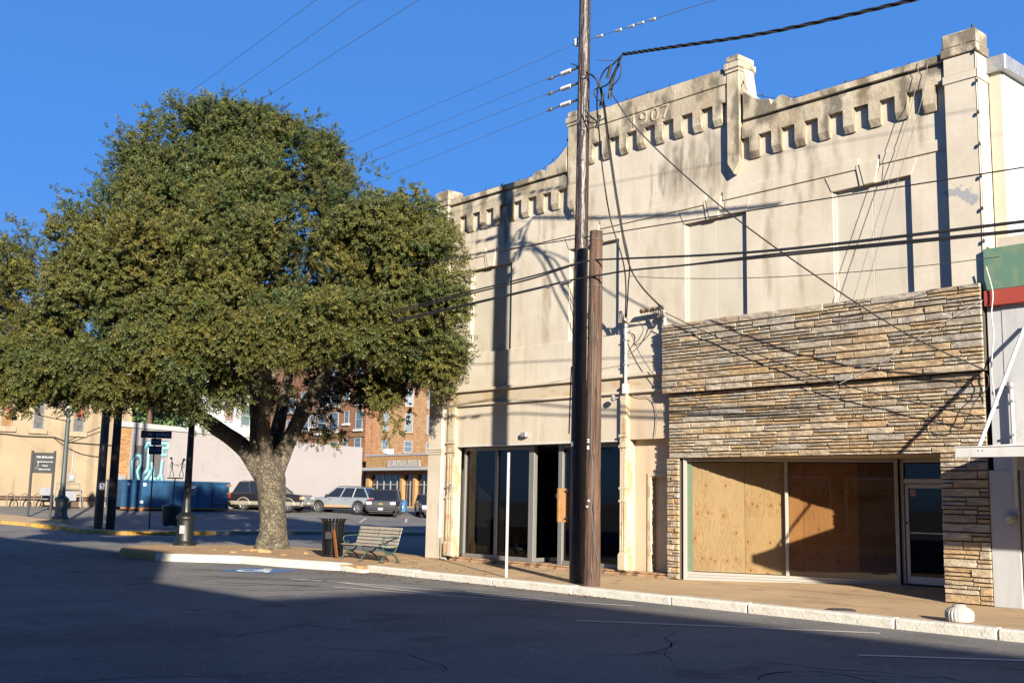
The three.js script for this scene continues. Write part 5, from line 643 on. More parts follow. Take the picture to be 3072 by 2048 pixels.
  for (const c of clumps) { const n = c.sprig ? 14 : Math.round((c.thin ? 55 : 215) * Math.pow(c.r / 0.7, 2)), tint = R(), cen = loc(c.u, c.y, c.w);
    for (let i = 0; i < n; i++) { const a = R() * 6.283, z = R() * 2 - 1, s = Math.sqrt(1 - z * z), rad = c.r * (c.thin ? 0.2 + R() : 0.55 + 0.5 * Math.pow(R(), 0.7)), d = V3(Math.cos(a) * s, z * 0.72, Math.sin(a) * s); if (d.y < -0.35 && R() < 0.5) continue; const p = c.sprig ? cen.clone().addScaledVector(c.out, c.sprig * (i / 14 - 0.2)).addScaledVector(d, 0.05) : cen.clone().addScaledVector(d, rad); p.y += (R() - 0.5) * 0.1 - (c.low ? Math.pow(R(), 2) * 0.35 : 0);
      const dir = d.clone().addScaledVector(c.out, 0.6).add(V3((R() - 0.5) * 0.9, (c.low ? -0.5 : 0.15) + (R() - 0.5) * 0.6, (R() - 0.5) * 0.9)).normalize(); q.position.copy(p); q.quaternion.setFromUnitVectors(up, dir); q.rotateY(R() * 6.28); const sc = 0.85 + R() * 0.6; q.scale.set(sc, sc, sc); q.updateMatrix(); const k = Math.floor(R() * 4); mats[k].push(q.matrix.clone()); const b = 0.66 + R() * 0.54, yel = clamp(tint * 0.8 + R() * 0.5 - 0.25 + (c.y < 9.5 ? 0.12 : -0.12)); cols[k].push([lerp(0.056, 0.128, yel) * b, lerp(0.082, 0.114, yel) * b, lerp(0.024, 0.024, yel) * b]); } }
  mats.forEach((l, k) => { const o = shadowed(new THREE.InstancedMesh(leafG(k + 50), leafM, l.length)); l.forEach((m, i) => { o.setMatrixAt(i, m); o.setColorAt(i, col(...cols[k][i])); }); o.name = 'crown'; o.userData.kind = 'stuff'; t.add(o); });
  // lesser branches out to the clumps, and dead twigs hanging in the hollow under the crown
  const ends = limbs.flatMap((l) => { const c = new THREE.CatmullRomCurve3(l); return [0.35, 0.5, 0.65, 0.8, 1].map((k) => c.getPoint(k)); }), br = [];
  for (const c of clumps) { if (c.sprig || c.thin || c.bare || R() < 0.45) continue; const p = loc(c.u, c.y, c.w); let best = ends[0], bd = 1e9; for (const e of ends) { const d = e.distanceTo(p) + Math.max(0, e.y - p.y) * 0.8; if (d < bd) { bd = d; best = e; } } const m = best.clone().lerp(p, 0.5).add(V3((R() - 0.5) * 0.6, 0.25, (R() - 0.5) * 0.6)); if (bd > 2.1) continue; br.push(taperTube([best, m, p], [0.034, 0.02, 0.006], 5, 8)); }
  part('branches', br, mat(0.05, 0.042, 0.032), t, 'stuff');
  const tw = []; for (let i = 0; i < 110; i++) { const x = 690 + R() * 260, y = 985 + R() * 120, a = px(x, y, -2.2 - R() * 2.2), dx = (R() - 0.5) * 0.9 - 0.2, l = 0.5 + R() * 1.1; tw.push(taperTube([a, a.clone().add(right.clone().multiplyScalar(dx * 0.5)).setY(a.y - l * 0.4), a.clone().add(right.clone().multiplyScalar(dx)).setY(a.y - l)], [0.008, 0.006, 0.002], 4, 6)); } part('dead_twigs', tw, mat(0.17, 0.15, 0.13), t, 'stuff');
  // soil lumps and root flare stones at the foot
  const st = thing('kerb_rubble', 'broken pale stones lying in the soil at the foot of the oak', 'stones'); for (const [x, y, s] of [[760, 1657, 0.16], [790, 1660, 0.2], [735, 1655, 0.12], [700, 1660, 0.1], [920, 1664, 0.1], [850, 1668, 0.09], [640, 1652, 0.09]]) { const p = onGround(x, y, 0.16); part('stone', at(cbox(-s, s, -s * 0.4, s * 0.45, -s * 0.7, s * 0.7, s * 0.25, () => [(R() - 0.5) * s * 0.4, (R() - 0.5) * s * 0.3, (R() - 0.5) * s * 0.4]), p.x, p.y + 0.02, p.z, R() * 3), M.soil, st); }
}

// ---------------------------------------------------------------- the far side of the cross street
const WX = -46.5;
function flatWindow(parent, r, plane, frameM, glassM, name = 'window', lights = 2) { // r = [z or x from, to, y0, y1] on a wall facing +x ('x') or +z ('z')
  const [a, b, y0, y1] = r, w = Math.abs(b - a), h = y1 - y0, g = new THREE.Group(); g.name = name; parent.add(g); const x = plane.x, z = plane.z; if (x !== undefined) { g.position.set(x, y0, (a + b) / 2); g.rotation.y = Math.PI / 2; } else g.position.set((a + b) / 2, y0, z); const f = Math.max(0.06, w * 0.07);
  part('frame', [box(-w / 2, -w / 2 + f, 0, h, -0.02, 0.06), box(w / 2 - f, w / 2, 0, h, -0.02, 0.06), box(-w / 2 + f, w / 2 - f, h - f, h, -0.02, 0.06), box(-w / 2 + f, w / 2 - f, 0, f, -0.02, 0.06), box(-w / 2 + f, w / 2 - f, h / 2 - f * 0.4, h / 2 + f * 0.4, -0.01, 0.055)], frameM, g);
  part('pane', box(-w / 2 + f, w / 2 - f, h / 2 + f * 0.4, h - f, -0.01, 0.012), glassM, g); part('pane', box(-w / 2 + f, w / 2 - f, f, h / 2 - f * 0.4, -0.01, 0.022), lights === 2 ? glassM : lights, g); return g;
}
{ // beige stucco block
  const t = thing('stucco_building', 'stained beige stucco building with three boarded arched windows', 'building'); const stain = new THREE.MeshStandardMaterial({ color: col(0.32, 0.25, 0.16), map: dataTex(512, 512, (u, v) => { const s = fbm(u * 26, v * 2, 7, 5, 26, 2), n = fbm(u * 5, v * 5, 17, 5, 5, 5), k = 0.95 + (n - 0.5) * 0.35; return mix3([k, k, k], [k * 0.62, k * 0.6, k * 0.6], clamp((s - 0.48) * 3.2) * 0.75); }), roughness: 0.95 }); stain.map.repeat.set(0.08, 0.12);
  const zL = onX(-420, 1400, WX).z, zR = onX(396, 1240, WX).z, top = onX(30, 1095, WX).y, py = (x, y) => onX(x, y, WX);
  const wins = [[2, 38, 1190, 1281], [98, 132, 1200, 1288], [217, 252, 1211, 1297]].map(([a, b, y0, y1]) => { const p = py(a, (y0 + y1) / 2), q = py(b, (y0 + y1) / 2); return [p.z, q.z, py((a + b) / 2, y1).y, py((a + b) / 2, y0).y]; });
  part('wall', box(WX - 14, WX, 0.6, top, zR, zL), stain, t); part('coping', cbox(WX - 14.2, WX + 0.08, top, top + 0.18, zR, zL + 0.1, 0.03), stain, t);
  const board = mat(0.26, 0.10, 0.05, { map: scaled(T.stone, 1) }), greyB = mat(0.13, 0.135, 0.14, { map: scaled(T.stone, 0.8) }); wins.forEach((w, i) => { const g = flatWindow(t, w, { x: WX }, mat(0.25, 0.24, 0.21), i === 1 ? greyB : board, 'boarded_window', i === 0 ? mat(0.3, 0.17, 0.07, { map: scaled(T.stone, 1) }) : greyB); const ww = Math.abs(w[1] - w[0]), h = w[3] - w[2]; part('arch_head', (() => { const l = [[-ww / 2 - 0.1, h], [ww / 2 + 0.1, h]]; for (let k = 0; k <= 8; k++) { const a = k / 8 * Math.PI; l.push([(ww / 2 + 0.12) * Math.cos(a), h + 0.02 + 0.26 * Math.sin(a)]); } return extrude(l, 0, 0.09); })(), stain, g); part('sill', cbox(-ww / 2 - 0.22, ww / 2 + 0.22, -0.28, 0, 0, 0.16, 0.02), stain, g); });
  const cable = (l, r = 0.03) => part('wall_cable', tube(l.map(([x, y]) => onX(x, y, WX + 0.1)), r, 4), M.blackMatte, t); cable([[-40, 1300], [10, 1301], [60, 1307], [130, 1310], [165, 1312], [195, 1323], [280, 1332], [395, 1338]]); cable([[160, 1312], [190, 1335], [240, 1360], [310, 1372]], 0.02); cable([[205, 1320], [300, 1280]], 0.015); cable([[205, 1328], [310, 1290]], 0.015); cable([[0, 1210], [100, 1240], [200, 1262]], 0.015);
  part('base_pipe', [bar(onX(-200, 1492, WX + 0.15), onX(395, 1501, WX + 0.15), 0.05, 6), bar(onX(-200, 1484, WX + 0.15), onX(395, 1494, WX + 0.15), 0.03, 6)], mat(0.12, 0.06, 0.04), t);
  const mp = onX(212, 1432, WX); const mb = thing('meter_box', 'pale electric meter box on the stained beige stucco wall', 'meter', [WX, 0, mp.z]); part('box', cbox(0, 0.14, mp.y - 0.25, mp.y + 0.25, -0.2, 0.2, 0.02), M.galv, mb); part('dial', at(new THREE.CylinderGeometry(0.1, 0.1, 0.1, 14), 0.16, mp.y, 0, 0, 0, Math.PI / 2), M.porcelain, mb); part('conduit', [bar([0.06, mp.y + 0.25, 0], [0.06, mp.y + 1.75, 0], 0.03), bar([0.06, mp.y + 1.75, 0], [0.06, mp.y + 1.9, 0.7], 0.03)], M.galv, mb);
}
{ // pink-white wall with mural, and the yellow brick strip
  const t = thing('mural_building', 'pale cracked one-storey building with blue-green lettering mural', 'building'), X = WX + 0.25; const p0 = onX(388, 1400, X), p1 = onX(1084, 1430, X), yb = 0.5; const yl = onX(388, 1282, X).y, yr = onX(1084, 1342, X).y, crackTex = dataTex(768, 384, (u, v) => { const n = fbm(u * 8, v * 5, 3, 5), c1 = Math.abs(fbm(u * 9 + 3, v * 6, 13, 4) - 0.5), c2 = Math.abs(fbm(u * 17, v * 10, 23, 3) - 0.5); let k = 0.97 + (n - 0.5) * 0.14, c = [k, k * 0.985, k * 0.98]; if (c1 < 0.006 && u < 0.62) c = [0.8, 0.77, 0.72]; if (c2 < 0.004 && u < 0.5) c = [0.82, 0.8, 0.76]; const chip = fbm(u * 40, v * 24, 33, 3); if (chip > 0.8) c = [1.05, 0.98, 0.8]; return mix3(c, [0.72, 0.7, 0.68], clamp((fbm(u * 30, v * 3, 43, 4) - 0.6) * 4) * 0.3); });
  const g = side([[p0.z, yb], [p0.z, yl], [p1.z, yr], [p1.z, yb]], X - 13, X), uv = g.attributes.uv; for (let i = 0; i < uv.count; i++) uv.setXY(i, (uv.getX(i) - p0.z) / (p1.z - p0.z), (uv.getY(i) - yb) / 6); part('wall', g, new THREE.MeshStandardMaterial({ map: crackTex, color: col(0.265, 0.25, 0.245), roughness: 0.9 }), t);
  const zb = onX(350, 1400, X).z; part('brick_strip', box(X - 6, X - 0.04, yb, yl + 0.05, p0.z + 0.002, zb), new THREE.MeshStandardMaterial({ map: scaled(T.brick, 0.31), color: col(0.33, 0.2, 0.09), roughness: 0.9 }), t);
  const zq = onX(890, 1320, X).z, yq = lerp(yl, yr, (zq - p0.z) / (p1.z - p0.z)); part('coping', side([[zb, yl + 0.03], [zb, yl + 0.4], [zq, yq + 0.22], [zq, yq + 0.005]], X - 4, X + 0.12), mat(0.30, 0.30, 0.29), t);
  // mural: large interlaced blue-green letter shapes on grey
  const mural = canvasTex(512, 640, (c, w, h) => { c.fillStyle = '#857d7b'; c.fillRect(0, 0, w, h); c.fillStyle = '#504c4b'; c.fillRect(60, 130, 110, 180); c.fillRect(200, 200, 220, 330); c.fillRect(90, 380, 330, 180); const S = (l, wd, s) => { c.strokeStyle = s; c.lineWidth = wd; c.lineCap = 'butt'; c.lineJoin = 'round'; c.beginPath(); l.forEach(([x, y], i) => i ? c.lineTo(x, y) : c.moveTo(x, y)); c.stroke(); };
    const L = [[[70, 640], [50, 420], [40, 330], [90, 250], [150, 260], [160, 350], [110, 440], [140, 520], [220, 630]], [[190, 170], [230, 90], [290, 110], [250, 170], [250, 420], [190, 480], [200, 560], [260, 500], [300, 420]], [[300, 330], [330, 470], [290, 560], [350, 610], [380, 540], [340, 520]], [[410, 90], [510, 90], [500, 150], [430, 150], [430, 230], [490, 230]], [[440, 300], [430, 470], [400, 520], [440, 640]], [[370, 560], [460, 560], [440, 480]]];
    for (const l of L) { S(l, 58, '#142528'); S(l, 48, '#4c8d95'); S(l, 26, '#78a9ae'); S(l.map(([x, y]) => [x - 6, y - 5]), 7, '#b4c6c6'); S(l.map(([x, y]) => [x + 15, y + 10]), 5, '#1f4247'); } });
  const m0 = onX(392, 1300, X), m1 = onX(507, 1300, X), my1 = onX(392, 1302, X).y, my0 = onX(392, 1462, X).y; const mg = plate(Math.abs(m1.z - m0.z), my1 - my0); mg.rotateY(Math.PI / 2); part('mural', at(mg, X + 0.008, (my0 + my1) / 2, (m0.z + m1.z) / 2), new THREE.MeshStandardMaterial({ map: mural, roughness: 0.9 }), t);
  const bm = onX(362, 1434, X + 0.1); part('vent_box', cbox(X, X + 0.3, bm.y - 0.25, bm.y + 0.2, bm.z - 0.25, bm.z + 0.25, 0.02), M.galv, t);
}
{ // white clapboard house or church behind the mural wall
  const X = -66, t = thing('white_house', 'tall white panelled building rising behind the pale mural wall', 'house'), z0 = onX(508, 1250, X).z, z1 = onX(770, 1250, X).z, y1 = onX(600, 1100, X).y, W = mat(0.42, 0.42, 0.42), dk = mat(0.10, 0.13, 0.14, { roughness: 0.2 }); part('wall', box(X - 10, X, 0.7, y1, z1, z0), W, t); for (let i = 0; i < 16; i++) { const z = lerp(z0, z1, (i + 0.5) / 16); part('batten', box(X, X + 0.12, 0.7, y1 - 0.1, z - 0.1, z + 0.1), W, t); }
  part('roof', side([[z0 + 0.6, y1], [(z0 + z1) / 2, y1 + 4], [z1 - 0.6, y1]], X - 10.4, X + 0.5), mat(0.2, 0.19, 0.18), t);
  for (const [a, b, c, d, m] of [[538, 552, 1242, 1290, dk], [622, 636, 1262, 1286, dk], [673, 697, 1200, 1266, mat(0.2, 0.13, 0.11)], [720, 746, 1215, 1279, mat(0.09, 0.13, 0.12, { roughness: 0.3 })]]) { const p = onX(a, c, X), q = onX(b, d, X); flatWindow(t, [p.z, q.z, q.y, p.y], { x: X + 0.13 }, W, m); }
}
{ // brick hotel
  const HX = -77, c0 = onX(1101, 1450, HX), HZ = c0.z, t = thing('brick_hotel', 'tall tan brick hotel block with rows of sash windows', 'hotel'), H = onX(1120, 985, HX).y; const lit = new THREE.MeshStandardMaterial({ map: scaled(T.brick, 0.31), color: col(0.245, 0.158, 0.086), roughness: 0.92 }), dk = new THREE.MeshStandardMaterial({ map: scaled(T.brick, 0.31), color: col(0.26, 0.14, 0.078), roughness: 0.92 });
  part('wall', box(HX - 0.5, HX, 0.5, H, HZ - 40, HZ - 0.002), lit, t); part('wall', box(HX - 45, HX, 0.5, H, HZ, HZ + 0.5), dk, t); part('roof', box(HX - 44.9, HX - 0.51, H - 0.6, H - 0.4, HZ - 39, HZ), dk, t); part('corner_quoin', box(HX, HX + 0.12, 0.5, H, HZ - 1.1, HZ - 0.3), dk, t);
  const fr = mat(0.28, 0.28, 0.27), blind = mat(0.17, 0.19, 0.20, { roughness: 0.15 }), gl = mat(0.09, 0.13, 0.17, { roughness: 0.06 }), paleM = mat(0.25, 0.28, 0.29, { roughness: 0.25 });
  const cols = [[1146, 1164], [1212, 1237], [1279, 1302], [1350, 1375]], rows = [[1322, 1357], [1240, 1297], [1163, 1219], [1092, 1144], [1025, 1075]];
  cols.forEach(([a, b], ci) => rows.forEach(([y0, y1], ri) => { const z0 = onX(a, 1290, HX).z, z1 = onX(b, 1290, HX).z, u0 = onX(1224, y1, HX).y, u1 = onX(1224, y0, HX).y; const w = flatWindow(t, [z0, z1, u0, u1], { x: HX + 0.01 }, ri === 3 ? M.blackMatte : fr, ri === 0 ? gl : ri === 2 && ci === 1 ? paleM : blind, 'sash_window', ri === 1 || ri === 2 ? 2 : gl); part('sill', box(-Math.abs(z1 - z0) / 2 - 0.15, Math.abs(z1 - z0) / 2 + 0.15, -0.16, 0, 0, 0.12), lit, w); }));
  const zf = HZ + 0.51, wins = [[992, 1017, 1162, 1215], [958, 983, 1167, 1219], [1033, 1049, 1158, 1193], [1070, 1088, 1172, 1209], [988, 1014, 1238, 1292], [952, 979, 1242, 1298], [1034, 1046, 1233, 1269], [1068, 1086, 1230, 1286], [1063, 1082, 1313, 1342], [1029, 1041, 1314, 1342], [988, 1014, 1325, 1355], [932, 944, 1244, 1280], [905, 925, 1250, 1290], [905, 925, 1175, 1215], [1070, 1088, 1105, 1150], [992, 1017, 1100, 1146], [860, 885, 1195, 1235], [860, 885, 1260, 1300]];
  for (const [a, b, c, d] of wins) { const p = onZ(a, c, zf), q = onZ(b, d, zf), g = flatWindow(t, [p.x, q.x, Math.min(p.y, q.y), Math.max(p.y, q.y)], { z: zf }, fr, gl, 'sash_window'); part('sill', box(-Math.abs(q.x - p.x) / 2 - 0.25, Math.abs(q.x - p.x) / 2 + 0.25, -0.25, 0, 0, 0.2), M.white, g); }
  for (const py of [1288, 1307]) { const y = onZ(1085, py, zf).y; part('string_course', box(HX - 45, HX + 0.05, y - 0.1, y + 0.1, zf, zf + 0.12), lit, t); }
  const ac = onX(1159, 1354, HX); const u = thing('window_air_conditioner', 'white window air conditioner jutting from a hotel window above the annex', 'air conditioner', [HX, 0, ac.z]); part('case', cbox(0.02, 0.75, ac.y - 0.3, ac.y + 0.28, -0.5, 0.5, 0.04), M.white, u); part('grille', [0, 1, 2, 3].map((i) => box(0.752, 0.765, ac.y - 0.2 + i * 0.11, ac.y - 0.15 + i * 0.11, -0.4, 0.1)), M.galv, u);
  // annex
  const A = thing('hotel_annex', 'single-storey tan brick annex with lettering band and glazed front', 'building'), za = HZ + 1.6, ax0 = onZ(1095, 1450, za).x, ax1 = ax0 + 34, yt = onZ(1096, 1364, za).y, yc = onZ(1096, 1404, za).y, ym = onZ(1120, 1424, za).y; const ab = new THREE.MeshStandardMaterial({ map: scaled(T.brick, 0.31), color: col(0.40, 0.255, 0.115), roughness: 0.9 });
  part('band', box(ax0, ax1, yc, yt - 0.2, za - 4, za), ab, A); part('coping', cbox(ax0 - 0.1, ax1, yt - 0.2, yt, za - 4.1, za + 0.08, 0.02), mat(0.28, 0.29, 0.31), A); part('canopy', cbox(ax0 - 0.4, ax1, yc - 0.32, yc - 0.004, za - 0.5, za + 1.2, 0.02), mat(0.32, 0.33, 0.34), A); part('roof', box(HX + 0.02, ax1, yt - 0.5, yt - 0.4, za - 20, za - 4.02), mat(0.2, 0.2, 0.2), A); part('lintel', box(ax0, ax1, ym, yc - 0.33, za - 0.4, za - 0.05), dk, A);
  for (const [a, b] of [[1096, 1106], [1198, 1206], [1237, 1245], [1310, 1320]]) { const x0 = onZ(a, 1460, za).x, x1 = onZ(b, 1460, za).x; part('pier', cbox(x0, x1, 0.5, ym, za - 0.6, za, 0.02), ab, A); }
  part('glazing', box(ax0 + 0.4, ax1 - 0.4, 0.8, ym, za - 0.5, za - 0.42), M.carGlass, A); for (const px of [1122, 1142, 1162, 1182, 1222, 1263, 1285]) { const x = onZ(px, 1450, za).x; part('mullion', box(x - 0.05, x + 0.05, 0.8, ym, za - 0.42, za - 0.36), M.alu, A); } part('rail', box(ax0 + 0.5, ax1, lerp(0.8, ym, 0.68), lerp(0.8, ym, 0.68) + 0.08, za - 0.415, za - 0.37), M.alu, A); for (const px of [1213, 1221, 1227]) { const p = onZ(px, 1480, za); part('door_pull', bar([p.x, p.y - 0.6, za - 0.3], [p.x, p.y + 1.2, za - 0.3], 0.05), M.chrome, A); }
  const g = text('REDLANDS ANNEX', 0.75, 0.12, fontBold), L0 = onZ(1163, 1397, za), L1 = onZ(1262, 1397, za), gw = g.boundingBox.max.x; g.scale((L1.x - L0.x) / gw, 0.9, 1); part('lettering', at(g, L0.x, onZ(1200, 1400, za).y, za + 0.02), M.alu, A);
  const st = struct('annex_walk', box(ax0 - 5, ax1, 0.5, 0.86, za - 0.4, za + 2.4), M.tan);
}
{ // roll-off skip
  const X = -43.2, a = onX(366, 1441, X), b = onX(688, 1450, X), y0 = groundY(X) + 0.12, y1 = (a.y + b.y) / 2, L = Math.abs(b.z - a.z), t = thing('waste_skip', 'long blue steel roll-off waste container before the mural wall', 'skip', [X, 0, (a.z + b.z) / 2]); const blue = mat(0.014, 0.075, 0.165, { roughness: 0.5, map: scaled(T.speck, 0.5), metalness: 0.1 }), rusty = new THREE.MeshStandardMaterial({ map: scaled(T.rust, 1), color: col(0.55, 0.3, 0.18), roughness: 0.9 });
  part('body', [box(-0.06, 0, y0 + 0.12, y1, -L / 2, L / 2), box(-2.4, -2.34, y0 + 0.12, y1, -L / 2, L / 2), box(-2.34, -0.06, y0 + 0.12, y1, -L / 2, -L / 2 + 0.06), box(-2.34, -0.06, y0 + 0.12, y1, L / 2 - 0.06, L / 2), box(-2.34, -0.06, y0 + 0.12, y0 + 0.2, -L / 2 + 0.06, L / 2 - 0.06)], blue, t); part('top_rail', [cbox(-0.08, 0.06, y1 - 0.06, y1 + 0.08, -L / 2 - 0.04, L / 2 + 0.04, 0.02), cbox(-2.46, -2.32, y1 - 0.06, y1 + 0.08, -L / 2 - 0.04, L / 2 + 0.04, 0.02)], blue, t); for (let i = 0; i < 8; i++) { const z = lerp(-L / 2 + 0.1, L / 2 - 0.1, i / 7); part('rib', cbox(0.001, 0.08, y0 + 0.12, y1 - 0.07, z - 0.06, z + 0.06, 0.012), blue, t); }
  part('skid', [cbox(-0.1, 0.05, y0 - 0.02, y0 + 0.115, -L / 2, L / 2, 0.02)], rusty, t); for (const z of [L / 2 - 0.5, L / 2 - 1.3, L / 2 - 2.9, -L / 2 + 0.4]) part('roller', at(new THREE.CylinderGeometry(0.14, 0.14, 0.2, 12), 0.02, y0 - 0.02, z, 0, 0, Math.PI / 2), rusty, t); for (const f of [0.25, 0.62, 0.92]) part('hinge', cbox(-0.02, 0.12, lerp(y0, y1, f) - 0.08, lerp(y0, y1, f) + 0.08, -L / 2 - 0.1, -L / 2 + 0.2, 0.02), rusty, t); part('latch_bar', bar([0.12, lerp(y0, y1, 0.22), -L / 2], [0.12, lerp(y0, y1, 0.22), -L / 2 + 1.1], 0.03), rusty, t);
  const dec = (z, y, w, h, c) => { const g = plate(w, h); g.rotateY(Math.PI / 2); part('decal', at(g, 0.004, y, z), c, t); }; dec(-L * 0.145, lerp(y0, y1, 0.7), 0.36, 0.55, new THREE.MeshStandardMaterial({ map: canvasTex(64, 96, (c) => { c.fillStyle = '#1b2746'; c.fillRect(0, 0, 64, 96); c.strokeStyle = '#cfd4da'; c.lineWidth = 4; c.strokeRect(3, 3, 58, 90); c.fillStyle = '#b5462f'; c.fillRect(8, 36, 48, 14); c.fillStyle = '#d7dbe0'; c.fillRect(12, 12, 40, 14); c.fillRect(12, 60, 40, 8); }), roughness: 0.5 })); dec(L * 0.32, lerp(y0, y1, 0.25), 0.24, 0.18, M.plateWhite); dec(L * 0.3, lerp(y0, y1, 0.88), 0.2, 0.2, M.plateWhite); dec(L * 0.44, lerp(y0, y1, 0.88), 0.14, 0.2, M.plateWhite);
}

// ---------------------------------------------------------------- lamps, signs and poles at the far corner
function lampPost(p, h, label, shade, dark) {
  const t = thing('street_lamp', label, 'street lamp', [p.x, p.y, p.z]), k = h / 5.2; t.scale.setScalar(k); const iron = dark ? mat(0.009, 0.011, 0.01, { roughness: 0.45, map: scaled(T.speck, 2) }) : mat(0.05, 0.065, 0.062, { roughness: 0.45, map: scaled(T.speck, 2) });
  part('base', [lathe([[0, 0], [0.36, 0], [0.36, 0.06], [0.3, 0.12], [0.27, 0.2], [0.25, 0.72], [0.3, 0.78], [0.3, 0.86], [0.2, 0.93], [0.12, 1.0], [0, 1.0]], 8)], iron, t); if (dark) part('access_plate', at(cbox(-0.08, 0.08, 0.36, 0.6, 0, 0.012, 0.004), 0.19, 0, 0.19, Math.PI / 4), M.galv, t);
  const g = lathe([[0.13, 0.98], [0.115, 1.15], [0.105, 2], [0.085, 4.05], [0.11, 4.08], [0.11, 4.14], [0.07, 4.2], [0.07, 4.26], [0.13, 4.34], [0.14, 4.4], [0, 4.4]], 48), q = g.attributes.position; for (let i = 0; i < q.count; i++) { const y = q.getY(i); if (y > 1.1 && y < 4.04) { const a = Math.atan2(q.getZ(i), q.getX(i)), f = 1 - 0.1 * (0.5 + 0.5 * Math.cos(a * 12)); q.setX(i, q.getX(i) * f); q.setZ(i, q.getZ(i) * f); } } g.computeVertexNormals(); part('shaft', g, iron, t);
  const globe = part('globe', lathe([[0.1, 4.4], [0.17, 4.48], [0.235, 4.66], [0.24, 4.82], [0.2, 4.98], [0.13, 5.06], [0.12, 5.1], [0.08, 5.16], [0, 5.18]], 24), mat(0.46, 0.50, 0.43, { roughness: 0.18 }), t); part('finial', lathe([[0, 5.17], [0.035, 5.18], [0.02, 5.22], [0.028, 5.25], [0, 5.3]], 10), iron, globe); return t;
}
{
  const p1 = onGround(552, 1637, 0.18), d1 = Math.hypot(p1.x - EYE.x, p1.z - EYE.z); lampPost(p1, (1637 - 1137) * d1 / F_PX, 'dark iron street lamp with globe among the oak leaves', null, true); single('lamp_footing', at(new THREE.CylinderGeometry(0.45, 0.5, 0.2, 16), p1.x, p1.y - 0.08, p1.z), M.kerbGrey, 'round concrete footing under the dark street lamp by the oak', 'footing');
  const p2 = onGround(180, 1557, 0.25); lampPost(p2, (1557 - 1216) * Math.hypot(p2.x - EYE.x, p2.z - EYE.z) / F_PX, 'green-grey street lamp with pale acorn globe beside the black board sign', null, false); single('lamp_footing', at(new THREE.CylinderGeometry(0.5, 0.56, 0.26, 16), p2.x, p2.y - 0.12, p2.z), M.tan, 'round concrete footing under the lamp beside the black board sign', 'footing');
  for (const [x, label] of [[292, 'dark bare utility pole with white notice, one of two standing together'], [329, 'dark bare utility pole close behind the one with white notice']]) { const p = onGround(x, 1587, 0.15), t = thing('utility_pole', label, 'utility pole', [p.x, p.y, p.z]); part('shaft', taperTube([[0, -0.2, 0], [0, 4, 0], [0, 8, 0], [0, 15.5, 0]], [0.2, 0.185, 0.165, 0.12], 14, 20, 0.03, x, true), x === 292 ? M.poleTar : M.poleBrown.clone(), t); if (x === 292) { const f = V3(EYE.x - p.x, 0, EYE.z - p.z).normalize(); part('notice', at(plate(0.2, 0.28), f.x * 0.21 - f.z * -0.05, 1.9, f.z * 0.21 + f.x * -0.05, Math.atan2(f.x, f.z)), new THREE.MeshStandardMaterial({ map: canvasTex(64, 96, (c) => { c.fillStyle = '#cdd3da'; c.fillRect(0, 0, 64, 96); c.fillStyle = '#3b4a60'; c.fillRect(14, 12, 36, 30); for (let i = 0; i < 4; i++) c.fillRect(10, 52 + i * 10, 44, 4); }), roughness: 0.8 }), t); } else t.children[0].material.color = col(0.05, 0.034, 0.026); }
  // street-name post
  const s = onGround(446, 1584, 0.15), f = V3(EYE.x - s.x, 0, EYE.z - s.z).normalize(), ry = Math.atan2(f.x, f.z), D = Math.hypot(EYE.x - s.x, EYE.z - s.z), hy = (py) => { const d = ray(460, py), k = D / Math.hypot(d.x, d.z); return EYE.y + d.y * k - s.y; }, wpx = D / F_PX * 1.02;
  const t = thing('street_sign', 'street-name post with brown N. John blade over two dark signs', 'street sign', [s.x, s.y, s.z], ry); part('post', bar([0, -0.05, 0], [0, hy(1295), 0], 0.035, 10), M.blackMatte, t);
  const sign = (cx, cy, w, h, draw, z) => { const W = w * wpx, H = h * wpx, y = hy(cy), x = cx * wpx; const b = part('sign_blade', cbox(x - W / 2, x + W / 2, y - H / 2, y + H / 2, z, z + 0.02, 0.006), M.blackMatte, t); part('face', at(plate(W * 0.98, H * 0.96), x, y, z + 0.022), new THREE.MeshStandardMaterial({ map: canvasTex(256, 96, draw), roughness: 0.6 }), b); };
  sign(3, 1303, 82, 20, (c, w, h) => { c.fillStyle = '#3a1a14'; c.fillRect(0, 0, w, h); c.fillStyle = '#b9c4d8'; c.font = '52px serif'; c.textBaseline = 'middle'; c.textAlign = 'center'; c.fillText('N. John', w * 0.58, h / 2); c.fillStyle = '#59352c'; c.fillRect(12, 26, 46, 44); c.font = '20px sans-serif'; c.fillStyle = '#8d8890'; c.fillText('ST', w * 0.93, h * 0.36); }, 0.04); sign(4, 1325, 28, 19, (c, w, h) => { c.fillStyle = '#15181f'; c.fillRect(0, 0, w, h); c.fillStyle = '#5a6376'; c.fillRect(30, 30, 60, 40); c.fillRect(110, 30, 110, 40); }, 0.04); sign(3, 1350, 35, 23, (c, w, h) => { c.fillStyle = '#121722'; c.fillRect(0, 0, w, h); c.fillStyle = '#44506a'; c.beginPath(); c.moveTo(20, 24); c.lineTo(190, 24); c.lineTo(190, 8); c.lineTo(246, 48); c.lineTo(190, 88); c.lineTo(190, 72); c.lineTo(20, 72); c.fill(); c.fillStyle = '#121722'; c.font = 'bold 30px sans-serif'; c.textBaseline = 'middle'; c.fillText('ONE WAY', 34, 50); }, 0.04);
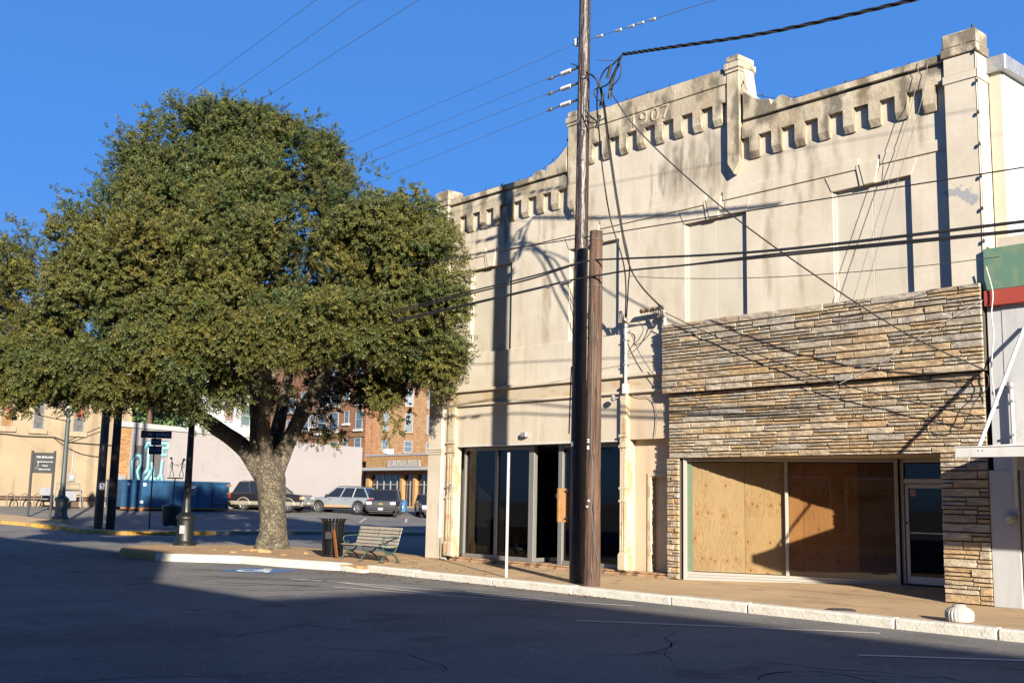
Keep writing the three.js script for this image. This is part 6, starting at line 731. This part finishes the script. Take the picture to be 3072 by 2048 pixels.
  // black board sign on two posts
  const b0 = onGround(88, 1535, 0.25), b1 = onGround(144, 1542, 0.25); const Dm = (Math.hypot(b0.x - EYE.x, b0.z - EYE.z) + Math.hypot(b1.x - EYE.x, b1.z - EYE.z)) / 2, Hs = (1535 - 1366) * Dm / F_PX, B2 = thing('board_sign', 'black board sign with white lettering on two black posts', 'sign', [(b0.x + b1.x) / 2, (b0.y + b1.y) / 2, (b0.z + b1.z) / 2], Math.atan2(-(b1.z - b0.z), b1.x - b0.x) ), w = Math.max(1.0, 58 * Dm / F_PX); const fs = V3(EYE.x - B2.position.x, 0, EYE.z - B2.position.z).normalize(); B2.rotation.y = Math.atan2(fs.x, fs.z) - 0.25;
  for (const sx of [-1, 1]) part('post', cbox(sx * w / 2 - 0.06, sx * w / 2 + 0.06, -0.35, Hs, -0.06, 0.06, 0.01), M.blackMatte, B2); part('panel', cbox(-w / 2 + 0.06, w / 2 - 0.06, Hs * 0.64, Hs * 0.97, -0.03, 0.03, 0.008), M.blackMatte, B2);
  part('lettering', at(plate(w - 0.14, Hs * 0.32), 0, Hs * 0.805, 0.033), new THREE.MeshStandardMaterial({ map: canvasTex(512, 512, (c) => { c.fillStyle = '#0b0c0e'; c.fillRect(0, 0, 512, 512); c.fillStyle = '#dfe3e6'; c.textAlign = 'center'; c.font = '62px serif'; c.fillText('THE REDLANDS', 310, 130); c.font = '40px serif'; c.fillText('Hotel Restaurant Gifts', 310, 240); c.fillText('Parking', 310, 340); c.font = '46px serif'; c.fillText('(903) 723-2345', 310, 440); c.font = '26px sans-serif'; c.fillText('P A R K', 96, 400); c.fillRect(130, 230, 6, 120); }), roughness: 0.6 }), B2);
}
{ // tub with auger stem and metal figures
  const p = onGround(513, 1577, 0.15), f = V3(EYE.x - p.x, 0, EYE.z - p.z), D = Math.hypot(f.x, f.z), k = D / F_PX, t = thing('metal_sculpture', 'black tub sculpture with auger stem and two thin metal figures on top', 'sculpture', [p.x, p.y, p.z], Math.atan2(f.x, f.z)), y = (v) => (1577 - v) * k, iron = mat(0.012, 0.011, 0.011, { roughness: 0.5 });
  part('tub', lathe([[0, 0.03], [22 * k, 0.03], [25 * k, 0.08], [28 * k, y(1540)], [27.5 * k, y(1528)], [29 * k, y(1524)], [27 * k, y(1521)], [10 * k, y(1516)], [0, y(1514)]], 24), iron, t); part('foot', [-1, 1].map((s) => at(new THREE.CylinderGeometry(4 * k, 5 * k, 0.1, 8), s * 14 * k, 0.03, 5 * k)), iron, t);
  const st = [bar([0, y(1516), 0], [2 * k, y(1443), 0], 1.5 * k, 8)]; for (let i = 0; i < 9; i++) { const v = lerp(1510, 1450, i / 8); st.push(at(new THREE.CylinderGeometry(4.5 * k, 4.5 * k, 1 * k, 10), lerp(0, 2, i / 8) * k, y(v), 0, 0, 0, i % 2 ? 0.35 : -0.35)); } part('auger_stem', st, iron, t); part('platform', [at(new THREE.CylinderGeometry(22 * k, 22 * k, 3 * k, 20), 2 * k, y(1443), 0)], iron, t);
  const fig = (cx, top, s) => { const T2 = (l, r) => tube(l.map(([x, v, z = 0]) => [(cx + x * s) * k, y(v), z * k]), r * k, 5); return [T2([[-5, 1440], [-4, 1428], [-1, 1418]], 0.9), T2([[6, 1440], [4, 1428], [1, 1418]], 0.9), T2([[0, 1419], [0, 1405], [-2, 1394]], 1.6), T2([[-2, 1398], [5, 1404], [10, 1408], [15, 1404]], 0.7), T2([[-2, 1398], [-6, 1408], [-3, 1414]], 0.7), ...[1400, 1404, 1408, 1412].map((v) => at(new THREE.TorusGeometry(2.4 * k, 0.5 * k, 5, 10), (cx - s * 0.5) * k, y(v), 0, 0, Math.PI / 2)), at(new THREE.SphereGeometry(3.4 * k, 10, 8), (cx - 4 * s) * k, y(top), 0), bar([(cx - 4 * s) * k, y(top), 0], [(cx - 1 * s) * k, y(top + 6), 0], 1.4 * k)]; }; part('figure', fig(-8, 1387, 1), iron, t); part('figure', [...fig(19, 1390, -1), ...[0, 1, 2, 3, 4].map((i) => bar([23 * k, y(1392), 0], [(23 + Math.cos(i * 1.2) * 6) * k, y(1391 - Math.sin(i * 1.2) * 6), 0], 0.9 * k))], iron, t);
}
{ // blue mailbox
  const p = onGround(1207, 1541), t = thing('mailbox', 'blue street mailbox with white eagle mark beside the grey SUV', 'mailbox', [p.x, p.y, p.z], Math.atan2(EYE.x - p.x, EYE.z - p.z) - 0.3), k = 0.8, blue = mat(0.05, 0.16, 0.33, { roughness: 0.5 });
  part('body', side([[-0.35, 0.22], [0.35, 0.22], [0.35, 1.05], [0.25, 1.22], [0, 1.3], [-0.25, 1.22], [-0.35, 1.05]].map(([z, y]) => [z * k, y * k]), -0.33 * k, 0.33 * k, 0.02), blue, t); part('chute', side([[0.2, 1.15], [0.46, 1.2], [0.3, 0.98]].map(([z, y]) => [z * k, y * k]), -0.26 * k, 0.26 * k), blue, t); part('leg', [[-0.27, -0.27], [0.27, -0.27], [-0.27, 0.27], [0.27, 0.27]].map(([x, z]) => cbox(x * k - 0.025, x * k + 0.025, 0, 0.2, z * k - 0.025, z * k + 0.025, 0.005)), M.blackMatte, t); part('emblem', at(plate(0.3, 0.32), 0, 0.52, 0.35 * k + 0.003), new THREE.MeshStandardMaterial({ map: canvasTex(64, 64, (c) => { c.fillStyle = '#2f6fae'; c.fillRect(0, 0, 64, 64); c.fillStyle = '#e8ecf0'; c.beginPath(); c.moveTo(8, 18); c.lineTo(58, 10); c.lineTo(54, 52); c.lineTo(6, 56); c.fill(); c.fillStyle = '#2f5f96'; c.beginPath(); c.moveTo(18, 26); c.lineTo(48, 26); c.lineTo(30, 44); c.fill(); }), roughness: 0.5 }), t);
}
// ---------------------------------------------------------------- parked vehicles
function suv(o) { // front towards +x
  const { L, W, H, paint, label, wheelR = 0.39, two = null, noseH = 1.1, gh = [-0.46, -0.38, 0.05, 0.22] } = o, t = thing('parked_suv', label, 'SUV', [o.p.x, o.p.y, o.p.z], o.turn, 'SUVs in the parking lot'); t.scale.setScalar(1.05); const bl = 0.42, wb = L * 0.29, arch = (cx) => { const l = []; for (let i = 0; i <= 8; i++) { const a = Math.PI * (1 - i / 8); l.push([cx + (wheelR + 0.07) * Math.cos(a), bl - 0.03 + (wheelR + 0.09) * Math.sin(a)]); } return l; };
  const belt = H * 0.6; const prof = [[-L / 2 + 0.03, bl], ...arch(-wb - 0.05), ...arch(wb + 0.1), [L / 2 - 0.04, bl], [L / 2, 0.62], [L / 2 - 0.02, noseH * 0.9], [L / 2 - 0.16, noseH], [L * 0.23, belt + 0.02], [-L / 2 + 0.05, belt + 0.02], [-L / 2, belt - 0.25], [-L / 2 - 0.02, 0.6]];
  part('body', extrude(prof, -W / 2, W / 2, [], 0.07), paint, t); const x = gh.map((q) => q * L), ins = 0.13;
  const glass = (() => { const b = [[x[0], belt], [x[3], belt]], tp = [[x[1], H - 0.07], [x[2], H - 0.07]], z0 = W / 2 - 0.09, z1 = W / 2 - 0.09 - ins, P = [V3(b[0][0], belt, z0), V3(b[1][0], belt, z0), V3(tp[1][0], tp[1][1], z1), V3(tp[0][0], tp[0][1], z1)], Q = P.map((v) => V3(v.x, v.y, -v.z)), pos = [], quad = (a, b2, c, d) => { for (const v of [a, b2, c, a, c, d]) pos.push(v.x, v.y, v.z); }; quad(P[0], P[1], P[2], P[3]); quad(Q[1], Q[0], Q[3], Q[2]); quad(P[1], Q[1], Q[2], P[2]); quad(Q[0], P[0], P[3], Q[3]); quad(P[3], P[2], Q[2], Q[3]); const g = new THREE.BufferGeometry(); g.setAttribute('position', new THREE.Float32BufferAttribute(pos, 3)); g.computeVertexNormals(); return { g, P, Q }; })();
  part('windows', glass.g, M.carGlass, t); const roof = part('roof', [cbox(x[1] - 0.04, x[2] + 0.06, H - 0.1, H - 0.02, -W / 2 + 0.09 + ins * 0.9, W / 2 - 0.09 - ins * 0.9, 0.03)], paint, t); part('roof_rail', [-1, 1].map((s) => bar([x[1] + 0.1, H + 0.03, s * (W / 2 - 0.32)], [x[2] - 0.1, H + 0.03, s * (W / 2 - 0.32)], 0.025)), M.blackMatte, roof);
  const pil = (xa, xb, r) => [-1, 1].map((s) => { const a = V3(xa, belt, s * (W / 2 - 0.085)), b = V3(xb, H - 0.08, s * (W / 2 - 0.085 - ins)); return bar(a, b, r, 6); }); part('pillar', [...pil(x[0] + 0.02, x[1], 0.055), ...pil(x[3], x[2], 0.05), ...pil(lerp(x[0], x[3], 0.36), lerp(x[1], x[2], 0.3), 0.05), ...pil(lerp(x[0], x[3], 0.64), lerp(x[1], x[2], 0.68), 0.045)], paint, t);
  if (two) { part('lower_cladding', [-1, 1].map((s) => box(-L / 2 + 0.1, L / 2 - 0.1, bl - 0.02, bl + 0.22, s * (W / 2 - 0.05), s * (W / 2 + 0.012))).slice(0, 2).concat([box(L / 2 - 0.1, L / 2 + 0.03, bl - 0.06, bl + 0.25, -W / 2 + 0.05, W / 2 - 0.05), box(-L / 2 - 0.04, -L / 2 + 0.1, bl - 0.02, bl + 0.3, -W / 2 + 0.05, W / 2 - 0.05)]), two, t); part('arch_trim', [-1, 1].flatMap((s) => [-wb - 0.05, wb + 0.1].map((cx) => at(new THREE.TorusGeometry(wheelR + 0.09, 0.04, 6, 14, Math.PI), cx, bl - 0.03, s * (W / 2 + 0.0)))), two, t); }
  part('underbody', box(-L / 2 + 0.2, L / 2 - 0.2, 0.26, bl + 0.06, -W / 2 + 0.25, W / 2 - 0.25), M.blackMatte, t);
  for (const cx of [-wb - 0.05, wb + 0.1]) for (const s of [-1, 1]) { const w = new THREE.Group(); w.name = 'wheel'; w.position.set(cx, wheelR, s * (W / 2 - 0.13)); t.add(w); const g = lathe([[wheelR * 0.62, -0.12], [wheelR * 0.92, -0.12], [wheelR, -0.07], [wheelR, 0.07], [wheelR * 0.92, 0.12], [wheelR * 0.62, 0.12]], 24); g.rotateX(Math.PI / 2); part('tyre', g, M.tyre, w); const rg = [at(new THREE.CylinderGeometry(wheelR * 0.63, wheelR * 0.63, 0.1, 20), 0, 0, 0, 0, Math.PI / 2)]; part('hub', rg, M.blackMatte, w); const sp = []; for (let i = 0; i < 6; i++) { const b = cbox(-0.035, 0.035, 0.03, wheelR * 0.6, 0.055 * s, 0.1 * s, 0.01); b.rotateZ(i * Math.PI / 3); sp.push(b); } sp.push(at(new THREE.TorusGeometry(wheelR * 0.6, 0.025, 6, 20), 0, 0, 0.085 * s)); sp.push(at(new THREE.CylinderGeometry(0.06, 0.06, 0.06, 10), 0, 0, 0.08 * s, 0, Math.PI / 2)); part('rim', sp, M.rim, w); }
  for (const s of [-1, 1]) { const hl = part('headlight', cbox(L / 2 - 0.14, L / 2 + 0.015, noseH * 0.72, noseH * 0.9, s * (W / 2 - 0.42), s * (W / 2 - 0.03), 0.03), M.headlamp, t); if (o.amber) part('indicator', cbox(L / 2 - 0.16, L / 2 + 0.0, noseH * 0.72, noseH * 0.9, s * (W / 2 - 0.03), s * (W / 2 + 0.012), 0.01), M.amber, hl); part('tail_light', cbox(-L / 2 - 0.025, -L / 2 + 0.12, belt - 0.38, belt - 0.02, s * (W / 2 - 0.16), s * (W / 2 + 0.008), 0.02), M.redLamp, t); part('mirror', cbox(x[3] - 0.32, x[3] - 0.2, belt + 0.02, belt + 0.2, s * (W / 2 + 0.0), s * (W / 2 + 0.22), 0.03), o.mirror ?? paint, t); part('fog_lamp', cbox(L / 2 - 0.05, L / 2 + 0.02, 0.5, 0.58, s * (W / 2 - 0.35), s * (W / 2 - 0.12), 0.01), M.headlamp, t); for (const q of [0.1, -0.14]) part('door_handle', cbox(q * L, q * L + 0.16, belt - 0.14, belt - 0.11, s * (W / 2), s * (W / 2 + 0.03), 0.008), o.handle ?? M.blackMatte, t); }
  const gr = part('grille', cbox(L / 2 - 0.05, L / 2 + 0.012, noseH * 0.62, noseH * 0.9, -W / 2 + 0.46, W / 2 - 0.46, 0.02), o.grille ?? M.blackMatte, t); part('grille_bar', [cbox(L / 2 - 0.02, L / 2 + 0.03, noseH * 0.76, noseH * 0.79, -W / 2 + 0.44, W / 2 - 0.44, 0.006), cbox(L / 2 - 0.02, L / 2 + 0.03, noseH * 0.885, noseH * 0.915, -W / 2 + 0.44, W / 2 - 0.44, 0.006)], M.chrome, gr); part('emblem', cbox(L / 2 + 0.012, L / 2 + 0.045, noseH * 0.745, noseH * 0.805, -0.14, 0.14, 0.01), o.badge ?? M.chrome, gr); part('bumper', [cbox(L / 2 - 0.1, L / 2 + 0.06, 0.46, 0.64, -W / 2 + 0.04, W / 2 - 0.04, 0.04)], o.bumper ?? paint, t); part('number_plate', cbox(L / 2 + 0.06, L / 2 + 0.075, 0.5, 0.63, -0.16, 0.16, 0.004), M.plateWhite, t); part('lower_grille', cbox(L / 2 - 0.06, L / 2 + 0.03, 0.36, 0.45, -W / 2 + 0.2, W / 2 - 0.2, 0.01), M.blackMatte, t);
  if (o.mud) part('mud', [-1, 1].map((s) => box(-wb + 0.5, wb - 0.4, bl + 0.0, bl + 0.14, s * (W / 2), s * (W / 2 + 0.006))), mat(0.33, 0.2, 0.1), t); return t;
}
{
  const paint = (r, g, b, rough = 0.3, met = 0.2) => new THREE.MeshPhysicalMaterial({ color: col(r, g, b), roughness: rough, metalness: met, clearcoat: 0.8, clearcoatRoughness: 0.08 });
  const turnTo = (hx, hz) => Math.atan2(-hz, hx), view = (p) => { const d = V3(p.x - EYE.x, 0, p.z - EYE.z).normalize(); return [d, V3(-d.z, 0, d.x)]; };
  const mix = (p, fw, rt) => { const [d, r] = view(p); const h = d.clone().multiplyScalar(fw).addScaledVector(r, rt); return turnTo(h.x, h.z); };
  let p = onGround(812, 1535); suv({ p, turn: mix(p, -0.42, 0.9), L: 5.25, W: 2.0, H: 1.95, paint: paint(0.014, 0.013, 0.016), two: mat(0.30, 0.27, 0.21, { roughness: 0.4, metalness: 0.3 }), amber: true, grille: M.galv, badge: M.blackMatte, bumper: mat(0.28, 0.26, 0.22, { roughness: 0.4 }), label: 'black SUV with tan lower trim and chrome wheels behind the oak trunk', mirror: M.blackMatte });
  p = onGround(1029, 1539); suv({ p, turn: mix(p, 0.42, -0.9), L: 4.85, W: 1.9, H: 1.8, paint: paint(0.21, 0.235, 0.255, 0.35), mud: true, label: 'muddy silver SUV turned away, parked against the pale wall', mirror: M.blackMatte, noseH: 1.02, handle: M.blackMatte });
  p = onGround(1152, 1552); const d = view(p)[0]; suv({ p: p.clone().addScaledVector(d, 2.6), turn: mix(p, -1, -0.1), L: 5.2, W: 2.05, H: 1.89, paint: paint(0.035, 0.038, 0.042, 0.3, 0.4), label: 'dark grey SUV with chrome grille facing the street in the lot', noseH: 1.16, badge: mat(0.6, 0.5, 0.2, { metalness: 0.8, roughness: 0.3 }) });
  p = onGround(1292, 1556); suv({ p: p.clone().addScaledVector(view(p)[0], 2.3), turn: mix(p, -1, 0.12), L: 4.7, W: 1.9, H: 1.7, paint: paint(0.012, 0.014, 0.018), label: 'black SUV half hidden by the corner of the stucco building', noseH: 1.0 });
  const rack = onX(20, 1500, WX + 1.2), rk = thing('bike_rack', 'low looped pipe rack standing by the beige stucco wall', 'rack', [rack.x, groundY(rack.x), rack.z]); part('loop', [0, 1, 2].map((i) => tube([[0, 0, -i * 0.8], [0, 0.7, -i * 0.8], [0, 0.85, -i * 0.8 - 0.2], [0, 0.7, -i * 0.8 - 0.4], [0, 0, -i * 0.8 - 0.4]], 0.035, 6)), mat(0.13, 0.12, 0.11), rk);
  const c = onX(200, 1508, WX + 1.2), ct = thing('metal_cart', 'pale metal frame cart loaded with boards by the beige stucco wall', 'cart', [c.x, groundY(c.x), c.z]); part('frame', [bar([0, 0, -0.9], [0, 1.5, -0.7], 0.035), bar([0, 0, 0.9], [0, 1.5, 0.7], 0.035), bar([0, 1.5, -0.7], [0, 1.5, 0.7], 0.035), bar([0, 1.2, -0.75], [0, 1.2, 0.75], 0.03), bar([0.6, 0, -0.9], [0, 1.2, -0.75], 0.03), bar([0.6, 0, 0.9], [0, 1.2, 0.75], 0.03)], mat(0.2, 0.19, 0.17), ct); part('board', cbox(0.1, 0.16, 0.45, 1.05, -0.5, 0.55, 0.01), M.galv, ct); part('crate', cbox(0.0, 0.4, 0.05, 0.4, -0.6, 0.6, 0.02), mat(0.09, 0.06, 0.04), ct);
  const ch = onX(132, 1508, WX + 1.2), cr = thing('folding_chair', 'folded grey chair by the beige stucco wall behind the board sign', 'chair', [ch.x, groundY(ch.x), ch.z]); part('back', cbox(0, 0.05, 0.75, 1.25, -0.35, 0.35, 0.02), M.galv, cr); part('seat', cbox(0, 0.5, 0.5, 0.56, -0.33, 0.33, 0.02), M.galv, cr); part('leg', [bar([0.45, 0, -0.3], [0, 0.75, -0.3], 0.025), bar([0.45, 0, 0.3], [0, 0.75, 0.3], 0.025), bar([0, 0, -0.3], [0.45, 0.55, -0.3], 0.025), bar([0, 0, 0.3], [0.45, 0.55, 0.3], 0.025)], M.blackMatte, cr);
}
{ // trees behind the mural building, and a bare brown pole
  const R = rng(404), leaf = new THREE.PlaneGeometry(0.2, 0.11), lm = new THREE.MeshStandardMaterial({ color: col(1, 1, 1), roughness: 0.6, side: THREE.DoubleSide }), q = new THREE.Object3D();
  for (const [px, py, X, r, label] of [[450, 1200, -64, 4.2, 'dark green leafy tree rising between the stucco building and white house'], [380, 1150, -72, 5.5, 'large leafy tree behind the right end of the stucco building'], [520, 1120, -84, 5.0, 'leafy treetop beyond the white building and mural wall']]) { const c = onX(px, py, X), t = thing('background_tree', label, 'tree', [c.x, 0.7, c.z]); part('trunk', taperTube([[0, 0, 0], [0.1, c.y * 0.4, 0], [0, c.y - 1, 0]], [0.35, 0.28, 0.1], 8, 8), M.bark, t); const n = 5200, o = shadowed(new THREE.InstancedMesh(leaf, lm, n)), cl = Array.from({ length: 34 }, () => { const a = R() * 6.28, z = R() * 2 - 1, s = Math.sqrt(1 - z * z), k = r * (0.45 + 0.5 * R()); return [Math.cos(a) * s * k, z * k * 0.85, Math.sin(a) * s * k, r * (0.2 + R() * 0.16)]; }); for (let i = 0; i < n; i++) { const b = cl[i % 34], a = R() * 6.28, z = R() * 2 - 1, s = Math.sqrt(1 - z * z), k = b[3] * (0.6 + 0.5 * R()); q.position.set(b[0] + Math.cos(a) * s * k, c.y - 0.7 + b[1] + z * k, b[2] + Math.sin(a) * s * k); q.rotation.set(R() * 6, R() * 6, R() * 6); q.scale.setScalar(0.8 + R() * 1.1); q.updateMatrix(); o.setMatrixAt(i, q.matrix); const v = 0.7 + R() * 0.7; o.setColorAt(i, col(0.06 * v, 0.105 * v, 0.022 * v)); } o.name = 'crown'; o.userData.kind = 'stuff'; t.add(o); }
  const b = onX(446, 1290, -58), tp = onX(450, 1100, -58), t = thing('utility_pole', 'weathered brown pole standing behind the roof edge of the mural building', 'utility pole', [b.x, 0.7, b.z]); part('shaft', bar([0, 0, 0], [0, tp.y - 0.7, 0], 0.2, 10, 0.16), M.poleBrown, t);
}

// one paint scale for everything but the street: base colours were mixed against a lower exposure
{
  const done = new Set([M.asphalt]); scene.traverse((o) => { const m = o.material; if (!m || done.has(m) || m.transmission > 0.5) return; done.add(m); m.color.multiplyScalar(0.88); });
}
renderer.render(scene, camera);
